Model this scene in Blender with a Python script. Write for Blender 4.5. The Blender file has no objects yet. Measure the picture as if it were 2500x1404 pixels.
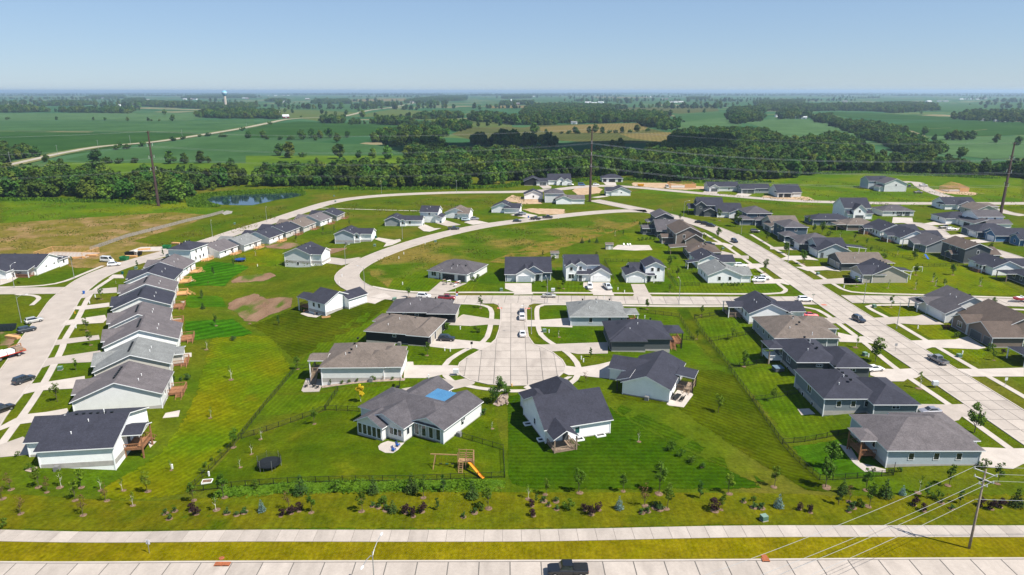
import bpy, bmesh, math, random
import numpy as np
from mathutils import Vector, Matrix
random.seed(7)
R = math.radians
sc = bpy.context.scene
COL = sc.collection

# ------------------------------------------------------------------ camera
FPX, CAMH, PITCH = 1668.0, 67.0, math.atan(480 / 1668.0)
cam = bpy.data.cameras.new('camera'); cam_o = bpy.data.objects.new('camera', cam); COL.objects.link(cam_o)
cam.sensor_width = 36.0; cam.lens = 36.0 * FPX / 2500.0
cam.clip_start = 1.0; cam.clip_end = 90000.0
cam_o.location = (0, 0, CAMH); cam_o.rotation_euler = (math.pi / 2 - PITCH, 0, 0)
sc.camera = cam_o

# ------------------------------------------------------------------ sky, sun, exposure
SUN_EL, SUN_AZ = 55.0, -28.0          # azimuth of the sun measured from +X, counter clockwise
w = bpy.data.worlds.new('World'); sc.world = w; w.use_nodes = True
nt = w.node_tree; nt.nodes.clear()
wo = nt.nodes.new('ShaderNodeOutputWorld'); bg = nt.nodes.new('ShaderNodeBackground')
sky = nt.nodes.new('ShaderNodeTexSky'); sky.sky_type = 'NISHITA'; sky.sun_disc = False
sky.sun_elevation = R(SUN_EL); sky.sun_rotation = R(90.0 - SUN_AZ)
sky.altitude = 300; sky.air_density = 1.0; sky.dust_density = 0.0; sky.ozone_density = 5.0
bg.inputs['Strength'].default_value = 0.14
tint = nt.nodes.new('ShaderNodeMix'); tint.data_type = 'RGBA'; tint.blend_type = 'MULTIPLY'; tint.inputs[0].default_value = 1.0; tint.inputs[7].default_value = (0.78, 0.93, 1.14, 1.0)
gam = nt.nodes.new('ShaderNodeGamma'); gam.inputs[1].default_value = 0.52
nt.links.new(sky.outputs[0], gam.inputs[0]); nt.links.new(gam.outputs[0], tint.inputs[6]); nt.links.new(tint.outputs[2], bg.inputs[0]); nt.links.new(bg.outputs[0], wo.inputs[0])
sl = bpy.data.lights.new('sun', 'SUN'); sl.energy = 4.8; sl.angle = R(0.53); sl.color = (1.0, 0.95, 0.87)
so = bpy.data.objects.new('sun', sl); COL.objects.link(so)
sd = Vector((math.cos(R(SUN_AZ)) * math.cos(R(SUN_EL)), math.sin(R(SUN_AZ)) * math.cos(R(SUN_EL)), math.sin(R(SUN_EL))))
so.rotation_euler = sd.to_track_quat('Z', 'Y').to_euler(); so.location = (300, -200, 400)
sc.view_settings.view_transform = 'Standard'; sc.view_settings.look = 'None'
sc.view_settings.exposure = 0.82; sc.view_settings.gamma = 1.0; sc.view_settings.use_curve_mapping = False
sc.cycles.volume_bounces = 0; sc.cycles.max_bounces = 6; sc.cycles.transparent_max_bounces = 16

# ------------------------------------------------------------------ terrain and photo geometry
VALLEYS = []          # (polyline, depth, sigma)
def seg_d(px, py, a, b):
    dx, dy = b[0] - a[0], b[1] - a[1]
    t = ((px - a[0]) * dx + (py - a[1]) * dy) / (dx * dx + dy * dy)
    t = 0 if t < 0 else 1 if t > 1 else t
    return math.hypot(px - a[0] - t * dx, py - a[1] - t * dy)
def h(x, y):
    z = 0.0
    for pl, dep, sg in VALLEYS:
        d = min(seg_d(x, y, pl[i], pl[i + 1]) for i in range(len(pl) - 1))
        if d < 4 * sg: z -= dep * math.exp(-0.5 * (d / sg) ** 2)
    return z
def G(u, v, z=None):
    """ground point (metres) seen at photo pixel u,v"""
    a = (702 - v) / FPX; b = (u - 1250) / FPX
    dy = math.cos(PITCH) + a * math.sin(PITCH); dz = -math.sin(PITCH) + a * math.cos(PITCH)
    zz = 0.0 if z is None else z
    for _ in range(1 if z is not None else 4):
        t = (zz - CAMH) / dz; x, y = b * t, dy * t
        if z is None: zz = h(x, y) if y < 330 else 0.0
    return x, y
VALLEYS.append(([(-65, 115), (-57, 128), (-55, 142), (-57, 160), (-62, 180), (-80, 205), (-92, 235), (-92, 262), (-84, 300)], 2.6, 12.0))
VALLEYS.append(([(54, 189), (55, 175), (57, 150), (57, 122)], 2.2, 9.0))
ZR = {'Z1': (0, 560, 4.68), 'Z2': (0, 840, 4.254), 'Z3': (0, 1100, 4.0), 'Z4': (400, 420, 5.), 'Z5': (450, 660, 4.13), 'Z6': (440, 960, 4.3875),
      'Z7': (840, 900, 4.68), 'Z8': (860, 680, 4.1667), 'Y1': (1200, 880, 4.3875), 'Y2': (1340, 680, 4.388), 'Y3': (1760, 680, 4.388),
      'Y4': (1840, 860, 3.695), 'Y5': (2060, 640, 5.014), 'Y6': (1000, 560, 5.), 'Y7': (1460, 480, 4.808), 'Y8': (1880, 460, 4.032),
      'W1': (0, 200, 4.032), 'W2': (600, 200, 3.846), 'W3': (1230, 200, 3.846), 'W4': (1860, 200, 3.906), 'W5': (600, 1140, 3.846),
      'W6': (1240, 1140, 3.906), 'W7': (1860, 1100, 3.906), 'W8': (780, 440, 4.1667)}
def zg(r, x, y, z=None):
    a, b, s = ZR[r]
    return G(a + x / s, b + y / s, z)
def zpts(r, pts, z=None): return [zg(r, p[0], p[1], z) for p in pts]
def upts(pts, z=None): return [G(p[0], p[1], z) for p in pts]

# ------------------------------------------------------------------ materials
MATS = {}
def mat(name, base, rough=0.8, c2=None, scale=1.0, mix=(0.35, 0.65), spec=0.3, metal=0.0, detail=4.0, bump=0.0, bscale=None, coord='P', fine=0.0, fscale=20.0, stripe=None, c3=None, s3=None, aniso=None, trans=0.0, rnd=0.0, coat=0.0, fade=None, mids=()):
    if name in MATS: return MATS[name]
    m = bpy.data.materials.new(name); m.use_nodes = True; MATS[name] = m
    t = m.node_tree; N = t.nodes; L = t.links
    b = N['Principled BSDF']; b.inputs['Roughness'].default_value = rough; b.inputs['Metallic'].default_value = metal
    b.inputs['Specular IOR Level'].default_value = spec
    if coat: b.inputs['Coat Weight'].default_value = coat; b.inputs['Coat Roughness'].default_value = 0.05
    if coord == 'P':
        g = N.new('ShaderNodeNewGeometry'); vec = g.outputs['Position']
    else:
        g = N.new('ShaderNodeTexCoord'); vec = g.outputs['Object']
    if aniso:
        mp = N.new('ShaderNodeMapping'); mp.inputs['Rotation'].default_value = (0, 0, aniso[0]); mp.inputs['Scale'].default_value = (aniso[1], aniso[2], 1)
        L.new(vec, mp.inputs[0]); avec = mp.outputs[0]
    else: avec = vec
    col = None
    def rgb(c):
        n = N.new('ShaderNodeRGB'); n.outputs[0].default_value = (*c, 1); return n.outputs[0]
    def mixc(f, a, c, mode='MIX'):
        n = N.new('ShaderNodeMix'); n.data_type = 'RGBA'; n.blend_type = mode
        if isinstance(f, float): n.inputs[0].default_value = f
        else: L.new(f, n.inputs[0])
        L.new(a, n.inputs[6]); L.new(c, n.inputs[7]); return n.outputs[2]
    def noise(s, d, v, lo, hi):
        n = N.new('ShaderNodeTexNoise'); n.inputs['Scale'].default_value = s; n.inputs['Detail'].default_value = d; L.new(v, n.inputs['Vector'])
        r = N.new('ShaderNodeMapRange'); r.inputs[1].default_value = lo; r.inputs[2].default_value = hi; L.new(n.outputs[0], r.inputs[0]); return r.outputs[0]
    col = rgb(base)
    if c2: col = mixc(noise(scale, detail, avec, mix[0], mix[1]), col, rgb(c2))
    if c3: col = mixc(noise(s3[0], 5.0, avec, s3[1], s3[2]), col, rgb(c3))
    if stripe:      # angle, period, strength
        mp2 = N.new('ShaderNodeMapping'); mp2.inputs['Rotation'].default_value = (0, 0, stripe[0]); L.new(vec, mp2.inputs[0])
        wv = N.new('ShaderNodeTexWave'); wv.wave_type = 'BANDS'; wv.bands_direction = 'X'; wv.inputs['Scale'].default_value = 0.314 / stripe[1]
        wv.inputs['Distortion'].default_value = 2.5; wv.inputs['Detail'].default_value = 3.0; wv.inputs['Detail Scale'].default_value = 0.35
        L.new(mp2.outputs[0], wv.inputs['Vector'])
        mr = N.new('ShaderNodeMapRange'); mr.inputs[1].default_value = 0.3; mr.inputs[2].default_value = 0.7; mr.inputs[3].default_value = 1 - stripe[2]; mr.inputs[4].default_value = 1 + stripe[2]
        L.new(wv.outputs['Fac'], mr.inputs[0])
        vm = N.new('ShaderNodeVectorMath'); vm.operation = 'SCALE'; L.new(col, vm.inputs[0]); L.new(mr.outputs[0], vm.inputs['Scale']); col = vm.outputs[0]
    if fine:
        f = noise(fscale, 3.0, vec, 0.25, 0.75)
        mr = N.new('ShaderNodeMapRange'); mr.inputs[3].default_value = 1 - fine; mr.inputs[4].default_value = 1 + fine; L.new(f, mr.inputs[0])
        vm = N.new('ShaderNodeVectorMath'); vm.operation = 'SCALE'; L.new(col, vm.inputs[0]); L.new(mr.outputs[0], vm.inputs['Scale']); col = vm.outputs[0]
    for ms_, am in mids:
        f = noise(ms_, 6.0, vec, 0.25, 0.75)
        mr = N.new('ShaderNodeMapRange'); mr.inputs[3].default_value = 1 - am; mr.inputs[4].default_value = 1 + am; L.new(f, mr.inputs[0])
        vm = N.new('ShaderNodeVectorMath'); vm.operation = 'SCALE'; L.new(col, vm.inputs[0]); L.new(mr.outputs[0], vm.inputs['Scale']); col = vm.outputs[0]
    if rnd:
        oi = N.new('ShaderNodeObjectInfo')
        hs = N.new('ShaderNodeHueSaturation'); L.new(col, hs.inputs['Color'])
        a = N.new('ShaderNodeMapRange'); a.inputs[3].default_value = 0.5 - 0.035 * rnd; a.inputs[4].default_value = 0.5 + 0.02 * rnd; L.new(oi.outputs['Random'], a.inputs[0]); L.new(a.outputs[0], hs.inputs['Hue'])
        mu = N.new('ShaderNodeMath'); mu.operation = 'MULTIPLY'; mu.inputs[1].default_value = 7.31; L.new(oi.outputs['Random'], mu.inputs[0])
        fr = N.new('ShaderNodeMath'); fr.operation = 'FRACT'; L.new(mu.outputs[0], fr.inputs[0])
        c = N.new('ShaderNodeMapRange'); c.inputs[3].default_value = 1 - 0.4 * rnd; c.inputs[4].default_value = 1 + 0.5 * rnd; L.new(fr.outputs[0], c.inputs[0]); L.new(c.outputs[0], hs.inputs['Value']); col = hs.outputs[0]
    L.new(col, b.inputs['Base Color'])
    if bump:
        n = N.new('ShaderNodeTexNoise'); n.inputs['Scale'].default_value = bscale or 3.0; n.inputs['Detail'].default_value = 4.0; L.new(vec, n.inputs['Vector'])
        bp = N.new('ShaderNodeBump'); bp.inputs['Strength'].default_value = bump; bp.inputs['Distance'].default_value = 0.3; L.new(n.outputs[0], bp.inputs['Height']); L.new(bp.outputs[0], b.inputs['Normal'])
    if trans:
        tr = N.new('ShaderNodeBsdfTranslucent'); L.new(col, tr.inputs[0]); ms = N.new('ShaderNodeMixShader'); ms.inputs[0].default_value = trans
        L.new(b.outputs[0], ms.inputs[1]); L.new(tr.outputs[0], ms.inputs[2]); L.new(ms.outputs[0], N['Material Output'].inputs[0])
    if fade:        # ragged, see-through rim towards the edge of the sheet
        at = N.new('ShaderNodeAttribute'); at.attribute_name = 'edge'
        ns = noise(fade[0], 5.0, vec, 0.2, 0.8); a1 = N.new('ShaderNodeMath'); a1.operation = 'MULTIPLY_ADD'; L.new(at.outputs['Fac'], a1.inputs[0]); a1.inputs[1].default_value = 2.0; L.new(ns, a1.inputs[2])
        mr = N.new('ShaderNodeMapRange'); mr.inputs[1].default_value = fade[1]; mr.inputs[2].default_value = fade[1] + fade[2]; L.new(a1.outputs[0], mr.inputs[0])
        tp = N.new('ShaderNodeBsdfTransparent'); ms = N.new('ShaderNodeMixShader'); L.new(mr.outputs[0], ms.inputs[0]); L.new(tp.outputs[0], ms.inputs[1]); L.new(b.outputs[0], ms.inputs[2]); L.new(ms.outputs[0], N['Material Output'].inputs[0])
    return m

CONC = mat('concrete', (0.365, 0.315, 0.272), 0.85, c2=(0.30, 0.26, 0.225), scale=0.25, mix=(0.35, 0.75), fine=0.06, fscale=3.0, c3=(0.25, 0.215, 0.18), s3=(0.12, 0.60, 0.80))
CONC2 = mat('concrete_pale', (0.43, 0.38, 0.335), 0.85, c2=(0.37, 0.325, 0.285), scale=0.3, fine=0.05, fscale=3.0)
CONCD = mat('concrete_dark', (0.30, 0.28, 0.27), 0.85, c2=(0.36, 0.33, 0.31), scale=0.4, fine=0.06)
JOINT = mat('joint_tar', (0.12, 0.11, 0.10), 0.9)
SLABS = [mat('concrete_slab%d' % i, tuple(c * f for c in (0.385, 0.335, 0.29)), 0.85, c2=tuple(c * f for c in (0.30, 0.26, 0.225)), scale=0.35 + 0.07 * i, mix=(0.35, 0.8), fine=0.07, fscale=2.2, aniso=(0.2 * i, 1, 0.35), c3=tuple(c * f for c in (0.25, 0.215, 0.185)), s3=(0.16, 0.60, 0.78)) for i, f in enumerate((0.96, 1.0, 1.04, 0.98, 0.92))]
FOUND = mat('foundation', (0.40, 0.38, 0.35), 0.9, c2=(0.33, 0.31, 0.29), scale=1.0)
WOOD = mat('deck_wood', (0.30, 0.145, 0.07), 0.75, c2=(0.22, 0.10, 0.05), scale=2.0, fine=0.15, fscale=8)
WOODN = mat('new_lumber', (0.58, 0.33, 0.14), 0.75, c2=(0.50, 0.27, 0.11), scale=1.5, fine=0.1)
WOODG = mat('grey_wood', (0.21, 0.15, 0.11), 0.8, c2=(0.28, 0.21, 0.15), scale=1.5, fine=0.1)
BLACKM = mat('black_metal', (0.012, 0.013, 0.013), 0.5)
STEEL = mat('galvanised', (0.42, 0.43, 0.44), 0.45, metal=0.6, c2=(0.36, 0.37, 0.38), scale=1.0)
RUST = mat('weathering_steel', (0.026, 0.013, 0.011), 0.8, c2=(0.036, 0.018, 0.014), scale=0.5)
WHITEP = mat('white_paint', (0.80, 0.80, 0.79), 0.6, c2=(0.74, 0.74, 0.73), scale=0.8)
TRIM = mat('white_trim', (0.80, 0.80, 0.80), 0.55)
GLASS = mat('window_glass', (0.012, 0.017, 0.022), 0.06, spec=0.8, c2=(0.035, 0.04, 0.045), scale=1.2)
GLASSB = mat('blue_green_glass', (0.02, 0.09, 0.09), 0.06, spec=0.8, c2=(0.03, 0.06, 0.07), scale=1.0)
RUBBER = mat('tyre_rubber', (0.015, 0.015, 0.016), 0.85)
ALLOY = mat('alloy', (0.5, 0.5, 0.52), 0.35, metal=0.8)
LAMPR = mat('red_lens', (0.35, 0.01, 0.01), 0.25)
LAMPW = mat('clear_lens', (0.7, 0.72, 0.74), 0.2)
GREENBOX = mat('green_enamel', (0.08, 0.16, 0.11), 0.5)
TEALBIN = mat('teal_plastic', (0.0, 0.07, 0.06), 0.5)
YELL = mat('hydrant_yellow', (0.65, 0.33, 0.01), 0.5)
ORANGE = mat('rusty_iron', (0.33, 0.10, 0.04), 0.85, c2=(0.22, 0.07, 0.03), scale=3)
STONE = mat('landscape_stone', (0.32, 0.25, 0.20), 0.9, c2=(0.20, 0.15, 0.12), scale=1.5)
MULCH = mat('mulch', (0.11, 0.065, 0.04), 0.95, c2=(0.19, 0.125, 0.08), scale=2.5, fine=0.25, fscale=6)
BARK = mat('bark', (0.10, 0.075, 0.055), 0.9, c2=(0.06, 0.045, 0.035), scale=3)
BARKW = mat('wrapped_trunk', (0.62, 0.58, 0.52), 0.8)

def roofm(c, name): return mat('shingle_' + name, c, 0.92, c2=tuple(x * 0.76 for x in c), scale=0.45, mix=(0.3, 0.7), fine=0.26, fscale=4.0, mids=((1.6, 0.12),), spec=0.2)
ROOFS = {'dk': roofm((0.036, 0.037, 0.051), 'charcoal'), 'gr': roofm((0.122, 0.108, 0.111), 'grey'), 'br': roofm((0.145, 0.118, 0.100), 'brown'),
         'lg': roofm((0.185, 0.19, 0.185), 'light_grey'), 'bl': roofm((0.036, 0.039, 0.046), 'black'), 'db': roofm((0.105, 0.08, 0.066), 'dark_brown'), 'mg': roofm((0.086, 0.079, 0.086), 'mid_grey')}
def wallm(c, name): return mat('siding_' + name, c, 0.7, c2=tuple(x * 0.92 for x in c), scale=0.8, mix=(0.35, 0.7), fine=0.03, fscale=6.0)
WALLS = {'w': wallm((0.86, 0.86, 0.85), 'white'), 'lg': wallm((0.66, 0.66, 0.64), 'pale_grey'), 'gr': wallm((0.26, 0.28, 0.29), 'grey'), 'dg': wallm((0.085, 0.095, 0.10), 'dark_grey'),
         'nv': wallm((0.07, 0.105, 0.14), 'slate_blue'), 'bk': wallm((0.022, 0.022, 0.026), 'black'), 'tn': wallm((0.42, 0.38, 0.32), 'tan'), 'br': wallm((0.20, 0.155, 0.13), 'brown'),
         'gb': wallm((0.40, 0.45, 0.48), 'grey_blue'), 'bl': wallm((0.06, 0.16, 0.30), 'blue'), 'st': wallm((0.19, 0.22, 0.24), 'steel_grey'), 'be': wallm((0.50, 0.47, 0.42), 'beige')}

# ------------------------------------------------------------------ mesh helpers
class MB:
    def __init__(s): s.v = []; s.f = []; s.m = []
    def add(s, vs, fs, m=0):
        o = len(s.v); s.v += [tuple(p) for p in vs]
        for f in fs: s.f.append(tuple(i + o for i in f)); s.m.append(m)
        return s
    def box(s, x0, y0, z0, x1, y1, z1, m=0):
        return s.add([(x0, y0, z0), (x1, y0, z0), (x1, y1, z0), (x0, y1, z0), (x0, y0, z1), (x1, y0, z1), (x1, y1, z1), (x0, y1, z1)],
                     [(0, 3, 2, 1), (4, 5, 6, 7), (0, 1, 5, 4), (1, 2, 6, 5), (2, 3, 7, 6), (3, 0, 4, 7)], m)
    def bar(s, a, b, w, d=None, m=0, n=4, w2=None):
        a = Vector(a); b = Vector(b); t = (b - a)
        if t.length < 1e-6: return s
        t.normalize(); u = Vector((0, 0, 1)) if abs(t.z) < 0.9 else Vector((1, 0, 0))
        p = t.cross(u).normalized(); q = p.cross(t)
        vs = []
        for c, k in ((a, 1.0), (b, (w2 / w) if w2 else 1.0)):
            for i in range(n):
                an = 2 * math.pi * (i + 0.5) / n; r = w * (0.7071 if n == 4 else 0.5) * k
                vs.append(c + p * math.cos(an) * r + q * math.sin(an) * r * ((d / w) if d else 1.0))
        fs = [(i, (i + 1) % n, n + (i + 1) % n, n + i) for i in range(n)] + [tuple(range(n - 1, -1, -1)), tuple(range(n, 2 * n))]
        return s.add(vs, fs, m)
    def lathe(s, prof, n=10, m=0, c=(0, 0, 0), cap=True):
        vs = [(c[0] + r * math.cos(2 * math.pi * i / n), c[1] + r * math.sin(2 * math.pi * i / n), c[2] + z) for r, z in prof for i in range(n)]
        fs = [(k * n + i, k * n + (i + 1) % n, (k + 1) * n + (i + 1) % n, (k + 1) * n + i) for k in range(len(prof) - 1) for i in range(n)]
        if cap: fs += [tuple(range(n - 1, -1, -1)), tuple((len(prof) - 1) * n + i for i in range(n))]
        return s.add(vs, fs, m)
    def blob(s, c, r, n=8, k=5, jit=0.15, m=0, rg=random):
        vs = [(c[0], c[1], c[2] - r[2])]
        for j in range(1, k):
            ph = -math.pi / 2 + math.pi * j / k
            for i in range(n):
                th = 2 * math.pi * (i + 0.5 * (j % 2)) / n; q = 1 + rg.uniform(-jit, jit)
                vs.append((c[0] + r[0] * q * math.cos(ph) * math.cos(th), c[1] + r[1] * q * math.cos(ph) * math.sin(th), c[2] + r[2] * q * math.sin(ph)))
        vs.append((c[0], c[1], c[2] + r[2]))
        fs = [(0, 1 + (i + 1) % n, 1 + i) for i in range(n)]
        for j in range(k - 2):
            for i in range(n):
                a = 1 + j * n + i; b_ = 1 + j * n + (i + 1) % n; fs.append((a, b_, b_ + n, a + n))
        l = 1 + (k - 2) * n
        fs += [(l + i, l + (i + 1) % n, len(vs) - 1) for i in range(n)]
        return s.add(vs, fs, m)
    def mesh(s, name, mats, smooth=False):
        me = bpy.data.meshes.new(name); me.from_pydata(s.v, [], s.f)
        for mm in (mats if isinstance(mats, (list, tuple)) else [mats]): me.materials.append(mm)
        if any(s.m): me.polygons.foreach_set('material_index', s.m)
        if smooth: me.polygons.foreach_set('use_smooth', [True] * len(me.polygons))
        return me
    def build(s, name, mats, parent=None, loc=(0, 0, 0), rz=0.0, smooth=False):
        o = bpy.data.objects.new(name, s.mesh(name, mats, smooth)); COL.objects.link(o); o.location = loc; o.rotation_euler = (0, 0, rz)
        if parent: o.parent = parent
        return o
def place(name, me, parent=None, loc=(0, 0, 0), rz=0.0, s=None):
    o = bpy.data.objects.new(name, me); COL.objects.link(o); o.location = loc; o.rotation_euler = (0, 0, rz)
    if s: o.scale = s if isinstance(s, tuple) else (s, s, s)
    if parent: o.parent = parent
    return o
def tag(o, label, cat=None, group=None, kind=None):
    if label: o['label'] = label
    if cat: o['category'] = cat
    if group: o['group'] = group
    if kind: o['kind'] = kind
    return o
def thing(name, label, cat, loc=(0, 0, 0), rz=0.0, group=None):
    o = bpy.data.objects.new(name, None); COL.objects.link(o); o.location = loc; o.rotation_euler = (0, 0, rz); o.empty_display_size = 0.5
    return tag(o, label, cat, group)
def copy_tree(o, loc, rz=0.0, s=1.0, label=None, group=None):
    c = o.copy(); COL.objects.link(c); c.location = loc; c.rotation_euler = (0, 0, rz); c.scale = (s, s, s) if not isinstance(s, tuple) else s
    if label: c['label'] = label
    if group: c['group'] = group
    for ch in o.children:
        d = ch.copy(); COL.objects.link(d); d.parent = c
        for g2 in ch.children:
            e = g2.copy(); COL.objects.link(e); e.parent = d
    return c

# ------------------------------------------------------------------ ground sheets
def sheet(name, pts, m, dz, cell=4.0, kind='structure', parent=None, thick=0.0):
    """polygon of ground points draped on the terrain, dz above it"""
    bm = bmesh.new(); vs = [bm.verts.new((p[0], p[1], 0)) for p in pts]
    f = bm.faces.new(vs); bm.normal_update()
    if f.normal.z < 0: f.normal_flip()
    xs = [p[0] for p in pts]; ys = [p[1] for p in pts]
    near = min(ys) < 330
    if not near and cell: cell = 12.0
    if cell:
        k = math.ceil(min(xs) / cell)
        while k * cell < max(xs):
            bmesh.ops.bisect_plane(bm, geom=bm.verts[:] + bm.edges[:] + bm.faces[:], plane_co=(k * cell, 0, 0), plane_no=(1, 0, 0)); k += 1
        k = math.ceil(min(ys) / cell)
        while k * cell < max(ys):
            bmesh.ops.bisect_plane(bm, geom=bm.verts[:] + bm.edges[:] + bm.faces[:], plane_co=(0, k * cell, 0), plane_no=(0, 1, 0)); k += 1
    bmesh.ops.triangulate(bm, faces=bm.faces[:])
    inner = [0.0 if v.is_boundary else 1.0 for v in bm.verts]
    for v in bm.verts: v.co.z = (h(v.co.x, v.co.y) if near else 0.0) + dz
    if thick:
        r = bmesh.ops.extrude_face_region(bm, geom=bm.faces[:])
        for e in r['geom']:
            if isinstance(e, bmesh.types.BMVert): e.co.z -= thick
        bmesh.ops.recalc_face_normals(bm, faces=bm.faces[:])
    me = bpy.data.meshes.new(name); bm.to_mesh(me); bm.free(); me.materials.append(m)
    if not thick: me.attributes.new('edge', 'FLOAT', 'POINT').data.foreach_set('value', inner)
    o = bpy.data.objects.new(name, me); COL.objects.link(o)
    if parent: o.parent = parent
    elif kind: o['kind'] = kind
    return o
def smooth_line(pts, step=3.0):
    P = [Vector((p[0], p[1])) for p in pts]; P = [P[0] * 2 - P[1]] + P + [P[-1] * 2 - P[-2]]; out = []
    for i in range(1, len(P) - 2):
        n = max(2, int((P[i + 1] - P[i]).length / step))
        for k in range(n):
            t = k / n; a, b, c, d = P[i - 1:i + 3]
            out.append(0.5 * ((2 * b) + (c - a) * t + (2 * a - 5 * b + 4 * c - d) * t * t + (3 * b - a - 3 * c + d) * t ** 3))
    out.append(P[-2]); return out
def offs(line, d):
    o = []
    for i, p in enumerate(line):
        t = (line[min(i + 1, len(line) - 1)] - line[max(i - 1, 0)]).normalized(); o.append(p + Vector((-t.y, t.x)) * d)
    return o
def strip_mesh(mb, A, B, dz, thick=0.0, m=0):
    """quads between two polylines, draped"""
    n = len(A); vs = []
    for a, b in zip(A, B):
        for p in (a, (a + b) / 2, b): vs.append((p.x, p.y, (h(p.x, p.y) if p.y < 330 else 0) + dz))
    fs = []
    for i in range(n - 1):
        for k in range(2):
            q = 3 * i + k; fs.append((q, q + 1, q + 4, q + 3))
    mb.add(vs, fs, m)
    if thick:
        for A_, fl in ((A, 0), (B, 1)):
            vv = []
            for p in A_:
                z = (h(p.x, p.y) if p.y < 330 else 0) + dz; vv += [(p.x, p.y, z), (p.x, p.y, z - thick)]
            mb.add(vv, [(2 * i, 2 * i + 1, 2 * i + 3, 2 * i + 2) if fl == 0 else (2 * i, 2 * i + 2, 2 * i + 3, 2 * i + 1) for i in range(n - 1)], m)
def ribbon(name, pts, wd, m, dz, step=3.0, smooth=True, kind='structure', thick=0.0, parent=None):
    L = smooth_line(pts, step) if smooth else [Vector(p[:2]) for p in pts]
    mb = MB(); strip_mesh(mb, offs(L, wd / 2), offs(L, -wd / 2), dz, thick)
    o = mb.build(name, m, parent)
    if kind and not parent: o['kind'] = kind
    return o
# ================================================================== GROUND
def lawn(name, a, b, scale=0.08, c3=None, s3=(0.03, 0.5, 0.7), stripe=None, mix=(0.35, 0.65), fade=(0.9, 0.75, 0.08)):
    a, b, c3 = [q and tuple(c * 0.88 for c in q) for q in (a, b, c3)]
    if stripe: stripe = (stripe[0], stripe[1], stripe[2] * 0.55)
    return mat('grass_' + name, a, 0.95, c2=b, fade=fade, scale=scale, mix=mix, fine=0.28, fscale=1.6, mids=((0.45, 0.22), (0.14, 0.16)), detail=8.0, c3=c3, s3=s3, stripe=stripe, spec=0.0, bump=0.5, bscale=2.5)
LM = {'mid': lawn('mid', (0.055, 0.100, 0.003), (0.095, 0.118, 0.004)), 'dark': lawn('dark', (0.023, 0.061, 0.001), (0.042, 0.077, 0.002), stripe=(R(90), 1.3, 0.20)),
      'play': lawn('play', (0.046, 0.082, 0.002), (0.074, 0.098, 0.003), scale=0.12, c3=(0.10, 0.11, 0.004), s3=(0.12, 0.60, 0.75)),
      'olive': lawn('olive', (0.074, 0.090, 0.003), (0.112, 0.106, 0.004), scale=0.15, stripe=(0.0, 1.6, 0.10), c3=(0.055, 0.082, 0.002), s3=(0.09, 0.58, 0.74)),
      'yellow': lawn('yellow', (0.066, 0.112, 0.002), (0.118, 0.118, 0.002), scale=0.06, c3=(0.16, 0.10, 0.006), s3=(0.05, 0.60, 0.76), stripe=(R(28), 1.4, 0.16)),
      'bright': lawn('bright', (0.024, 0.092, 0.002), (0.034, 0.108, 0.003), stripe=(R(35), 3.2, 0.36)), 'bright2': lawn('bright2', (0.032, 0.094, 0.002), (0.050, 0.110, 0.003), stripe=(R(70), 2.2, 0.16)),
      'lot': lawn('lot', (0.050, 0.098, 0.002), (0.080, 0.112, 0.003), stripe=(R(8), 1.3, 0.16)), 'lot2': lawn('lot2', (0.040, 0.084, 0.002), (0.068, 0.100, 0.003), stripe=(R(80), 1.3, 0.16)),
      'east': lawn('east', (0.078, 0.118, 0.002), (0.112, 0.124, 0.003), stripe=(R(5), 1.4, 0.14)),
      'diag': lawn('diag', (0.028, 0.066, 0.002), (0.046, 0.080, 0.002), stripe=(R(-48), 1.3, 0.26)), 'diag2': lawn('diag2', (0.036, 0.056, 0.001), (0.060, 0.076, 0.002), c3=(0.085, 0.085, 0.004), s3=(0.06, 0.58, 0.75), stripe=(R(-57), 1.5, 0.22)),
      'verge': lawn('verge', (0.132, 0.118, 0.002), (0.160, 0.130, 0.004), scale=0.3, fade=None, stripe=(0.0, 0.9, 0.08)),
      'swale': lawn('swale', (0.036, 0.066, 0.002), (0.080, 0.088, 0.004), scale=0.12), 'rough': lawn('rough', (0.045, 0.105, 0.003), (0.08, 0.14, 0.006), scale=0.5, c3=(0.14, 0.14, 0.02), s3=(0.2, 0.58, 0.72)),
      'meadow': lawn('meadow', (0.048, 0.092, 0.003), (0.072, 0.108, 0.006), scale=0.05, c3=(0.150, 0.118, 0.024), s3=(0.035, 0.46, 0.58), mix=(0.4, 0.6)),
      'meadow2': lawn('meadow2', (0.052, 0.105, 0.003), (0.085, 0.130, 0.005), scale=0.04, c3=(0.115, 0.140, 0.005), s3=(0.02, 0.5, 0.65)),
      'tan': lawn('tan', (0.175, 0.130, 0.036), (0.115, 0.106, 0.012), scale=0.09, c3=(0.22, 0.145, 0.062), s3=(0.07, 0.50, 0.62)),
      'strip': lawn('strip', (0.125, 0.115, 0.012), (0.175, 0.125, 0.03), scale=0.25, fade=None, c3=(0.06, 0.10, 0.004), s3=(0.12, 0.52, 0.6)),
      'soil': mat('bare_soil', (0.145, 0.085, 0.050), 0.95, c2=(0.20, 0.125, 0.078), scale=0.25, fine=0.25, fscale=2.0, c3=(0.055, 0.085, 0.004), s3=(0.13, 0.52, 0.64), spec=0.1, aniso=(0.3, 1, 0.4), fade=(0.3, 0.55, 0.10)),
      'dirt': mat('sandy_dirt', (0.33, 0.22, 0.13), 0.95, c2=(0.40, 0.29, 0.19), scale=0.3, fine=0.18, fscale=1.5, spec=0.1, fade=(0.3, 0.55, 0.10)), 'gravel': mat('grey_gravel', (0.26, 0.24, 0.21), 0.95, c2=(0.20, 0.19, 0.17), scale=1.2, fine=0.2, fscale=3)}
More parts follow.
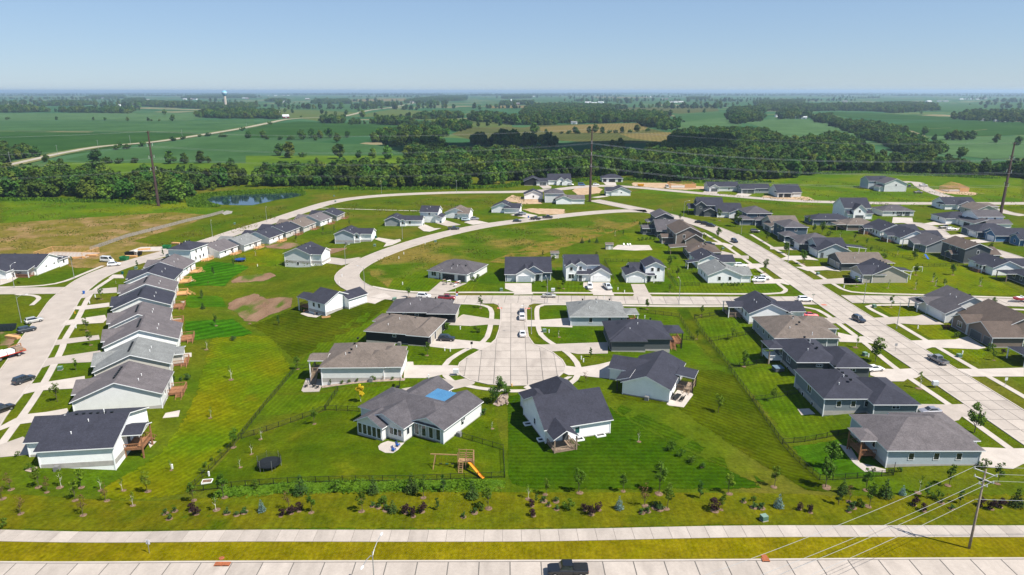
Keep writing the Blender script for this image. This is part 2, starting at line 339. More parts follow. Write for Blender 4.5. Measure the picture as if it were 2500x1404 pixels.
# one sheet from below the camera to the horizon
gx = sorted(set([-40000, -20000, -10000, -5000, -2500, -1200, -700, -450, -300, -240] + list(range(-200, 261, 4)) + [300, 450, 700, 1200, 2500, 5000, 10000, 20000, 40000]))
gy = sorted(set([-600, -300, -100, 0, 30] + list(range(60, 333, 4)) + [400, 500, 700, 1000, 1500, 2200, 3200, 5000, 8000, 13000, 22000, 40000]))
mb = MB(); mb.v = [(x, y, (h(x, y) if 40 < y < 330 else 0.0)) for y in gy for x in gx]; n = len(gx)
mb.f = [(j * n + i, j * n + i + 1, (j + 1) * n + i + 1, (j + 1) * n + i) for j in range(len(gy) - 1) for i in range(n - 1)]; mb.m = [0] * len(mb.f)
gm = lawn('ground', (0.050, 0.090, 0.003), (0.085, 0.100, 0.005), fade=None, scale=0.05, c3=(0.115, 0.10, 0.015), s3=(0.03, 0.55, 0.72))
# beyond the houses the same sheet becomes farm country: patchwork of crop colours
t = gm.node_tree; N = t.nodes; L = t.links; pb = N['Principled BSDF']
src = pb.inputs['Base Color'].links[0].from_socket
geo = N.new('ShaderNodeNewGeometry'); sep = N.new('ShaderNodeSeparateXYZ'); L.new(geo.outputs['Position'], sep.inputs[0])
mr = N.new('ShaderNodeMapRange'); mr.inputs[1].default_value = 560; mr.inputs[2].default_value = 700; L.new(sep.outputs[1], mr.inputs[0])
mp = N.new('ShaderNodeMapping'); mp.inputs['Scale'].default_value = (1 / 620.0, 1 / 480.0, 0.0); mp.inputs['Rotation'].default_value = (0, 0, R(6)); L.new(geo.outputs['Position'], mp.inputs[0])
vo = N.new('ShaderNodeTexVoronoi'); vo.distance = 'MANHATTAN'; vo.inputs['Randomness'].default_value = 0.6; L.new(mp.outputs[0], vo.inputs['Vector'])
sp2 = N.new('ShaderNodeSeparateColor'); L.new(vo.outputs['Color'], sp2.inputs[0])
cr = N.new('ShaderNodeValToRGB'); e = cr.color_ramp; e.interpolation = 'CONSTANT'
for pos, c in ((0.0, (0.032, 0.085, 0.034)), (0.3, (0.025, 0.070, 0.024)), (0.55, (0.045, 0.098, 0.040)), (0.74, (0.075, 0.11, 0.036)), (0.85, (0.035, 0.078, 0.030)), (0.93, (0.19, 0.16, 0.09))):
    el = e.elements.new(pos) if pos else e.elements[0]; el.color = (*c, 1)
L.new(sp2.outputs[0], cr.inputs[0])
mxn = N.new('ShaderNodeMix'); mxn.data_type = 'RGBA'; L.new(mr.outputs[0], mxn.inputs[0]); L.new(src, mxn.inputs[6]); L.new(cr.outputs[0], mxn.inputs[7]); L.new(mxn.outputs[2], pb.inputs['Base Color'])
tag(mb.build('ground', gm), None, kind='structure')

# ---- lawns (metres)
def lw(m, pts, dz=0.03, name='lawn'): return sheet(name, pts, LM[m], dz)
def rect(x0, y0, x1, y1): return [(x0, y0), (x1, y0), (x1, y1), (x0, y1)]
lw('verge', [(-120, 86.05), (120, 86.6), (120, 91.7), (40, 91.9), (0, 90.6), (-40, 90.7), (-120, 91.2)], 0.05)
lw('olive', [(-140, 94.4), (-40, 93.7), (0, 93.5), (40, 94.9), (120, 94.9), (120, 104), (52, 104), (-1.3, 104.2), (-62, 104.2), (-100, 104)], 0.035)
lw('yellow', [(-64, 104.2), (-57, 106.8), (-57, 165), (-64, 178), (-70, 190), (-88, 190), (-72, 140), (-70, 122), (-75, 104.2)], 0.04)
lw('play', [(-57, 107.2), (-1.5, 109), (-1.5, 118.6), (-4, 140), (-30, 135.2), (-41.5, 138.6), (-56.5, 128)], 0.05)
lw('rough', [(-52, 104.3), (-1.6, 104.6), (-1.2, 108.3), (-20, 107.2), (-50, 106.4)], 0.06, 'tall_grass')
lw('dark', zpts('Y1', [(165, 380), (390, 330), (560, 380), (1260, 480), (1480, 640), (1900, 860), (2457, 1130), (3027, 1375), (2457, 1395), (1500, 1390), (250, 1395), (175, 1230)]), 0.05)
lw('diag', zpts('Y1', [(1260, 480), (1390, 470), (1900, 700), (2457, 1030), (3027, 1345), (3027, 1375), (2457, 1130), (1900, 860), (1480, 640)]), 0.055)
lw('diag2', [(21, 141), (35, 139), (52, 104.5), (56.2, 104.5), (56.2, 160), (53, 164), (44, 160), (36, 152), (24, 146)], 0.045)
lw('lot2', [(16, 182), (24, 168), (30, 165), (44, 163.5), (52.2, 165), (52.4, 203), (40, 205), (17, 208)], 0.05)
lw('lot', [(57, 165), (69, 166), (71, 199), (57, 200.5)], 0.05)
lw('swale', [(52.6, 165), (56.3, 165), (56.3, 209), (52.6, 209)], 0.055)
lw('lot', [(56.6, 126), (70, 127.5), (70, 164), (56.6, 164)], 0.05)
lw('bright2', [(56.5, 110), (68, 110.5), (71, 126), (56, 124)], 0.055)
lw('lot', [(-57, 138), (-41.8, 139), (-29, 136), (-24, 142), (-14, 146), (-26, 150), (-46, 148), (-57, 150)], 0.045)
lw('lot', [(-56.5, 150), (-16, 151), (-16, 200), (-20, 212), (-44, 209), (-56, 186)], 0.05)
lw('lot2', [(-27, 164), (-14.5, 164), (-6.5, 180), (-6.3, 211), (-15, 213), (-27, 212)], 0.055)
lw('lot2', [(6.8, 182), (17, 170), (30, 165), (32, 212), (12, 213), (7, 208)], 0.055)
lw('diag2', zpts('Z5', [(650, 555), (1090, 380), (1420, 440), (2060, 285), (2180, 290), (1800, 560), (1400, 760), (1100, 905), (800, 640)]), 0.055)
lw('bright', zpts('Z4', [(280, 1290), (560, 1085), (1060, 1160), (860, 1280), (760, 1400), (230, 1400)]), 0.055)
lw('bright2', zpts('Z5', [(0, 260), (380, 255), (440, 370), (0, 385)]), 0.055)
lw('bright', zpts('Z5', [(0, 515), (500, 488), (735, 655), (100, 710), (0, 700)]), 0.06)
lw('yellow', zpts('Z4', [(900, 1000), (1290, 930), (1480, 950), (1450, 1150), (1060, 1160), (880, 1110)]), 0.055)
lw('soil', zpts('Z5', [(465, 110), (560, 60), (900, 20), (930, 60), (800, 110), (640, 120), (480, 130)]), 0.065, 'bare_soil')
lw('soil', zpts('Z5', [(440, 330), (520, 290), (720, 230), (830, 290), (950, 270), (1090, 280), (1080, 370), (830, 470), (650, 555), (560, 470), (520, 430), (440, 390)]), 0.065, 'bare_soil')
lw('soil', zpts('Z4', [(1220, 905), (1480, 860), (1700, 880), (1660, 900), (1500, 945), (1260, 930)]), 0.065, 'bare_soil')
lw('soil', zpts('Z4', [(1990, 930), (2240, 925), (2230, 940), (2010, 1010)]), 0.065, 'bare_soil')
lw('meadow', upts([(905, 640), (960, 612), (1100, 575), (1300, 548), (1480, 533), (1560, 535), (1540, 560), (1400, 590), (1250, 628), (1050, 645), (1040, 690), (950, 705), (900, 670)]), 0.04, 'meadow')
lw('strip', upts([(1190, 640), (1310, 595), (1450, 560), (1560, 540), (1560, 548), (1440, 585), (1330, 620), (1230, 643)]), 0.07, 'meadow')
lw('lot', [(-44, 226.5), (-14, 226), (-10, 256), (-34, 258), (-44, 245)], 0.05)
lw('lot2', [(-14, 226), (16, 226), (17, 262), (-10, 262)], 0.055)
lw('lot', [(16, 226), (38, 225.5), (38, 262), (17, 262)], 0.05)
lw('lot2', [(38, 225.5), (57, 225), (60, 262), (38, 262)], 0.055)
lw('lot', [(57, 225), (96, 224.5), (96, 258), (70, 262), (60, 262)], 0.05)
lw('mid', [(38, 262), (70, 262), (70, 330), (55, 330), (42, 290)], 0.05)
lw('east', [(117.5, 226), (175, 222), (180, 250), (176, 290), (150, 290), (140, 240), (117.5, 236)], 0.05)
lw('east', [(117.5, 196), (130, 200), (128, 213), (117.5, 213.5)], 0.05)
lw('east', [(117.5, 160), (129, 172), (129, 193), (117.5, 192)], 0.05)
lw('meadow2', upts([(1530, 470), (1700, 480), (1900, 500), (2120, 505), (2500, 505), (2500, 425), (1960, 425), (1700, 440)]), 0.04, 'meadow')
lw('tan', upts([(-60, 548), (0, 546), (200, 532), (420, 518), (520, 525), (470, 545), (330, 588), (200, 622), (60, 640), (-60, 640)]), 0.05, 'meadow')
lw('meadow2', upts([(0, 490), (330, 480), (480, 498), (560, 512), (500, 528), (380, 525), (150, 540), (0, 545)]), 0.045, 'meadow')
lw('tan', upts([(130, 635), (200, 605), (330, 590), (400, 600), (410, 625), (280, 655), (180, 655)]), 0.06, 'bare_soil')
lw('dirt', upts([(140, 640), (240, 600), (400, 600), (385, 628), (270, 650)]), 0.058, 'building_site')
lw('dirt', zpts('W8', [(1870, 205), (1960, 150), (2080, 175), (2260, 200), (2280, 240), (2060, 245)]), 0.06, 'building_site')
lw('dirt', zpts('W8', [(2060, 295), (2180, 285), (2500, 295), (2500, 345), (2330, 350), (2200, 345)]), 0.06, 'building_site')
lw('dirt', zpts('W3', [(1200, 945), (1560, 950), (1900, 985), (1900, 1005), (1700, 1015), (1400, 995), (1200, 975)]), 0.06, 'building_site')
lw('dirt', zpts('W4', [(0, 1085), (430, 1090), (510, 1130), (200, 1135), (0, 1115)]), 0.06, 'building_site')
lw('dirt', zpts('W4', [(1560, 1020), (1800, 1030), (2130, 1065), (2000, 1085), (1700, 1060)]), 0.06, 'building_site')
lw('dirt', zpts('W3', [(700, 985), (850, 975), (930, 1010), (900, 1045), (700, 1070), (640, 1020)]), 0.05, 'bare_soil')
lw('soil', zpts('Z1', [(0, 1170), (180, 1190), (250, 1180), (150, 1310), (0, 1404)]), 0.06, 'bare_soil')

# ---- roads
ROADS = []
def kerbs(o, L, wd, sides=(1, -1)):
    for s in sides:
        mb = MB(); a, b = (offs(L, s * (wd / 2 + 0.02)), offs(L, s * (wd / 2 + 0.32)))
        if s > 0: strip_mesh(mb, b, a, 0.17, 0.2)
        else: strip_mesh(mb, a, b, 0.17, 0.2)
        mb.build('kerb', CONC2, o)
def road(name, pts, wd, kerb=(1, -1), dz=0.07, smooth=True):
    L = smooth_line(pts, 4.0) if smooth else [Vector(p) for p in pts]
    mb = MB(); strip_mesh(mb, offs(L, wd / 2), offs(L, -wd / 2), dz)
    o = mb.build(name, CONC, None); o['kind'] = 'structure'
    if kerb: kerbs(o, L, wd, kerb)
    return o
def arclen(L, s):
    for i in range(len(L) - 1):
        d = (L[i + 1] - L[i]).length
        if s <= d: return L[i].lerp(L[i + 1], s / d), (L[i + 1] - L[i]).normalized()
        s -= d
    return L[-1], (L[-1] - L[-2]).normalized()
srg = random.Random(3)
def slab_obj(parent, ring, dz=0.10, gap=0.07, name='slab', th=0.05):
    c = sum(ring, Vector((0, 0))) / len(ring)
    rr = []
    for p in ring:
        d = p - c; l = d.length; rr.append(c + d * max(0.5, (l - gap) / l))
    dz += srg.uniform(-0.004, 0.004); n = len(rr)
    vs = [(p.x, p.y, h(p.x, p.y) + dz) for p in rr] + [(p.x, p.y, h(p.x, p.y) + dz - th) for p in rr]
    mb = MB(); mb.add(vs, [tuple(range(n))] + [(i + n, (i + 1) % n + n, (i + 1) % n, i) for i in range(n)])
    mb.build(name, srg.choice(SLABS), parent)
def slab_road(name, pts, wd, rows, length, kerb=(1, -1), skew=0.0, gap=0.095):
    L = smooth_line(pts, 4.0)
    mb = MB(); strip_mesh(mb, offs(L, wd / 2), offs(L, -wd / 2), 0.06)
    o = mb.build(name, JOINT, None); o['kind'] = 'structure'
    tot = sum((L[i + 1] - L[i]).length for i in range(len(L) - 1)); k = max(1, round(tot / length))
    for i in range(k):
        (p0, t0), (p1, t1) = arclen(L, tot * i / k), arclen(L, tot * (i + 1) / k - 1e-4)
        n0, n1 = Vector((-t0.y, t0.x)), Vector((-t1.y, t1.x))
        for r in range(rows):
            a, b = -wd / 2 + wd * r / rows, -wd / 2 + wd * (r + 1) / rows
            slab_obj(o, [p0 + n0 * a + t0 * skew * a, p1 + n1 * a + t1 * skew * a, p1 + n1 * b + t1 * skew * b, p0 + n0 * b + t0 * skew * b], gap=gap)
    if kerb: kerbs(o, L, wd, kerb)
    return o
slab_road('main_road', [(-96, 81.7), (-40, 81.75), (20, 82.0), (60, 82.4), (100, 82.5)], 8.0, 2, 4.55, gap=0.11)
slab_road('main_road', [(-96, 69.7), (-40, 69.75), (20, 70.0), (60, 70.4), (100, 70.5)], 8.0, 2, 4.55, gap=0.11)
slab_road('foot_path', [(-110, 92.5), (-81, 92.4), (-40, 92.15), (-20, 92.05), (0, 92.1), (10, 92.3), (20, 92.65), (30, 93.0), (40, 93.2), (60, 93.25), (81, 93.2), (110, 93.2)], 3.0, 1, 2.95, kerb=None, gap=0.035)
slab_road('street', [(106.1, 99), (106.2, 130), (105.9, 160), (105.5, 190), (105.4, 210), (105.6, 240), (106, 270), (105.6, 300), (104.3, 326)], 10.6, 3, 4.6)
xs = slab_road('street', [(-20, 218.6), (10, 218.3), (40, 217.6), (70, 217.0), (99.5, 217.4)], 8.8, 2, 4.4, kerb=(-1,), skew=0.06)
slab_road('street', [(111.9, 218.4), (138, 217.2), (168, 214.2), (230, 207)], 8.4, 2, 4.5, kerb=(1,))
# the turning circle, cut into its slabs by a grid
bulb = zpts('Z8', [(1515, 320), (1515, 420), (1500, 520), (1465, 620), (1400, 680), (1300, 735), (1180, 800), (1100, 860), (1075, 920), (1100, 980), (1200, 1035), (1380, 1075), (1600, 1090), (1790, 1085), (1950, 1060), (2080, 1010), (2150, 950), (2165, 890), (2130, 830), (2040, 760), (1940, 710), (1840, 670), (1785, 590), (1770, 480), (1765, 320)])
bulb = [(-6.5, 214.1), (-4.2, 211.5)] + bulb + [(5.2, 211.5), (7.5, 214)]
cul = sheet('turning_circle', bulb, JOINT, 0.06)
bm = bmesh.new(); bm.faces.new([bm.verts.new((p[0], p[1], 0)) for p in bulb])
for x in (-11.7, -8.1, -4.4, -0.35, 3.7, 7.5, 11.1): bmesh.ops.bisect_plane(bm, geom=bm.verts[:] + bm.edges[:] + bm.faces[:], plane_co=(x, 0, 0), plane_no=(1, 0, 0))
for y in (152, 154.8, 157.5, 160.4, 165.5, 171.1, 177, 181.5, 186, 190.5, 195, 199.5, 204, 208.6): bmesh.ops.bisect_plane(bm, geom=bm.verts[:] + bm.edges[:] + bm.faces[:], plane_co=(0, y, 0), plane_no=(0, 1, 0))
for f in bm.faces:
    ring = [Vector((v.co.x, v.co.y)) for v in f.verts]
    if f.normal.z < 0: ring.reverse()
    a = f.calc_area()
    if a > 0.5: slab_obj(cul, ring, gap=0.11)
bm.free()
kl = [Vector(p) for p in bulb[1:-1]]
for a in (kl,):
    mbk = MB(); strip_mesh(mbk, offs(a, 0.02), offs(a, -0.30), 0.17, 0.2); mbk.build('kerb', CONC2, cul)
road('street', [(-20, 218.6), (-32, 220), (-47, 225.5), (-57, 236), (-62.5, 250), (-61.5, 266), (-56, 284), (-47, 303), (-33, 326), (-15, 347), (8, 364), (40, 384), (62, 393), (78, 393)], 8.6)
road('street', [(104.3, 326), (101.5, 342), (95, 361), (84, 384), (74, 400), (63, 417), (52, 434)], 9.5)
road('street', [(-93, 85), (-103, 110), (-112.5, 131), (-119, 149), (-127, 168), (-134, 183), (-142.5, 203), (-149.5, 219), (-154, 234), (-156.5, 247), (-156, 261), (-151.5, 278), (-146, 293), (-140.5, 310), (-135.5, 335), (-128, 362), (-121.5, 393), (-113, 425), (-101, 443), (-79, 457), (-42, 467.5), (5, 471.5), (30, 482), (52, 498), (72, 502), (92, 492), (118, 472), (145, 452), (175, 433), (205, 425), (245, 421), (330, 421), (420, 423)], 8.8)
road('street', [(-155, 229), (-175, 228.3), (-215, 227), (-280, 224)], 7.4, dz=0.075)
road('street', zpts('W4', [(1340, 955), (1470, 960), (1540, 1010), (1650, 1060), (1780, 1100), (1900, 1150)]), 8.0)
road('street', zpts('Y8', [(1330, 345), (1450, 350), (1600, 400), (1700, 470), (1850, 520), (2100, 590), (2330, 660), (2500, 720)]), 8.0, dz=0.06)
road('street', zpts('Y8', [(2200, 200), (2330, 240), (2500, 270)]), 8.0)
sheet('gravel_patch', zpts('Z4', [(700, 500), (770, 470), (840, 480), (830, 505), (740, 525)]), LM['gravel'], 0.06)
# ---- footways
def walk(pts, wd=1.5, m=CONC2, dz=0.09): return ribbon('pavement', pts, wd, m, dz, thick=0.06)
walk([(96.9, 100), (97.0, 119.3), (97.0, 139), (96.4, 159), (97.6, 180), (97.8, 203), (95.8, 208.5), (90, 210.6), (70, 210.9), (40, 211.4), (14, 212.8), (9.5, 211.5), (8, 208), (7.7, 195), (8.3, 184), (11, 177), (14.5, 170.5), (16.6, 163), (16.4, 156), (13.5, 149.5), (8, 146.6), (0, 145.8), (-8, 147.5), (-14.5, 151.5), (-17, 158), (-16.2, 165), (-12.5, 172), (-8, 178.5), (-6.6, 187), (-6.4, 205), (-8.5, 211), (-14, 213.4), (-24, 213.6)])
walk([(116.6, 100), (116.7, 140), (116, 160), (115.6, 180), (115.4, 199), (114.6, 208), (117, 211.6), (133, 211.8), (156, 208), (200, 202)])
walk([(116, 326), (116, 300), (116, 260), (116, 236), (116.6, 229), (121, 226), (138.6, 223.8), (168, 220.3), (220, 214)])
walk([(94, 330), (96, 300), (96.2, 260), (96.2, 235), (95, 228), (88, 224.8), (60, 224.9), (36, 225.6), (12, 226.1), (-12, 226.6), (-28, 226.5), (-40, 228.5), (-50, 234)])
walk([(-96, 108), (-101.6, 123.4), (-107.2, 139.2), (-113.5, 154.7), (-121.3, 172.2), (-125.6, 180.7), (-133.7, 200.1), (-142, 218.5), (-146.5, 231.1), (-149.5, 248.9)], 1.6)
walk([(-260, 232.2), (-200, 233), (-180, 233.2), (-168, 235.5), (-163.8, 241), (-163.3, 252), (-163, 264)], 1.5)
walk(zpts('Z1', [(180, 745), (370, 755), (440, 780), (430, 810), (360, 870)]), 1.4)
walk(zpts('Z4', [(1830, 437), (2200, 450), (2600, 462), (3100, 475), (3400, 478)]), 1.2)
def drv(pts, m=CONC2, dz=0.105): return sheet('driveway', pts, m, dz, thick=0.05)
DRIVES = {
 'Z8': [[(980, 475), (1110, 375), (1130, 368), (1400, 410), (1450, 415), (1520, 420), (1515, 475), (1440, 475), (1385, 470), (1200, 485)],
        [(790, 665), (880, 590), (910, 585), (1040, 622), (1310, 645), (1360, 652), (1440, 660), (1310, 735), (1250, 715), (1190, 708), (1000, 720), (790, 695)],
        [(525, 1015), (530, 890), (560, 850), (620, 850), (625, 885), (930, 888), (1000, 885), (1085, 890), (1078, 930), (1110, 985), (1010, 990), (930, 975), (880, 990), (760, 1015)],
        [(500, 1125), (700, 1090), (880, 1010), (1030, 1045), (1150, 1020), (1250, 1055), (1240, 1075), (1180, 1095), (1030, 1130), (900, 1190), (700, 1200)],
        [(1790, 1140), (1740, 1110), (1790, 1085), (1980, 1055), (2000, 1080), (2080, 1050), (2190, 1000), (2240, 1000), (2050, 1110), (1900, 1150)],
        [(1770, 425), (1890, 425), (2120, 410), (2230, 400), (2240, 500), (2120, 495), (1890, 490), (1775, 490)],
        [(1840, 672), (1930, 675), (2000, 672), (2450, 655), (2600, 650), (2600, 765), (2470, 768), (2290, 770), (2130, 738), (1980, 748)],
        [(2165, 890), (2240, 898), (2300, 910), (2500, 878), (2700, 830), (2830, 900), (2700, 1030), (2500, 1010), (2260, 985), (2200, 985), (2140, 960)],
        [(230, 260), (120, 240), (125, 190), (205, 178), (330, 150), (400, 190), (300, 225)]],
 'Y6': [[(245, 755), (380, 640), (700, 660), (560, 720), (440, 765), (410, 800), (200, 790)], [(1165, 660), (1490, 660), (1490, 770), (1510, 795), (1270, 800), (1285, 770), (1165, 725)],
        [(2120, 650), (2440, 650), (2480, 780), (2500, 810), (2240, 805), (2240, 775), (2120, 705)]],
 'Y7': [[(385, 1030), (545, 1030), (600, 1140), (640, 1180), (410, 1175), (425, 1140)], [(1820, 985), (1830, 1025), (2150, 1020), (2230, 1040), (2330, 1020), (2180, 970), (2060, 970)], [(1600, 830), (1800, 850), (1940, 830), (2000, 830), (1900, 790), (1830, 790), (1620, 800)],
        [(1440, 690), (1600, 720), (1770, 735), (1770, 695), (1670, 695), (1450, 640)], [(1250, 560), (1480, 570), (1560, 605), (1590, 575), (1480, 545), (1260, 530)]],
 'Y3': [[(1130, 425), (1160, 420), (1285, 420), (1390, 480), (1310, 485), (1240, 480), (1140, 490)], [(1250, 580), (1430, 620), (1570, 625), (1720, 715), (1560, 690), (1270, 680), (1260, 650)],
        [(1600, 965), (1880, 975), (2065, 965), (2160, 1030), (2090, 1070), (2010, 1070), (1960, 1105), (1800, 1105), (1600, 1040)], [(910, 370), (1040, 415), (1130, 425), (1130, 490), (1000, 420)]],
 'Y4': [[(1470, 470), (1740, 475), (1915, 470), (2040, 560), (1950, 590), (1880, 580), (1850, 615), (1780, 630), (1570, 610), (1470, 560)], [(2040, 860), (2310, 872), (2445, 870), (2560, 950), (2560, 1000), (2430, 1010), (2340, 1055), (2080, 1040), (2030, 1030)]],
 'Y5': [[(350, 685), (460, 680), (880, 665), (980, 640), (1230, 765), (950, 770), (640, 750), (500, 770)], [(790, 965), (920, 960), (1360, 950), (1520, 910), (1740, 1050), (1640, 1070), (1160, 1050), (1080, 1045), (980, 1075)],
        [(1390, 1310), (1590, 1310), (1660, 1312), (2206, 1295), (2206, 1404), (1560, 1404)], [(0, 200), (110, 190), (250, 270), (140, 275), (0, 275)]],
 'Y8': [[(370, 900), (480, 900), (780, 880), (930, 940), (570, 940), (480, 950)], [(250, 775), (370, 815), (560, 805), (700, 820), (590, 770), (520, 770)], [(90, 700), (190, 710), (320, 700), (480, 710), (380, 665), (180, 665)], [(0, 600), (120, 605), (300, 610), (220, 575), (0, 580)],
        [(1210, 285), (1400, 290), (1410, 345), (1290, 340), (1200, 345)], [(1500, 350), (1610, 330), (1780, 355), (1560, 365)], [(1570, 420), (1700, 400), (1870, 390), (1850, 415)], [(1680, 470), (1900, 450), (1980, 475), (1780, 490)], [(1960, 510), (2100, 500), (2210, 525), (2040, 540)]],
 'Z2': [[(0, 1050), (240, 965), (320, 1030), (315, 1150), (150, 1165), (0, 1180)], [(0, 860), (150, 780), (290, 730), (480, 710), (700, 670), (725, 745), (500, 795), (160, 840), (0, 900)], [(215, 530), (290, 420), (530, 390), (880, 335), (890, 440), (840, 460), (480, 480), (390, 490)],
        [(375, 270), (435, 160), (640, 130), (1040, 70), (1070, 130), (940, 190), (620, 205), (540, 215)]],
 'Z1': [[(545, 1340), (590, 1275), (740, 1255), (1130, 1210), (1140, 1260), (750, 1310)], [(690, 1110), (750, 1045), (920, 1020), (1200, 980), (1220, 1030), (1180, 1070), (820, 1090)], [(830, 915), (850, 885), (1000, 870), (1250, 840), (1250, 885), (960, 920)],
        [(920, 790), (980, 710), (1100, 685), (1335, 665), (1335, 725), (1060, 740), (1000, 780)], [(0, 640), (0, 570), (150, 545), (210, 550), (130, 600)], [(1240, 560), (1290, 520), (1400, 520), (1420, 560)], [(1640, 380), (1860, 330), (1900, 350), (1700, 400)]],
 'Z4': [[(1900, 1105), (2010, 1040), (2170, 1070), (2270, 1060), (2390, 1040), (2320, 1110), (2260, 1120), (2170, 1140)], ],
 'W8': [[(90, 785), (160, 790), (330, 820), (420, 785), (380, 833), (60, 833)], [(560, 600), (600, 585), (760, 610), (820, 600), (830, 620), (740, 660), (650, 680), (680, 640)], [(1000, 480), (1070, 450), (1170, 490), (1240, 490), (1120, 525), (1060, 520)], [(1190, 440), (1290, 410), (1440, 455), (1300, 470)],
        [(1470, 430), (1560, 400), (1720, 435), (1560, 455)], [(1940, 355), (2060, 330), (2220, 360), (2110, 385)]],
 'W3': [[(330, 975), (400, 965), (450, 985), (440, 1000), (370, 1005)], [(930, 940), (1050, 945), (1060, 975), (960, 970)], [(820, 1085), (930, 1070), (990, 1075), (880, 1090)], [(1900, 1015), (2010, 1020), (2000, 1060), (1860, 1045)], [(2200, 1045), (2330, 1055), (2280, 1080), (2170, 1070)]],
}
for r_, lst in DRIVES.items():
    for i, p in enumerate(lst): drv(zpts(r_, p), (CONC, CONC2, CONC2)[i % 3])
# ---- pond
WATER = mat('pond_water', (0.012, 0.03, 0.04), 0.04, spec=0.6, bump=0.03, bscale=0.6)
sheet('pond', zpts('Z4', [(530, 330), (600, 300), (800, 285), (1100, 270), (1400, 262), (1560, 250), (1660, 265), (1700, 285), (1560, 315), (1380, 340), (1250, 370), (1080, 405), (900, 405), (720, 400), (600, 385), (530, 365)]), WATER, 0.04, cell=0)
# ---- farm fields
def crop(name, a, b, ang=0.0, st=0.08, per=6.0):
    a, b = [(q[0] * 0.62, q[1] * 0.60, q[2] * 0.48) for q in (a, b)]
    return mat('crop_' + name, a, 0.95, c2=b, scale=0.012, mix=(0.3, 0.7), fine=0.14, fscale=0.22, mids=((0.06, 0.14), (0.012, 0.12)), stripe=(ang, per, st), spec=0.0)
CR = {'soy': crop('soy', (0.050, 0.125, 0.050), (0.070, 0.150, 0.065), R(5)), 'corn': crop('corn', (0.030, 0.090, 0.022), (0.045, 0.110, 0.030), R(-4)), 'pale': crop('pale', (0.075, 0.155, 0.070), (0.095, 0.18, 0.085), R(8)),
      'past': crop('pasture', (0.085, 0.165, 0.016), (0.12, 0.20, 0.02), 0.3, 0.03), 'hay': crop('hay', (0.24, 0.19, 0.09), (0.17, 0.15, 0.06), R(10), 0.10), 'olive': crop('olive', (0.13, 0.165, 0.055), (0.09, 0.145, 0.05), R(-8), 0.08), 'dull': crop('dull', (0.085, 0.11, 0.04), (0.12, 0.125, 0.055), R(12), 0.10)}
fdz = [0.0]
def fld(m, r, pts):
    fdz[0] += 0.012
    return sheet('field', zpts(r, pts), CR[m], 0.05 + fdz[0], cell=0)
fld('corn', 'W1', [(-900, 480), (0, 490), (1900, 503), (2020, 520), (1480, 590), (900, 690), (480, 745), (300, 760), (-900, 860)])
fld('soy', 'W1', [(-900, 380), (0, 383), (1850, 382), (2500, 365), (2500, 440), (2030, 505), (1800, 497), (0, 484), (-900, 475)])
fld('pale', 'W1', [(-900, 308), (0, 308), (1300, 310), (1950, 305), (2000, 362), (1850, 378), (0, 377), (-900, 377)])
fld('past', 'W1', [(560, 790), (1000, 800), (2500, 800), (2500, 1010), (1500, 1010), (1000, 900), (560, 840)])
fld('soy', 'W1', [(640, 765), (900, 705), (1300, 650), (2000, 545), (2500, 470), (2500, 790), (2050, 795), (1000, 800)])
fld('soy', 'W2', [(0, 537), (780, 575), (1545, 603), (1535, 690), (480, 692), (0, 690)])
fld('past', 'W2', [(0, 695), (480, 695), (1535, 692), (1600, 800), (1300, 790), (500, 760), (0, 800)])
fld('corn', 'W2', [(0, 448), (250, 395), (500, 372), (970, 388), (1400, 402), (1990, 432), (1400, 490), (900, 520), (400, 525), (0, 528)])
fld('olive', 'W2', [(520, 345), (740, 330), (960, 345), (720, 375)])
fld('olive', 'W2', [(250, 255), (900, 275), (1050, 290), (880, 335), (580, 345), (400, 340)])
fld('olive', 'W2', [(1170, 290), (1400, 255), (1800, 285), (1650, 320), (1050, 330)])
fld('soy', 'W2', [(0, 215), (1000, 205), (1380, 235), (1180, 255), (1000, 285), (500, 260)])
fld('olive', 'W2', [(1500, 345), (2080, 345), (2500, 390), (2500, 425), (2100, 430), (2050, 390)])
fld('dull', 'W2', [(1930, 490), (2080, 432), (2500, 425), (3300, 460), (3300, 560), (2500, 520), (2100, 540)])
fld('hay', 'W2', [(1860, 606), (2460, 612), (3000, 640), (2450, 635), (1990, 648)])
fld('dull', 'W3', [(0, 455), (350, 405), (850, 395), (1270, 385), (1380, 440), (1560, 480), (1700, 575), (1000, 580), (0, 520)])
fld('hay', 'W3', [(340, 425), (900, 395), (1270, 388), (1370, 440), (1180, 480), (900, 480), (560, 480), (345, 465)])
fld('hay', 'W3', [(1090, 490), (1560, 472), (1640, 555), (1500, 570), (1200, 530)])
fld('pale', 'W3', [(1500, 370), (1800, 330), (2120, 340), (2250, 410), (1760, 440), (1480, 395)])
fld('soy', 'W3', [(1560, 300), (2020, 280), (2150, 300), (2140, 330), (1720, 370)])
fld('dull', 'W3', [(1000, 240), (2000, 235), (2020, 275), (1650, 300), (1300, 270), (1180, 285)])
fld('soy', 'W3', [(260, 140), (830, 145), (1440, 150), (2400, 160), (2400, 205), (1250, 205), (700, 205), (280, 175)])
fld('hay', 'W3', [(830, 138), (1300, 143), (1430, 153), (870, 152)])
fld('pale', 'W4', [(-200, 370), (300, 355), (520, 370), (760, 430), (980, 530), (960, 560), (700, 480), (470, 535), (270, 545), (0, 440)])
fld('corn', 'W4', [(650, 285), (1100, 300), (1980, 345), (2010, 365), (1200, 355), (850, 345), (700, 320)])
fld('corn', 'W4', [(1230, 400), (2000, 370), (2700, 400), (2700, 500), (2050, 520), (1560, 510), (1330, 430)])
fld('pale', 'W4', [(1560, 515), (2050, 525), (2700, 510), (2700, 720), (2200, 740), (1700, 690), (1660, 560)])
fld('pale', 'W4', [(990, 565), (1180, 590), (1200, 605), (1010, 600), (1000, 650)])
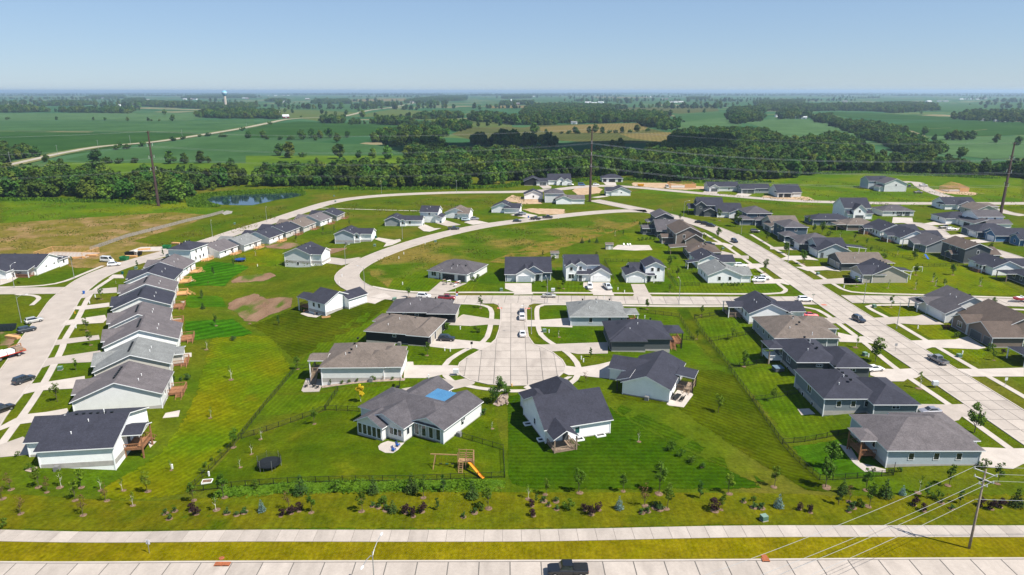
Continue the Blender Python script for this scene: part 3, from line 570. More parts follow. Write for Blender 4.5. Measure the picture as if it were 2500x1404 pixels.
fld('soy', 'W4', [(1640, 210), (2700, 200), (2700, 260), (1800, 290), (1600, 280)])
fld('hay', 'W2', [(950, 165), (1400, 155), (1600, 160), (1550, 180), (1000, 185)])
fld('hay', 'W2', [(2230, 225), (2500, 222), (2700, 222), (2700, 245), (2300, 248)])
# the pale country road that climbs to the horizon, with its verges
CROAD = [G(*p) for p in ((-120, 430), (0, 408), (75, 392), (150, 375), (250, 358), (370, 348), (480, 332), (590, 314), (650, 302), (700, 292), (760, 288), (840, 284), (900, 270), (960, 262), (1000, 254), (1055, 246))]
VER = mat('grass_roadside', (0.10, 0.12, 0.025), 0.95, c2=(0.14, 0.13, 0.04), scale=0.05)
ribbon('road_verge', CROAD, 22, VER, 0.56, step=20)
ribbon('country_road', CROAD, 8.5, mat('country_concrete', (0.34, 0.30, 0.24), 0.9, c2=(0.29, 0.25, 0.20), scale=0.05), 0.60, step=20)
for a in (((0, 484), (900, 487), (1900, 500)), ((1130, 385), (1500, 384), (1850, 380)), ((0, 380), (300, 380), (450, 378))): ribbon('field_track', zpts('W1', a), 4.0, VER, 0.58, step=30)
for a in (((2060, 430), (2300, 428), (2500, 430)), ((1700, 235), (2000, 238), (2200, 240))): ribbon('field_track', zpts('W2', a), 5.0, VER, 0.58, step=30)
for a in (((1400, 300), (1700, 325), (2000, 345)), ((1100, 360), (1500, 365), (1990, 365)), ((1580, 450), (1800, 440)), ((2000, 470), (2150, 455))): ribbon('field_track', zpts('W4', a), 4.0, VER, 0.58, step=30)

# reedy bank round the pond
BANK = zpts('Z4', [(250, 320), (420, 290), (560, 265), (800, 245), (1100, 225), (1400, 215), (1600, 200), (1700, 235), (1760, 280), (1650, 300), (1700, 285), (1660, 265), (1560, 250), (1400, 262), (1100, 270), (800, 285), (600, 300), (530, 330), (530, 365), (600, 390), (700, 425), (520, 440), (300, 430)])
sheet('pond_bank', BANK, lawn('reeds', (0.06, 0.125, 0.004), (0.10, 0.155, 0.006), scale=0.2, fade=None), 0.065, cell=0)
# ================================================================== HOUSES
MC = {}
def window_meshes(w_, h_, kind):
    k = ('win', round(w_, 2), round(h_, 2), kind)
    if k not in MC:
        t = 0.09; mb = MB()
        for a in ((-w_ / 2 - t, -w_ / 2), (w_ / 2, w_ / 2 + t)): mb.box(a[0], -0.07, -h_ / 2 - t, a[1], 0.02, h_ / 2 + t)
        for a in ((-h_ / 2 - t, -h_ / 2), (h_ / 2, h_ / 2 + t)): mb.box(-w_ / 2, -0.068, a[0], w_ / 2, 0.02, a[1])
        if w_ > 1.3: mb.box(-0.04, -0.06, -h_ / 2, 0.04, 0.02, h_ / 2)
        g = MB(); g.box(-w_ / 2 + 0.002, -0.03, -h_ / 2 + 0.002, w_ / 2 - 0.002, 0.015, h_ / 2 - 0.002)
        MC[k] = (mb.mesh('window', BLACKM if kind == 'k' else TRIM), g.mesh('pane', GLASSB if kind == 'g' else GLASS))
    return MC[k]
def garage_mesh(w_, c):
    k = ('gar', w_, c)
    if k not in MC:
        mb = MB(); hh = 2.25
        for i in range(4): mb.box(-w_ / 2, -0.05, i * hh / 4 + 0.015, w_ / 2, 0.02, (i + 1) * hh / 4 - 0.015)
        t = 0.13
        mb.box(-w_ / 2 - t, -0.08, 0, -w_ / 2 - 0.005, 0.02, hh + t, 1); mb.box(w_ / 2 + 0.005, -0.08, 0, w_ / 2 + t, 0.02, hh + t, 1); mb.box(-w_ / 2 - 0.005, -0.078, hh + 0.005, w_ / 2 + 0.005, 0.02, hh + t - 0.003, 1)
        dm = {'w': WHITEP, 'd': WALLS['dg'], 'g': WALLS['gb'], 'k': WALLS['bk'], 't': WALLS['tn']}[c]
        MC[k] = mb.mesh('garage_door', [dm, TRIM if c in 'wgt' else WALLS['gr']])
    return MC[k]
def small(key, fn, mats):
    if key not in MC:
        mb = MB(); fn(mb); MC[key] = mb.mesh(key, mats)
    return MC[key]
ROT = {'S': 0.0, 'E': math.pi / 2, 'N': math.pi, 'W': -math.pi / 2}
def side_pt(r, side, f):
    x0, y0, x1, y1 = r
    return {'S': (x0 + (x1 - x0) * f, y0), 'N': (x0 + (x1 - x0) * f, y1), 'E': (x1, y0 + (y1 - y0) * f), 'W': (x0, y0 + (y1 - y0) * f)}[side]
def roof_part(parent, r, e, kind, p, rm, oh=0.45, t=0.2, fm=None, name='roof'):
    x0, y0, x1, y1 = r; W_, D_ = x1 - x0, y1 - y0
    X0, X1, Y0, Y1 = x0 - oh, x1 + oh, y0 - oh, y1 + oh; ze = e - oh * p
    V = []; F = []
    if kind == 'x':
        ym = (y0 + y1) / 2; zr = e + D_ / 2 * p
        V = [(X0, Y0, ze), (X1, Y0, ze), (X1, ym, zr), (X0, ym, zr), (X1, Y1, ze), (X0, Y1, ze)]; F = [(0, 1, 2, 3), (3, 2, 4, 5)]; loop = [0, 1, 2, 4, 5, 3]
    elif kind == 'y':
        xm = (x0 + x1) / 2; zr = e + W_ / 2 * p
        V = [(X0, Y0, ze), (xm, Y0, zr), (xm, Y1, zr), (X0, Y1, ze), (X1, Y0, ze), (X1, Y1, ze)]; F = [(0, 1, 2, 3), (1, 4, 5, 2)]; loop = [0, 1, 4, 5, 2, 3]
    elif kind == 'h':
        a = min(X1 - X0, Y1 - Y0) / 2; zr = ze + a * p
        if X1 - X0 >= Y1 - Y0: ra, rb = (X0 + a, (Y0 + Y1) / 2, zr), (X1 - a + 0.01, (Y0 + Y1) / 2, zr)
        else: ra, rb = ((X0 + X1) / 2, Y0 + a, zr), ((X0 + X1) / 2, Y1 - a + 0.01, zr)
        V = [(X0, Y0, ze), (X1, Y0, ze), (X1, Y1, ze), (X0, Y1, ze), ra, rb]
        F = [(0, 1, 5, 4), (1, 2, 5), (2, 3, 4, 5), (3, 0, 4)] if X1 - X0 >= Y1 - Y0 else [(0, 1, 4), (1, 2, 5, 4), (2, 3, 5), (3, 0, 4, 5)]
        loop = [0, 1, 2, 3]
    else:       # sheds, 'sS' slopes down to the south and so on; 'f' flat
        q = dict(sS=(0, 0, 1, 1), sN=(1, 1, 0, 0), sE=(1, 0, 0, 1), sW=(0, 1, 1, 0), f=(0, 0, 0, 0))[kind]
        L_ = (D_ if kind in ('sS', 'sN') else W_) + 2 * oh
        V = [(c[0], c[1], ze + q[i] * L_ * p) for i, c in enumerate(((X0, Y0), (X1, Y0), (X1, Y1), (X0, Y1)))]; F = [(0, 1, 2, 3)]; loop = [0, 1, 2, 3]
    n = len(V); mb = MB()
    mb.add([(a, b, c + t) for a, b, c in V], F, 0)
    mb.add([(a, b, c + 0.003) for a, b, c in V], [tuple(reversed(f)) for f in F], 1)
    k = len(loop)
    mb.add([V[i] for i in loop] + [(V[i][0], V[i][1], V[i][2] + t) for i in loop], [(i, (i + 1) % k, k + (i + 1) % k, k + i) for i in range(k)], 1)
    return mb.build(name, [rm, fm or TRIM], parent)
def wall_part(parent, r, e, kind, p, wm, zb):
    x0, y0, x1, y1 = r; mb = MB(); c = [(x0, y0), (x1, y0), (x1, y1), (x0, y1)]
    mb.add([(a, b, zb) for a, b in c] + [(a, b, e + 0.01) for a, b in c], [(0, 1, 5, 4), (1, 2, 6, 5), (2, 3, 7, 6), (3, 0, 4, 7)])
    if kind == 'x':
        ym = (y0 + y1) / 2; z = e + (y1 - y0) / 2 * p
        mb.add([(x0, y1, e), (x0, y0, e), (x0, ym, z), (x1, y0, e), (x1, y1, e), (x1, ym, z)], [(0, 1, 2), (3, 4, 5)])
    elif kind == 'y':
        xm = (x0 + x1) / 2; z = e + (x1 - x0) / 2 * p
        mb.add([(x0, y0, e), (x1, y0, e), (xm, y0, z), (x1, y1, e), (x0, y1, e), (xm, y1, z)], [(0, 1, 2), (3, 4, 5)])
    return mb.build('wall', wm, parent)
def rail_between(mb, a, b, z, hgt=1.0):
    L_ = math.hypot(b[0] - a[0], b[1] - a[1]); k = max(1, round(L_ / 0.32))
    mb.bar((a[0], a[1], z + hgt), (b[0], b[1], z + hgt), 0.11); mb.bar((a[0], a[1], z + 0.12), (b[0], b[1], z + 0.12), 0.07)
    for i in range(k + 1):
        q = i / k; x, y = a[0] + (b[0] - a[0]) * q, a[1] + (b[1] - a[1]) * q
        mb.bar((x, y, z), (x, y, z + hgt), 0.11 if i in (0, k) else 0.05)
def deck_part(root, r, z, m, stair=None, open_side='W', drop=2.4, rails='SNEW'):
    """r local rect; stair: (side, frac, length dir) walks down away from that side"""
    x0, y0, x1, y1 = r; mb = MB(); n = max(2, int((y1 - y0) / 0.3))
    for i in range(n): mb.box(x0, y0 + (y1 - y0) * i / n + 0.01, z - 0.05, x1, y0 + (y1 - y0) * (i + 1) / n - 0.01, z)
    mb.box(x0 + 0.05, y0 + 0.04, z - 0.28, x1 - 0.05, y1 - 0.04, z - 0.06)
    d = mb.build('deck', m, root)
    for px, py in ((x0 + 0.15, y0 + 0.15), (x1 - 0.15, y0 + 0.15), (x1 - 0.15, y1 - 0.15), (x0 + 0.15, y1 - 0.15)):
        q = MB(); q.bar((px, py, z - drop - 0.8), (px, py, z - 0.06), 0.16); q.build('post', m, d)
    rl = MB(); cs = {'S': ((x0, y0 + 0.06), (x1, y0 + 0.06)), 'N': ((x0, y1 - 0.06), (x1, y1 - 0.06)), 'E': ((x1 - 0.06, y0), (x1 - 0.06, y1)), 'W': ((x0 + 0.06, y0), (x0 + 0.06, y1))}
    for s in rails:
        if s != open_side: rail_between(rl, *cs[s], z)
    if rl.v: rl.build('railing', m, d)
    if stair:
        s, f = stair; px, py = side_pt(r, s, f); dx, dy = {'S': (0, -1), 'N': (0, 1), 'E': (1, 0), 'W': (-1, 0)}[s]; k = max(3, int(drop / 0.19)); st = MB(); w2 = 0.6; nx, ny = -dy, dx
        for i in range(k):
            cx, cy, cz = px + dx * 0.27 * (i + 0.6), py + dy * 0.27 * (i + 0.6), z - 0.19 * (i + 1)
            hx, hy = (0.14, w2) if dx else (w2, 0.14)
            st.box(cx - hx, cy - hy, cz - 0.05, cx + hx, cy + hy, cz)
        for sg in (-1, 1):
            a = (px + nx * w2 * sg, py + ny * w2 * sg); b = (px + dx * 0.27 * k + nx * w2 * sg, py + dy * 0.27 * k + ny * w2 * sg)
            st.bar((*a, z - 0.15), (*b, z - 0.19 * k - 0.1), 0.08, 0.25); st.bar((*a, z + 0.9), (*b, z - 0.19 * k + 0.8), 0.09)
            for q in (0.0, 0.33, 0.66, 1.0): st.bar((a[0] + (b[0] - a[0]) * q, a[1] + (b[1] - a[1]) * q, z - 0.15 - 0.19 * k * q), (a[0] + (b[0] - a[0]) * q, a[1] + (b[1] - a[1]) * q, z + 0.9 - 0.19 * k * q), 0.08)
        st.build('stairs', m, d)
    return d
VENT = small('vent', lambda mb: (mb.box(-0.2, -0.2, -0.15, 0.2, 0.2, 0.2), mb.box(-0.26, -0.26, 0.2, 0.26, 0.26, 0.26)), BLACKM)
VENTW = small('vent_pipe', lambda mb: mb.lathe([(0.08, -0.3), (0.08, 0.5), (0.11, 0.5), (0.11, 0.6)], 8), WHITEP)
ACU = small('air_conditioner', lambda mb: (mb.box(-0.45, -0.45, 0, 0.45, 0.45, 0.9), mb.lathe([(0.38, 0.9), (0.38, 0.96)], 10)), mat('ac_grey', (0.16, 0.16, 0.16), 0.6))
hrg = random.Random(11); NH = [0]
def H(label, yaw, wall, roof, wings, wins='', gar=(), decks=(), doors=(), vents=0, z0=0.12, zb=-4.0, group=None, wk='w', trim=None, posts=None, ac=None, deckm=None, pv=2, name='house'):
    """wings: (x0,y0,x1,y1,eave,roof,pitch[,'o' open][,wall key]) in metres, turned by yaw about the first wing's corner"""
    ox, oy = wings[0][0], wings[0][1]
    root = thing(name, label, 'house', (ox, oy, z0), R(yaw), group or None); NH[0] += 1
    loc = []; wing_n = 0
    for wg in wings:
        r = (wg[0] - ox, wg[1] - oy, wg[2] - ox, wg[3] - oy); e, k, p = wg[4], wg[5], wg[6]; fl = wg[7] if len(wg) > 7 else ''
        loc.append((r, e, k, p))
        rk = ROOFS[roof]; fm = trim or (TRIM if wall not in ('bk',) else WALLS['gr'])
        if 'o' in fl:
            roof_part(root, r, e, k, p, rk, 0.25, 0.18, fm)
            pm = posts or (WOODG if wall in ('br', 'bk', 'dg') else WHITEP)
            fl_ = wg[8] if len(wg) > 8 else 'SNEW'
            for cx, sx in ((r[0] + 0.12, 'W'), (r[2] - 0.12, 'E')):
                for cy, sy in ((r[1] + 0.12, 'S'), (r[3] - 0.12, 'N')):
                    if sx in fl_ and sy in fl_ or fl_ == 'SNEW':
                        q = MB(); q.bar((cx, cy, zb + 0.6), (cx, cy, e), 0.24); q.build('porch_post', pm, root)
        else:
            wm = WALLS[wg[8]] if len(wg) > 8 else WALLS[wall]
            wall_part(root, r, e, k, p, wm, zb); roof_part(root, r, e, k, p, rk, 0.5, 0.2, fm)
            f = MB(); f.box(r[0] - 0.025, r[1] - 0.025, -0.9, r[2] + 0.025, r[3] + 0.025, 0.14)
            if 'n' not in fl: f.build('foundation', FOUND, root)
            if wing_n < 3 and wall not in ('bk', 'dg') or wall in ('gr', 'st', 'gb', 'nv', 'tn'):
                hb = round(e - zb - 0.2, 2); cbm = small('corner_board_%s' % hb, lambda mb: mb.box(-0.09, -0.09, 0, 0.09, 0.09, hb), TRIM)
                for cx_, cy_ in ((r[0], r[1]), (r[2], r[1]), (r[2], r[3]), (r[0], r[3])): place('corner_board', cbm, root, (cx_, cy_, zb + 0.18))
            wing_n += 1
    for tok in wins.split():
        wi = int(tok[0]); s = tok[1]; cnt = int(tok[2]); opt = tok[3:]
        r, e, k, p = loc[wi]
        for i in range(cnt):
            f = (i + 1) / (cnt + 1) + hrg.uniform(-0.03, 0.03); ww, hh, zc = 0.95, 1.35, 1.75
            if 'b' in opt: ww, hh = 1.9, 1.6
            if 's' in opt: ww, hh, zc = 0.9, 0.6, 2.1
            if 'l' in opt: zc = -0.95; hh = 1.1
            if 'u' in opt: zc = 4.5
            if 'L' in opt: ww, hh, zc = 1.5, 0.55, 2.2
            x, y = side_pt(r, s, f); ax = (ww, hh, 'g' if 'g' in opt else wk); a, b = window_meshes(*ax)
            o = place('window', a, root, (x, y, zc), ROT[s]); place('pane', b, o)
    for g in gar:
        r = loc[g[0]][0]; x, y = side_pt(r, g[1], g[2]); place('garage_door', garage_mesh(g[3], g[4] if len(g) > 4 else 'w'), root, (x, y, 0.0), ROT[g[1]])
    for d in doors:
        r = loc[d[0]][0]; x, y = side_pt(r, d[1], d[2]); zz = d[3] if len(d) > 3 else 0.05
        dm = small('door', lambda mb: (mb.box(-0.48, -0.05, 0, 0.48, 0.02, 2.08), mb.box(-0.58, -0.07, 0, -0.485, 0.02, 2.2), mb.box(0.485, -0.07, 0, 0.58, 0.02, 2.2), mb.box(-0.48, -0.07, 2.085, 0.48, 0.02, 2.2), mb.box(0.32, -0.1, 0.95, 0.4, -0.05, 1.1)), WALLS['dg'])
        place('door', dm, root, (x, y, zz), ROT[d[1]])
    for d in decks:
        rr = (d[0] - ox, d[1] - oy, d[2] - ox, d[3] - oy); deck_part(root, rr, d[4], deckm or WOOD, d[5] if len(d) > 5 else None, d[6] if len(d) > 6 else 'W', d[7] if len(d) > 7 else 2.2)
    if vents:
        r, e, k, p = loc[0]; x0, y0, x1, y1 = r
        for i in range(vents):
            q = 0.25 + 0.5 * i / max(1, vents - 1)
            if k in ('x',) or (k == 'h' and x1 - x0 >= y1 - y0): c = (x0 + (x1 - x0) * q, (y0 + y1) / 2 + 0.8, e + ((y1 - y0) / 2 - 0.8) * p + 0.25)
            else: s = 1 if ox < 0 else -1; c = ((x0 + x1) / 2 - 0.8 * s, y0 + (y1 - y0) * q, e + ((x1 - x0) / 2 - 0.8) * p + 0.25)
            place('vent', VENT, root, c)
        for i in range(pv):
            q = 0.3 + 0.25 * i + hrg.uniform(-0.05, 0.05)
            if k in ('x', 'h'): c = (x0 + (x1 - x0) * (0.35 + 0.15 * i), y0 + (y1 - y0) * q * 0.7, e + (y1 - y0) * q * 0.7 * p + 0.1)
            else: f = 0.72 if ox < 0 else 0.28; c = (x0 + (x1 - x0) * f, y0 + (y1 - y0) * q, e + (x1 - x0) * 0.28 * p + 0.1)
            place('vent_pipe', VENTW, root, c)
    if ac:
        x, y = side_pt(loc[ac[0]][0], ac[1], ac[2]); dx, dy = {'S': (0, -0.9), 'N': (0, 0.9), 'E': (0.9, 0), 'W': (-0.9, 0)}[ac[1]]
        lx, ly = x + dx, y + dy; wx = ox + lx * math.cos(R(yaw)) - ly * math.sin(R(yaw)); wy = oy + lx * math.sin(R(yaw)) + ly * math.cos(R(yaw))
        place('air_conditioner', ACU, root, (lx, ly, (h(wx, wy) if wy < 330 else 0) + 0.02 - z0))
    return root
# ---- west street, backs to the long lawn
H('white house under a dark hipped roof with covered timber deck, beside the footpath lawn', 7, 'w', 'dk', [(-87.7, 112.9, -74.7, 129.2, 3, 'x', .34), (-91.6, 117, -87.2, 126.5, 3, 'x', .57), (-74.9, 117.2, -71.2, 122, 3.0, 'x', .35, 'o', 'E' + 'SN'), ],
  '0E1 0W1 0N2', gar=[(1, 'W', .5, 4.9)], decks=[(-74.7, 117.2, -71.3, 122, 0.0, ('N', .7), 'W', 2.3)], vents=6, pv=3, ac=(0, 'S', .25), doors=[(0, 'E', .42)], posts=WOOD)
LROW = [('pale grey gable-sided ranch house with grey roof and long timber stairs', 15, 'lg', 'gr', -94.0, 133.6, 17.2, 12.0, 'w'), ('ranch house with silver-grey roof and tan gable, timber stairs behind', 20, 'be', 'lg', -98.8, 149.8, 16.0, 12.5, 'w'),
        ('white ranch house with purple roof and raised timber deck beside the silver roofed house', 21, 'w', 'gr', -106.0, 166.4, 17.2, 13.2, 'w'), ('pale house with purple-grey roof and deck next to the bright striped lawn', 22, 'lg', 'gr', -113.0, 181.6, 14.6, 12.2, 'w'),
        ('light grey house with charcoal roof between two purple-grey roofs on the west street', 20, 'lg', 'dk', -121.3, 197.6, 15.6, 12.6, 'w'), ('light grey house with purple-grey roof and white corner boards on the west street', 19.5, 'lg', 'gr', -127.3, 212.7, 15.6, 11.6, 'w'),
        ('white house with charcoal roof and brown timber stairs on the west street', 12, 'w', 'dk', -134.4, 229, 15.2, 13.6, 'w'), ('white house with grey roof and new yellow timber stairs on the west street', 4, 'w', 'gr', -137.5, 245.8, 14.4, 12.4, 'w')]
for i, (lb, yw, wl, rf, x, y, W_, D_, _) in enumerate(LROW):
    new = WOODN if i >= 5 else WOOD
    H(lb, yw, wl, rf, [(x, y, x + W_, y + D_, 3, 'y', .40), (x - 1.2, y + D_ * .42, x + 5, y + D_ + .6, 2.8, 'x', .42), (x + W_ - .4, y + D_ * .55, x + W_ + 2.2, y + D_ * .95, 2.7, 'x', .3)] if i in (1,) else [(x, y, x + W_, y + D_, 3, 'y', .40), (x - 1.2, y + D_ * .42, x + 5, y + D_ + .6, 2.8, 'x', .42)],
      '0E2 0E2l', gar=[(1, 'W', .55, 4.8)], decks=[(x + W_, y + D_ * .50, x + W_ + 3.4, y + D_ * .84, 0.0, ('S' if i < 5 else 'E', .72 if i < 5 else .5), 'W', 2.2)], doors=[(0, 'E', .66)], vents=7, pv=2, deckm=new)
H('two-storey white house with charcoal hipped roof and yellow deck, west street', -9, 'w', 'dk', [(-138.2, 268.2, -128.6, 279.5, 5.8, 'h', .42), (-141, 270, -137.8, 278, 2.9, 'sW', .35)], '0E2u 0E3 0E2l', decks=[(-128.6, 274, -125.4, 278.5, 0.0, ('S', .6), 'W', 1.8)], vents=4, deckm=WOODN, gar=[(1, 'W', .5, 4.8)])
# ---- the same side, further along the loop road
UROW = [('white walk-out house with purple-grey roof beside the blue trampoline', 'w', 'gr', -121.3, 277.2, -12.5, 12.4), ('light grey house with pale silver roof and patio below its deck', 'lg', 'lg', -115.8, 289.8, -14.5, 11.8), ('white house with charcoal roof and yellow stairs beside the bare soil plot', 'w', 'dk', -109.9, 304.5, -13, 11.2),
        ('beige house with charcoal roof and wide brown deck along the loop road', 'be', 'dk', -106.5, 317.6, -11.5, 12.6), ('beige house with brown shingle roof along the loop road', 'be', 'br', -102, 330.8, -10.5, 12.6), ('white house with grey roof and small brown deck along the loop road', 'w', 'gr', -97.9, 346.2, -13.5, 11.6), ('tan house with charcoal roof, last of its row on the loop road', 'tn', 'dk', -93.3, 361.8, -7, 11)]
for i, (lb, wl, rf, x, y, yw, D_) in enumerate(UROW):
    a = R(yw); W_ = 13.2; px, py = x - W_ * math.cos(a), y - W_ * math.sin(a)
    H(lb, yw, wl, rf, [(px, py, px + W_ - .5, py + D_, 2.6, 'y', .40), (px - 3.5, py + 3, px + 5, py + D_ - .5, 2.5, 'x', .42)], '0E2 0E1l', gar=[(1, 'W', .5, 4.6)], decks=[(px + W_ - .5, py + D_ * .52, px + W_ + 2.4, py + D_ * .88, -0.1, ('S', .7), 'W', 1.8)], doors=[(0, 'E', .72)], vents=4, pv=1, deckm=WOODN if i < 3 else WOOD)
H('white house with dark roof and railed front porch on the corner lawn', 0, 'w', 'dk', [(-197, 249.5, -179.3, 265, 3, 'x', .42), (-201, 243.4, -186.5, 252, 3, 'y', .42), (-185.5, 246, -180.2, 249.6, 2.7, 'sS', .2, 'o'), (-183, 262, -178.6, 267, 3, 'h', .4)], '0E2s 0S1 3E1', gar=[(1, 'S', .6, 4.9)], decks=[(-185.4, 246.1, -180.4, 249.4, 0.1, None, 'N', .3)], zb=-1, pv=1, vents=2)
H('white gable house with charcoal roof and teal bin, on the rough plot inside the bend', -10, 'lg', 'dk', [(-93.2, 272.6, -82, 285, 3, 'y', .42), (-84.5, 273.6, -77.6, 281.5, 3, 'x', .45, '', 'w')], '0S1l', gar=[(1, 'E', .5, 4.9)], vents=3)
H('slate-blue sided house with charcoal roof and white garage on the inner street', -4, 'gb', 'dk', [(-82.4, 312, -73.4, 323, 3, 'y', .42), (-75, 313.6, -65.6, 321.2, 3, 'x', .45, '', 'w'), (-73.4, 312.2, -70.8, 315, 2.8, 'y', .6, '', 'w')], '2S1', gar=[(1, 'E', .5, 4.9)], vents=3, ac=(0, 'S', .6))
H('grey house with charcoal roof and white garage, next to white two-storey, inner street', -2, 'gr', 'dk', [(-65.4, 347.5, -57.4, 358.5, 3, 'y', .42), (-59, 347.8, -46.4, 355, 3, 'x', .45, '', 'w'), (-57.4, 346.8, -54.8, 349, 2.8, 'y', .6, '', 'w')], '2S1 1S1', gar=[(1, 'E', .5, 4.9)], vents=3)
H('narrow white two-storey house with charcoal roof and stone base on the inner street', -8, 'w', 'dk', [(-48.4, 357.5, -39, 366.5, 5.6, 'x', .55), (-40, 357, -36.8, 365.5, 2.9, 'sE', .4)], '0E2uk 0S1u', gar=[(1, 'E', .5, 4.9)], vents=2)
H('white house with taupe roof and double gable, between two-storey house and open lot', -10, 'w', 'br', [(-36.5, 370.5, -25, 381.5, 3, 'y', .42), (-29, 369, -23, 378, 3, 'x', .5)], '0S1s', gar=[(1, 'E', .55, 4.9)], vents=2)
H('white house with charcoal roof standing alone beside the gravel lot', -8, 'w', 'dk', [(-11.6, 387.5, 0.5, 398, 3, 'y', .45), (-4, 386.2, 4.6, 394.5, 3, 'x', .5)], '0S1s', gar=[(1, 'E', .5, 4.9)], vents=2)
H('white house with charcoal roof, corner deck and furnished patio above the bare soil', -35, 'w', 'dk', [(-65, 208.3, -57, 219.6, 3, 'x', .45), (-70.2, 208.3, -64.8, 213.6, 2.9, 'x', .35, 'o', 'WSN'), (-61.5, 216, -54.8, 223.6, 3, 'y', .45)], '0S2 0S1l', gar=[(2, 'N', .5, 4.9)], decks=[(-69.6, 208.6, -65.1, 213.2, 0.0, ('E', .1), 'E', 1.3)], doors=[(0, 'W', .3)], vents=0, ac=(0, 'E', .9))
# ---- round the turning circle
H('black-sided house with purple-grey hipped roof on the corner of the turning-circle street', -3, 'bk', 'mg', [(-37.4, 196, -19.4, 208, 3, 'h', .42), (-25, 195, -17, 204, 3, 'h', .42)], '0S3 0W1', gar=[(1, 'E', .35, 2.7, 't'), (1, 'E', .75, 3.6, 't')], vents=3, pv=3, trim=TRIM)
H('black-sided house with taupe hipped roof and dark hatchback outside', -13, 'bk', 'br', [(-40.6, 179, -24.2, 192.2, 3, 'h', .42), (-28, 178.5, -22.2, 193, 3, 'h', .45), (-41.8, 187.5, -34, 193.6, 3, 'h', .4)], '2W1 0S1s', gar=[(1, 'E', .25, 2.7, 't'), (1, 'E', .6, 4.6, 't')], vents=3, pv=2, ac=(0, 'S', .62), trim=TRIM)
H('pale blue-grey house with taupe hipped roof, outside stairs and gravel shrub border', 1, 'lg', 'br', [(-46, 152.8, -31, 168.5, 3, 'h', .40), (-37.5, 153, -26.9, 163, 3, 'h', .42), (-50, 156.8, -45.8, 161.6, 3, 'x', .25, 'o', 'WSN'), (-33, 160, -27.5, 166, 3, 'h', .45)], '0W1', gar=[(1, 'E', .55, 4.9)], decks=[(-49.8, 157, -46, 161.4, 0.0, ('S', .3), 'E', 2.0)], vents=3, pv=2, ac=(1, 'S', .32), deckm=WOODG)
cx, cy = -12.57, 124.59
cw4 = H('grey angled house with screened porch, tall windows and bright blue metal patio roof', -29, 'lg', 'mg', [(cx - 7.4, cy, cx, cy + 14, 3.2, 'y', .42), (cx - 20.8, cy, cx - .6, cy + 10.4, 3.25, 'h', .44), (cx - 17, cy + 6, cx - 9.6, cy + 17, 3.2, 'y', .48), (cx - 17, cy - 3.2, cx - 7.3, cy + 4, 3.15, 'y', .38), (cx - 17.8, cy - 4.8, cx - 11.4, cy - 1, 2.9, 'y', .50)], '0E1 0E1s', ac=(0, 'E', .3))
for k in range(4):
    a, b = window_meshes(0.95, 2.5, 'w'); o = place('window', a, cw4, (0.95 + k * 1.75, 0, 1.75), 0); place('pane', b, o)
for k in range(5):
    a, b = window_meshes(0.95, 2.1, 'w'); o = place('porch_screen', a, cw4, (-17.8 + 7.4 + 0.75 + k * 1.22, -4.8, 1.35), 0); place('screen', b, o)
for k in range(3):
    a, b = window_meshes(0.85, 1.4, 'w'); o = place('window', a, cw4, (-11 + 7.4 + 0.7 + k * 1.05, -3.2, 1.7), 0); place('pane', b, o)
a, b = window_meshes(0.8, 1.3, 'w'); o = place('window', a, cw4, (0.1, -1.8, 1.7), ROT['E']); place('pane', b, o)
mbb = MB(); mbb.box(-3.2, 8.8, 3.95, 1.6, 13.4, 4.1, 1)
for k in range(13): mbb.box(-3.3, 8.7 + k * 0.37, 4.105, 1.7, 8.7 + k * 0.37 + 0.33, 4.16, 0)
mbb.build('blue_metal_roof', [mat('blue_metal', (0.07, 0.20, 0.36), 0.4, metal=0.2, c2=(0.08, 0.23, 0.40), scale=0.5), TRIM], cw4)
for k in range(4):
    q = MB(); q.bar((-3.0 + (k % 2) * 4.4, 9 + (k // 2) * 4.2, -0.5), (-3.0 + (k % 2) * 4.4, 9 + (k // 2) * 4.2, 3.95), 0.16); q.build('porch_post', WHITEP, cw4)
H('white house with steep charcoal roof, gabled rear porch and concrete window wells', 18, 'w', 'dk', [(6.6, 121.2, 20.6, 134.4, 3.2, 'x', .58), (6.8, 117, 11.6, 122.4, 2.9, 'y', .6, 'o', 'SEW'), (11, 130, 19.5, 141.6, 3.2, 'h', .75), (7.4, 132, 11.8, 138.6, 3.2, 'h', .7)], '0S1g 0W1', gar=[(2, 'N', .5, 4.9)], decks=[(6.9, 117.1, 11.5, 121.1, 0.0, ('E', .5), 'N', 1.3)], vents=0, posts=WOODG, deckm=WOODG, doors=[(0, 'S', .3)])
H('white house with charcoal roof, two-level rear porch and dining set on its patio', -24, 'w', 'dk', [(25.4, 144.2, 36.0, 161, 3, 'y', .42), (20.4, 151.2, 29, 159, 3, 'x', .42), (36, 152.2, 39.9, 157.2, 3.1, 'sE', .08, 'o', 'ESN'), (23.6, 145.4, 26.4, 150.2, 2.6, 'sW', .35, 'o', 'WSN')], '0E2 0E2l', gar=[(1, 'W', .5, 4.9)], decks=[(36.0, 152.2, 39.7, 157.0, 0.0, ('S', .7), 'W', 1.9)], vents=0, pv=2, ac=(0, 'S', .55), deckm=WOODG, posts=BLACKM)
H('dark grey house with charcoal hipped roof, black rear porch and red bench', 0, 'dg', 'dk', [(26.4, 172, 42.4, 186, 3.2, 'h', .42), (26.6, 170.8, 35.6, 180, 3.0, 'h', .45), (42.2, 176.6, 46.9, 182.6, 3.1, 'h', .3, 'o', 'ESN')], '0S1s', gar=[(1, 'W', .5, 4.9, 'd')], decks=[(42.4, 176.8, 46.7, 182.4, 0.0, ('S', .4), 'W', 2.0)], vents=3, pv=3, trim=WALLS['dg'], posts=BLACKM, deckm=WOOD)
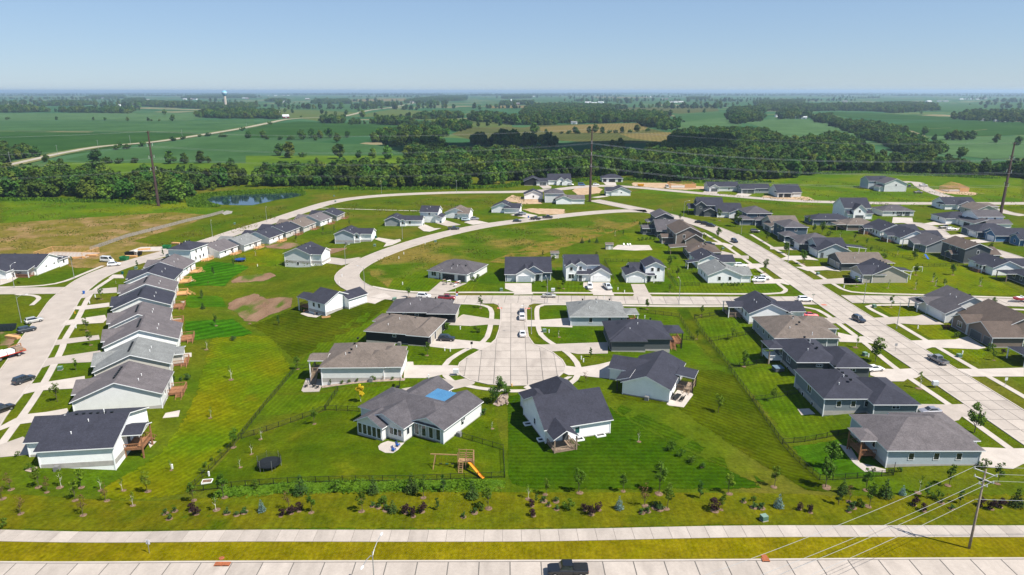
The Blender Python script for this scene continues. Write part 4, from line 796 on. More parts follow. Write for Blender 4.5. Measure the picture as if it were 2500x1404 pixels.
H('blue-grey house with silver-grey hipped roof at the corner of the turning-circle street', 0, 'gb', 'lg', [(17.4, 191.4, 33.8, 205, 3, 'h', .42), (33.6, 193.2, 37.6, 198.6, 3, 'h', .3, 'o', 'ESN')], '0S2', gar=[(0, 'W', .5, 4.9)], decks=[(33.8, 193.3, 37.4, 198.4, 0.0, ('S', .5), 'W', 1.4)], vents=3, pv=3)
# ---- east street, west side
H('white gable house with charcoal roof and rear deck at the street crossing', 0, 'w', 'dk', [(71.2, 194.4, 83.4, 208, 3, 'y', .45), (81, 196.4, 88.2, 204.5, 3, 'x', .42), (66.8, 200.4, 71.4, 206.4, 2.9, 'x', .3, 'o', 'WSN')], '0W3 0W2l', gar=[(1, 'E', .5, 4.9)], decks=[(67, 200.6, 71.2, 206.2, 0.0, ('S', .6), 'E', 1.6)], vents=6, pv=2, deckm=WOODG)
H('grey house with brown shingle hipped roof beside the red sports car', 0, 'gr', 'br', [(71, 173.2, 85, 190.4, 3, 'h', .42), (78, 173.3, 88.0, 181, 2.95, 'h', .42), (80, 181, 91, 190.2, 3, 'h', .42)], '0W3 0W2l', gar=[(2, 'E', .5, 4.9)], vents=3, pv=2)
H('dark slate house with patchy charcoal roof, raised porch and hot tub', 0, 'dg', 'dk', [(70, 155.8, 80.5, 171, 3.2, 'h', .42), (78, 152.8, 86.2, 165.5, 3.1, 'h', .45), (66.4, 164.8, 70.2, 170.4, 3.1, 'h', .3, 'o', 'WSN')], '0W2b 0W2l 0S1L 0S1s 1S1L', gar=[(1, 'E', .5, 4.9)], decks=[(66.6, 165, 70, 170.2, 0.0, None, 'E', 2.2)], vents=4, pv=3, deckm=WHITEP)
H('steel-grey house with charcoal hipped roof and silver sedan on its drive', 0, 'st', 'dk', [(67.6, 135.2, 80, 150.6, 3.2, 'h', .42), (77, 132.6, 86.2, 146, 3.1, 'h', .45)], '0W1b 0W2l 0S3 1S1L', gar=[(1, 'E', .5, 4.9)], vents=5, pv=2)
H('pale blue-grey house with purple-grey hipped roof and curved patio', 0, 'gb', 'gr', [(69.6, 113.1, 86.8, 127, 3.2, 'h', .42), (66.3, 116.5, 70, 121.4, 3.1, 'h', .3, 'o', 'WSN'), (78, 117, 88.5, 128, 3.1, 'h', .42)], '0S3 0W2 0W1l', gar=[(2, 'E', .5, 4.9)], decks=[(66.6, 116.7, 69.6, 121.2, 0.0, None, 'E', 2.0)], vents=0, pv=2, posts=WOOD)
H('white house with light grey roof and shrub border, two white trucks outside', 0, 'w', 'lg', [(71, 238.3, 82.8, 252, 3, 'y', .42), (80, 239, 86.4, 247.4, 2.95, 'x', .42)], '0S2 0W2', gar=[(1, 'E', .5, 4.9)], vents=6, pv=1, zb=-1)
H('white house with charcoal roof behind the light grey roofed corner house', 0, 'w', 'dk', [(72.8, 259.9, 82.4, 272.4, 3, 'y', .45), (80, 258, 86.4, 266.4, 3, 'x', .42), (68.6, 258.6, 72.8, 262, 2.5, 'sW', .15, 'o')], '0W2', gar=[(1, 'E', .5, 4.9)], vents=5, zb=-1)
H('dark house with broad brown hipped roof and shaded rear porch', -4, 'dg', 'db', [(73, 275.3, 86, 288.4, 3, 'h', .40), (66.8, 283, 73.2, 288.4, 2.9, 'sW', .1, 'o', 'WSN')], '0W3', gar=[(0, 'E', .5, 4.9, 'd')], vents=4, zb=-1)
H('brown two-storey house with gabled front and bay', 0, 'br', 'db', [(73.2, 299, 84.8, 317.5, 5.8, 'y', .50), (77, 296.6, 85.2, 303, 3.4, 'y', .6), (68.4, 305, 73.4, 310, 2.9, 'x', .4)], '0S2u 0W2u', gar=[(1, 'E', .5, 4.9, 't')], zb=-1)
H('dark grey house with grey-purple roof and glazed rear porch', 0, 'dg', 'mg', [(68.9, 318.6, 82.4, 335, 3.2, 'x', .46), (63.4, 325.6, 69.2, 332, 3.0, 'x', .3)], '0S2 1S1b', gar=[(0, 'E', .3, 4.9, 'd')], zb=-1, vents=3)
H('dark two-storey house at the top of the east street', 0, 'dg', 'mg', [(72.3, 339.5, 81.4, 353, 5.8, 'y', .45), (69, 343, 72.4, 350, 2.8, 'sW', .25, 'o', 'WSN')], '0S1u 0S1 0W2u', zb=-1, gar=[(0, 'E', .5, 4.9, 'd')])
# ---- north side of the cross street
H('grey house with open three-car garage and cluttered drive', -21, 'lg', 'mg', [(-26.2, 243.2, -15.8, 252, 3, 'h', .42), (-31.4, 246.4, -14.6, 259, 3.1, 'h', .40), (-31.6, 243.8, -27.4, 249, 2.9, 'h', .42)], '2S1b 2W1 0E1', gar=[(0, 'S', .3, 4.7, 'k'), (0, 'S', .8, 2.7, 'd')], vents=3, ac=(0, 'E', .8), zb=-1)
H('navy blue house with charcoal roof, white gable and three garage bays', 0, 'nv', 'dk', [(-2.2, 242.2, 14.2, 258.6, 3.1, 'x', .44), (1.6, 239.7, 8.2, 247, 3.0, 'y', .62, '', 'w'), (-2.3, 240.3, 1.8, 244, 2.8, 'sS', .3), (4.8, 241.6, 11, 249, 3.6, 'y', .62, '', 'gb'), (8.2, 240.2, 11, 242.3, 2.9, 'f', 0.02, 'o', 'SEW')], '0S1 ', gar=[(1, 'S', .45, 4.6, 'g'), (2, 'S', .5, 2.9, 'g')], doors=[(3, 'S', .75)], zb=-1)
H('white two-storey farmhouse with charcoal roof and two white garage doors', 0, 'w', 'dk', [(19.6, 243.4, 31.8, 254.6, 5.6, 'x', .42), (19.8, 241.3, 23.6, 246, 5.4, 'y', .65), (22.8, 242.2, 27.2, 248, 5.6, 'y', .65), (28.6, 239.9, 35.8, 248, 2.9, 'y', .60), (24, 240.6, 28.8, 244, 2.8, 'sS', .35)], '1S1u 1S1b 2S1u', gar=[(3, 'S', .5, 4.9), (4, 'S', .75, 2.4)], doors=[(4, 'S', .2)], zb=-1)
H('white house with low garage and two-storey gabled wing, charcoal roof', 0, 'w', 'dk', [(41.5, 238.8, 48.8, 249, 2.9, 'y', .40), (48.6, 240.4, 55.4, 249.4, 5.6, 'y', .48), (44, 244, 49.5, 252, 3.4, 'x', .45), (48.2, 238.6, 51.6, 240.6, 2.7, 'sS', .15, 'o', 'SEW')], '1S2u 1S1', gar=[(0, 'S', .45, 4.9)], doors=[(1, 'S', .2)], zb=-1)
# ---- east street, east side
H('grey house with stone-trimmed white garage doors and covered corner porch', 0, 'lg', 'mg', [(134, 199.2, 147.4, 212, 3.2, 'y', .48), (129.9, 194.4, 138, 203.4, 3, 'y', .50), (129.6, 203.4, 136, 209.6, 3, 'x', .42), (127.6, 205, 130, 210, 2.7, 'sW', .2, 'o', 'WSN')], '', gar=[(1, 'W', .32, 2.6), (1, 'W', .72, 4.4)], vents=2, zb=-1)
H('brown stone-fronted house with dark brown roof and dark garage doors', 0, 'br', 'db', [(133.6, 178, 150, 194, 3.2, 'y', .50), (130, 173.7, 138.4, 184, 3.0, 'x', .50), (130, 184.5, 135.5, 191, 3.0, 'x', .5)], '2W1b', gar=[(1, 'W', .2, 2.6, 'd'), (1, 'W', .65, 4.6, 'd')], zb=-1)
H('grey-blue house with white-columned porch at the edge of the brown house drive', 0, 'gr', 'dk', [(134, 153, 150, 167, 3.2, 'h', .45), (129, 160, 134.2, 166.4, 2.9, 'h', .35, 'o', 'WSN')], '0W2', zb=-1)
H('tan corner house with charcoal roof, white garage doors and gabled side', 0, 'tn', 'dk', [(130.6, 239, 143.4, 251.6, 3, 'y', .46), (127.3, 239.2, 135, 248.4, 3, 'x', .46), (143.2, 243.4, 147.2, 248.4, 2.9, 'sE', .12, 'o', 'ESN')], '', gar=[(1, 'W', .3, 2.7), (1, 'W', .7, 4.2)], vents=4, zb=-1)
H('near-black house with taupe gable roof between tan house and blue-grey house', 0, 'dg', 'br', [(127.6, 256.4, 144, 268.6, 3, 'x', .44), (143.8, 256.8, 148, 262.4, 2.8, 'h', .3, 'o', 'ESN')], '0S1s', gar=[(0, 'W', .28, 2.7, 't'), (0, 'W', .66, 4.6, 't')], zb=-1, vents=3)
H('blue-grey gabled house with charcoal roof and side door', 0, 'gb', 'dk', [(129, 281, 141, 294, 3.2, 'x', .48), (127.6, 277.2, 140.4, 286, 3, 'y', .44), (141, 281.4, 149.4, 287, 2.9, 'sE', .12, 'o', 'ESN')], '', gar=[(1, 'W', .3, 2.7), (1, 'W', .7, 4.4)], doors=[(1, 'S', .12)], zb=-1)
H('dark house with grey hipped roof and white garage doors under the lamp post', 0, 'dg', 'mg', [(127, 291, 142.5, 306, 3, 'h', .42), (125.6, 291.6, 132, 298, 2.9, 'h', .45)], '0S1', gar=[(1, 'W', .5, 4.9)], zb=-1)
H('two-storey slate house with grey hipped roof and low garage wing', 0, 'nv', 'mg', [(127.6, 314.4, 138, 328, 5.8, 'h', .40), (125.4, 308, 132, 316, 2.9, 'h', .4)], '0S1u 0W2u', gar=[(1, 'W', .5, 4.9, 'd')], zb=-1)
H('cream house with brown-grey gable roof and stone garage front', 0, 'be', 'br', [(129, 333, 142, 348, 3.2, 'x', .44), (127, 330, 133, 340, 3, 'y', .5)], '1W1', gar=[(1, 'W', .5, 4.9, 'd')], zb=-1)
H('two-storey slate-blue house with silver-grey hipped roof and brick planter', 0, 'nv', 'mg', [(122.6, 353, 135.4, 367, 5.6, 'h', .42), (118.4, 350, 125, 358, 2.9, 'h', .42), (126, 349, 133, 354, 2.9, 'h', .42)], '0S1u 0W1u', gar=[(2, 'W', .5, 3.0)], zb=-1)
H('white farmhouse-style house with charcoal roof and dark garage door', -4, 'w', 'dk', [(115, 373, 126.5, 388, 3.2, 'x', .46), (113, 372, 119, 380, 3.2, 'x', .7), (119, 370, 126.8, 376, 3.0, 'y', .42)], '', gar=[(1, 'W', .4, 4.4, 'k')], zb=-1)
H('charcoal two-storey house with steep gables at the end of the east street', -6, 'dg', 'dk', [(104, 379.5, 117.5, 393, 5.6, 'x', .50), (102.8, 378.5, 108, 386, 5.8, 'y', .75), (99.5, 384, 104.2, 392, 3, 'x', .5, 'o', 'WSN'), (107, 375.5, 113, 381, 3, 'y', .5)], '1S1u 0S1u', zb=-1)
# ---- eastern streets
EAST = [('low slate house with charcoal hipped roof behind the white two-storey', 'nv', 'dk', [(156, 349.5, 176, 360, 2.9, 'h', .38)], '0S2'), ('brown house with taupe hipped roof and dark covered patio', 'br', 'br', [(167, 335.5, 182, 347, 2.9, 'h', .38), (162, 336, 167.2, 342.5, 2.8, 'h', .25, 'o', 'WSN')], '0S1 0W2'),
        ('tall white two-storey house with steep charcoal gables', 'w', 'dk', [(181, 369, 195, 382.5, 5.8, 'x', .65), (184.5, 365.5, 191, 372, 5.2, 'y', .85), (191, 366.5, 195, 371, 3.2, 'x', .6), (182, 366.5, 186, 371, 2.9, 'sS', .5)], '1S1u 0S1u'), ('low grey house with slate hipped roof on the short side street', 'lg', 'mg', [(206, 376, 223, 388, 2.9, 'h', .38)], '0S1b 0S2'),
        ('white house with charcoal gable roof and small rear deck, behind brown hipped house', 'w', 'dk', [(175, 319, 188, 334, 3, 'y', .46), (186, 321, 194, 330, 3, 'x', .42), (170.8, 326, 175.2, 331.5, 2.9, 'x', .3, 'o', 'WSN')], '0W4 0S1s'), ('white house with charcoal roof and brown deck, middle of the back-garden row', 'w', 'dk', [(176, 303.6, 189, 317.5, 3, 'y', .46), (187, 306, 196, 315, 3, 'x', .42), (172.6, 308, 176.2, 314, 2.9, 'x', .3, 'o', 'WSN')], '0W3 0W2l'),
        ('steel-grey gabled house with slate roof beside the blue play slide', 'st', 'mg', [(178, 286.8, 192.5, 300.4, 3, 'y', .44), (175, 291, 178.2, 299.8, 2.9, 'x', .3, 'o', 'WSN')], '0S1s 0W2'), ('dark grey two-storey house with brown-black roof and small porch gable', 'dg', 'db', [(182.2, 268, 192.4, 283, 5.8, 'y', .42), (179.5, 272, 182.4, 276, 2.9, 'x', .5, 'o', 'WSN'), (191, 270, 198, 280, 3, 'x', .42)], '0S1u 0W2u'),
        ('white house with charcoal gable roof and shaded back deck', 'w', 'dk', [(181.2, 249.2, 192, 263, 3, 'y', .44), (190, 251, 200, 260, 3, 'x', .42), (179.6, 253, 181.6, 258, 2.7, 'sW', .2, 'o', 'WSN')], '0W2 0W1'), ('dark slate house with charcoal roof and white-posted corner patio', 'dg', 'dk', [(184, 231.5, 198, 245, 3, 'h', .42), (180, 240, 184.3, 245.4, 2.9, 'h', .28, 'o', 'WSN')], '0W3'),
        ('white house with long charcoal roof near the tall rusty pole', 'w', 'dk', [(254, 398, 272, 411, 3, 'x', .50), (260, 395.8, 269, 402, 3, 'y', .45), (253, 399, 256, 405, 3, 'h', .5)], '1S1 2W1'), ('beige house with taupe gable roof near the tall rusty pole', 'be', 'br', [(258.6, 377.6, 271, 391, 3, 'y', .42), (262, 391, 280, 398, 3, 'h', .4)], '0W2'),
        ('low white house with charcoal hipped roof and two dark garage doors', 'w', 'dk', [(227, 353, 244, 366, 2.9, 'h', .36), (232, 350.6, 240, 355, 2.9, 'h', .38)], '0W1'), ('white two-storey house with slate roofs and long lean-to', 'w', 'mg', [(236, 342.5, 249, 354.5, 5.6, 'x', .40), (232, 338, 238, 350, 3, 'sW', .3), (238, 337.5, 250, 344, 3, 'x', .45)], '0S2u'),
        ('navy house with charcoal hipped roof and white garage doors, beside white two-storey', 'nv', 'dk', [(221, 318.6, 238, 330.5, 3, 'h', .42), (220.4, 318, 227, 325, 2.9, 'h', .4)], '0W1'), ('blue house with charcoal gables and white doors', 'bl', 'dk', [(223.4, 309.4, 238, 318.6, 3, 'x', .5), (222.6, 308.6, 229, 315, 3, 'x', .6)], '0S1'), ('bright blue house with charcoal gable cut by the picture edge', 'bl', 'dk', [(229.5, 299.5, 246, 309, 3, 'x', .5), (227.6, 300, 233, 306, 3, 'x', .6)], '0S2 1W1')]
EGAR = {3: [(0, 'S', .55, 2.4, 'd'), (0, 'S', .8, 2.4, 'd')], 2: [(1, 'S', .5, 4.2, 'd')], 12: [(1, 'S', .3, 4.0, 'k'), (1, 'S', .8, 2.6, 'k')], 13: [(1, 'W', .5, 4.4, 'k')], 14: [(1, 'W', .3, 2.6), (1, 'W', .7, 2.6)], 15: [(1, 'W', .5, 4.4)], 4: [(1, 'E', .5, 4.8)]}
EDECK = {4: [(171, 326.2, 175, 331.3, 0.05, ('S', .5), 'E', .8)], 5: [(172.8, 308.2, 176, 313.8, 0.05, ('S', .5), 'E', .8)], 8: [(178.4, 253.2, 181.2, 257.8, 0.05, None, 'E', .6)]}
for i, (lb, wl, rf, wg, wn) in enumerate(EAST): H(lb, 0, wl, rf, wg, wn, gar=EGAR.get(i, ()), decks=EDECK.get(i, ()), zb=-1, vents=3 if i < 11 else 0, pv=1)
# ---- far streets at the wood's edge
FAR = [('black house with charcoal roof at the edge of the wood', 'bk', 'dk', [(9, 505, 22, 517, 3, 'y', .42), (18, 503.5, 26, 512, 3, 'x', .45, '', 'lg')], '1S1', [(1, 'S', .6, 4.4, 'd')]), ('white house with charcoal gables at the edge of the wood', 'w', 'dk', [(27, 508, 43.5, 523, 3.4, 'x', .5), (33, 505.5, 39, 512, 3.4, 'y', .75), (37, 504.5, 44, 512, 3, 'y', .55)], '0S2 1S1', [(2, 'S', .5, 4.2)]),
       ('low dark-roofed house with three dark garage doors at the wood edge', 'lg', 'dk', [(69, 524, 84.5, 535, 3, 'h', .42)], '', [(0, 'S', .12, 2.4, 'k'), (0, 'S', .48, 4.6, 'k'), (0, 'S', .85, 2.4, 'k')]), ('white house with charcoal roof and dark garage beside the tall rusty pole', 'w', 'dk', [(66, 452.5, 78.5, 463.5, 3, 'y', .42), (62.4, 452.8, 70, 461, 3, 'x', .5)], '0S1s', [(1, 'W', .5, 4.6, 'k')]),
       ('small white house with charcoal roof on the sandy building plot', 'w', 'dk', [(8, 437.5, 19.6, 447, 3, 'y', .42)], '0W2 0S1', []), ('two-storey pale grey house with slate hipped roof on the sandy plot', 'lg', 'mg', [(20.6, 424, 32, 436.5, 5.6, 'h', .38)], '0W2u 0S1', []), ('white house with grey gable roof on the plot next to the rusty pole', 'w', 'gr', [(27.2, 417.6, 36.5, 429, 3, 'y', .42), (35, 418.5, 44.4, 427, 3, 'x', .42)], '0W2', []),
       ('pale house with charcoal gable and white-trimmed garage on the upper street', 'lg', 'dk', [(136, 474, 157, 484.5, 3.2, 'x', .5), (136.4, 472, 143, 478, 3, 'y', .55)], '0S2', [(0, 'S', .08, 2.4, 'd'), (1, 'S', .5, 4.2, 'd')]), ('grey-fronted house with charcoal gable roof on the upper street', 'gr', 'dk', [(156, 465.4, 175.4, 475, 3.2, 'x', .5), (155.8, 463.4, 164.6, 469, 3, 'h', .45)], '0S2', [(1, 'S', .25, 2.4, 'd'), (1, 'S', .7, 4.0, 'd')]),
       ('newly built grey house with charcoal roof on the dirt plot', 'lg', 'dk', [(174, 447.2, 189.4, 463, 3.2, 'x', .50), (173.6, 445.6, 183, 452, 3, 'h', .5)], '0S2', [(1, 'S', .22, 2.4, 'k'), (1, 'S', .68, 4.2, 'k')]), ('two-storey blue-grey house with dark roof beside the wrapped unfinished house', 'gb', 'dk', [(253, 486, 267, 498, 5.6, 'x', .45), (259, 483, 266, 490, 5.4, 'y', .6)], '0S2u', [(1, 'S', .5, 4.2, 'k')]), ('two-storey house still in pale lilac housewrap with dark roof', 'lg', 'mg', [(257, 472, 272, 484, 5.6, 'y', .42), (254, 473, 258, 480, 3, 'sW', .4)], '0S1u', [])]
for lb, wl, rf, wg, wn, gg in FAR: H(lb, 0, wl, rf, wg, wn, gar=gg, zb=-0.8)
# ================================================================== TREES AND SHRUBS
def leafm(name, a, b, trans=0.25, sc_=0.5, rnd=0.5): return mat('leaf_' + name, a, 0.75, c2=b, scale=sc_, mix=(0.35, 0.65), coord='O', trans=trans, rnd=rnd, spec=0.15)
LEAF = {'green': leafm('green', (0.050, 0.105, 0.006), (0.085, 0.15, 0.009)), 'deep': leafm('deep', (0.035, 0.085, 0.012), (0.06, 0.115, 0.016)), 'purple': leafm('purple', (0.022, 0.009, 0.010), (0.034, 0.015, 0.014), 0.05), 'box': leafm('box', (0.030, 0.075, 0.014), (0.05, 0.10, 0.018), 0.1, 2.0),
        'spruce': leafm('spruce', (0.028, 0.062, 0.010), (0.05, 0.088, 0.014), 0.1, 1.0), 'blue': leafm('blue', (0.11, 0.19, 0.17), (0.17, 0.26, 0.24), 0.1, 1.5), 'yellow': leafm('yellow', (0.60, 0.45, 0.02), (0.70, 0.55, 0.03), 0.35, 0.5, 0.0), 'rust': leafm('rust', (0.11, 0.065, 0.025), (0.15, 0.10, 0.035), 0.2), 'lime': leafm('lime', (0.085, 0.15, 0.008), (0.135, 0.20, 0.012)),
        'wood1': leafm('wood1', (0.030, 0.078, 0.011), (0.060, 0.118, 0.015), 0.25, 0.12, 1.0), 'wood2': leafm('wood2', (0.046, 0.102, 0.011), (0.090, 0.150, 0.016), 0.25, 0.12, 1.0), 'wood3': leafm('wood3', (0.070, 0.118, 0.010), (0.110, 0.160, 0.016), 0.25, 0.12, 0.8), 'weed': leafm('weed', (0.075, 0.165, 0.006), (0.12, 0.22, 0.010), 0.45, 0.3, 0.2)}
def leaf_quads(rg, clumps, n, size, flat=0.0):
    """n leaf-sized faces spread over clumps [(centre, radii)]"""
    w8 = np.array([r[0] * r[1] + r[0] * r[2] for _, r in clumps]); w8 = w8 / w8.sum()
    idx = rg.choice(len(clumps), n, p=w8); C = np.array([c for c, _ in clumps])[idx]; Rr = np.array([r for _, r in clumps])[idx]
    d = rg.normal(size=(n, 3)); d /= np.linalg.norm(d, axis=1)[:, None]
    P = C + d * Rr * (rg.uniform(0.45, 1.0, (n, 1)) ** 0.5)
    nr = d + rg.normal(scale=0.55, size=(n, 3)); nr[:, 2] += 0.35 + flat; nr /= np.linalg.norm(nr, axis=1)[:, None]
    t = np.cross(nr, rg.normal(size=(n, 3))); t /= np.linalg.norm(t, axis=1)[:, None]; b = np.cross(nr, t)
    s = size * rg.uniform(0.6, 1.35, (n, 1)); k = rg.uniform(0.55, 1.0, (n, 1))
    V = np.stack([P - t * s, P - b * s * k, P + t * s, P + b * s * k], 1).reshape(-1, 3)
    return V
def quads_mesh(name, V, m):
    me = bpy.data.meshes.new(name); n = len(V) // 4
    me.vertices.add(len(V)); me.vertices.foreach_set('co', V.astype(np.float32).ravel()); me.loops.add(len(V)); me.loops.foreach_set('vertex_index', np.arange(len(V), dtype=np.int32))
    me.polygons.add(n); me.polygons.foreach_set('loop_start', np.arange(0, 4 * n, 4, dtype=np.int32)); me.update(); me.materials.append(m); me.validate(); return me
def tree_proto(seed, ht, cr, base, nleaf, size, leaf, ncl=9, shape='round', bark=BARK, tr=None, limbs=6):
    rg = np.random.default_rng(seed); rr = random.Random(seed); cl = []; ch = ht - base
    for i in range(ncl):
        q = (i + 0.5) / ncl; a = rr.uniform(0, 6.28)
        prof = {'round': math.sin(math.pi * (0.12 + 0.80 * q)) ** 0.7, 'cone': 1.05 - q * 0.95, 'oval': math.sin(math.pi * (0.16 + 0.76 * q)) ** 0.8 * 0.9, 'column': 0.7 * math.sin(math.pi * (0.2 + 0.7 * q)) ** 0.5}[shape]
        rad = cr * prof * rr.uniform(0.35, 0.75); c = (math.cos(a) * rad, math.sin(a) * rad, base + ch * (0.1 + 0.8 * q)); s = cr * (0.34 + 0.25 * rr.random()) * (prof * 0.7 + 0.3)
        cl.append((c, (s, s, s * 0.8)))
    if shape == 'cone':
        cl = []
        for k in range(7):
            q = k / 7; n = max(3, int(7 * (1 - q)))
            for i in range(n):
                a = 6.28 * i / n + k; rd = cr * (1 - q) * 0.62; cl.append(((math.cos(a) * rd, math.sin(a) * rd, base + ch * (0.06 + q * 0.92)), (cr * (1 - q) * 0.42 + 0.05, cr * (1 - q) * 0.42 + 0.05, ch * 0.07)))
    V = leaf_quads(rg, cl, nleaf, size)
    crown = quads_mesh('crown', V, LEAF[leaf])
    t = MB(); tr = tr or ht * 0.018; t.bar((0, 0, -0.3), (0.02 * ht * rr.uniform(-1, 1), 0.02 * ht * rr.uniform(-1, 1), base + ch * 0.55), tr * 2.2, n=6, w2=tr * 0.8)
    for i in range(limbs):
        a = 6.28 * i / limbs + rr.random(); z = base * 0.75 + ch * 0.45 * i / max(1, limbs); t.bar((0, 0, z), (math.cos(a) * cr * 0.62, math.sin(a) * cr * 0.62, z + ch * 0.28), tr * 1.1, n=4, w2=tr * 0.3)
    return crown, t.mesh('trunk', bark)
PROT = {  # kind: list of (crown, trunk) meshes
 'm': [tree_proto(s, 4.4, 1.0, 1.4, 360, 0.13, 'green', 10, 'oval', tr=0.05) for s in (1, 2, 3)], 'M': [tree_proto(s, 7.0, 2.0, 1.7, 900, 0.19, 'green', 14, 'oval', tr=0.09) for s in (4, 5)],
 's': [tree_proto(s, 3.4, 0.65, 1.2, 80, 0.11, 'lime', 6, 'oval', tr=0.035, bark=BARKW) for s in (6, 7)], 'r': [tree_proto(s, 3.9, 1.05, 0.9, 150, 0.10, 'rust', 9, 'oval', tr=0.04) for s in (8, 9)],
 'c': [tree_proto(s, 3.6, 1.15, 0.15, 620, 0.12, 'spruce', 1, 'cone', tr=0.06, limbs=0) for s in (10, 11)], 'b': [tree_proto(12, 2.7, 0.85, 0.1, 520, 0.10, 'blue', 1, 'cone', tr=0.05, limbs=0)],
 'p': [tree_proto(s, 2.0, 0.95, 0.1, 420, 0.11, 'purple', 8, 'round', tr=0.05, limbs=4) for s in (13, 14)], 'x': [tree_proto(15, 1.0, 0.6, 0.0, 220, 0.08, 'box', 5, 'round', tr=0.03, limbs=3)],
 'y': [tree_proto(16, 4.6, 1.25, 1.3, 900, 0.15, 'yellow', 10, 'oval', bark=BARKW, tr=0.06)], 'C': [tree_proto(17, 5.6, 1.9, 0.8, 1000, 0.15, 'deep', 12, 'oval', tr=0.1)], 'g': [tree_proto(18, 1.7, 0.9, 0.0, 300, 0.11, 'green', 7, 'round', tr=0.04, limbs=4)],
 'l': [tree_proto(s, 4.0, 1.0, 1.3, 300, 0.13, 'lime', 9, 'oval', tr=0.045) for s in (19, 20)], 'k': [tree_proto(21, 3.6, 0.8, 0.5, 320, 0.12, 'deep', 8, 'column', tr=0.05)]}
KIND = {'m': ('young_tree', 'tree'), 'M': ('street_tree', 'tree'), 's': ('sapling', 'sapling'), 'r': ('bronze_sapling', 'sapling'), 'c': ('spruce_tree', 'spruce'), 'b': ('blue_spruce', 'spruce'), 'p': ('purple_shrub', 'shrub'), 'x': ('boxwood_shrub', 'shrub'), 'y': ('yellow_tree', 'tree'), 'C': ('pine_tree', 'tree'), 'g': ('green_shrub', 'shrub'), 'l': ('young_tree', 'tree'), 'k': ('columnar_tree', 'tree')}
trg = random.Random(21)
MULCHM = small('mulch_ring', lambda mb: mb.lathe([(0.55, 0.0), (0.45, 0.05), (0.1, 0.07)], 10), MULCH)
def veg(kind, xy, label, group, s=None, mulch=False):
    p = PROT[kind]; cm, tm = p[trg.randrange(len(p))]; x, y = xy; z = h(x, y) if y < 330 else 0.0
    nm, cat = KIND[kind]; s = (s or 1.0) * trg.uniform(0.85, 1.15); o = thing(nm, label, cat, (x, y, z + 0.04), trg.uniform(0, 6.28), group); o.scale = (s * trg.uniform(.9, 1.1), s * trg.uniform(.9, 1.1), s)
    place('crown', cm, o); place('trunk', tm, o)
    if mulch: place('mulch_ring', MULCHM, o, (0.15, -0.15, 0.02))
    return o
BAND = {'m': 'leafy young tree along the footpath lawn', 'l': 'lime-green young tree along the footpath lawn', 's': 'thin pale-trunked sapling on the footpath lawn', 'r': 'bronze-leaved sapling in a mulch ring on the footpath lawn', 'c': 'dark green spruce on the footpath lawn', 'b': 'blue spruce on the footpath lawn', 'p': 'dark purple shrub in the footpath lawn beds', 'x': 'small clipped green shrub in the footpath lawn beds', 'g': 'loose green shrub on the footpath lawn', 'k': 'narrow upright young tree on the footpath lawn'}
BG = {k: v.split(' on ')[0].split(' in ')[0].split(' along ')[0] + 's of the footpath lawn' for k, v in BAND.items()}
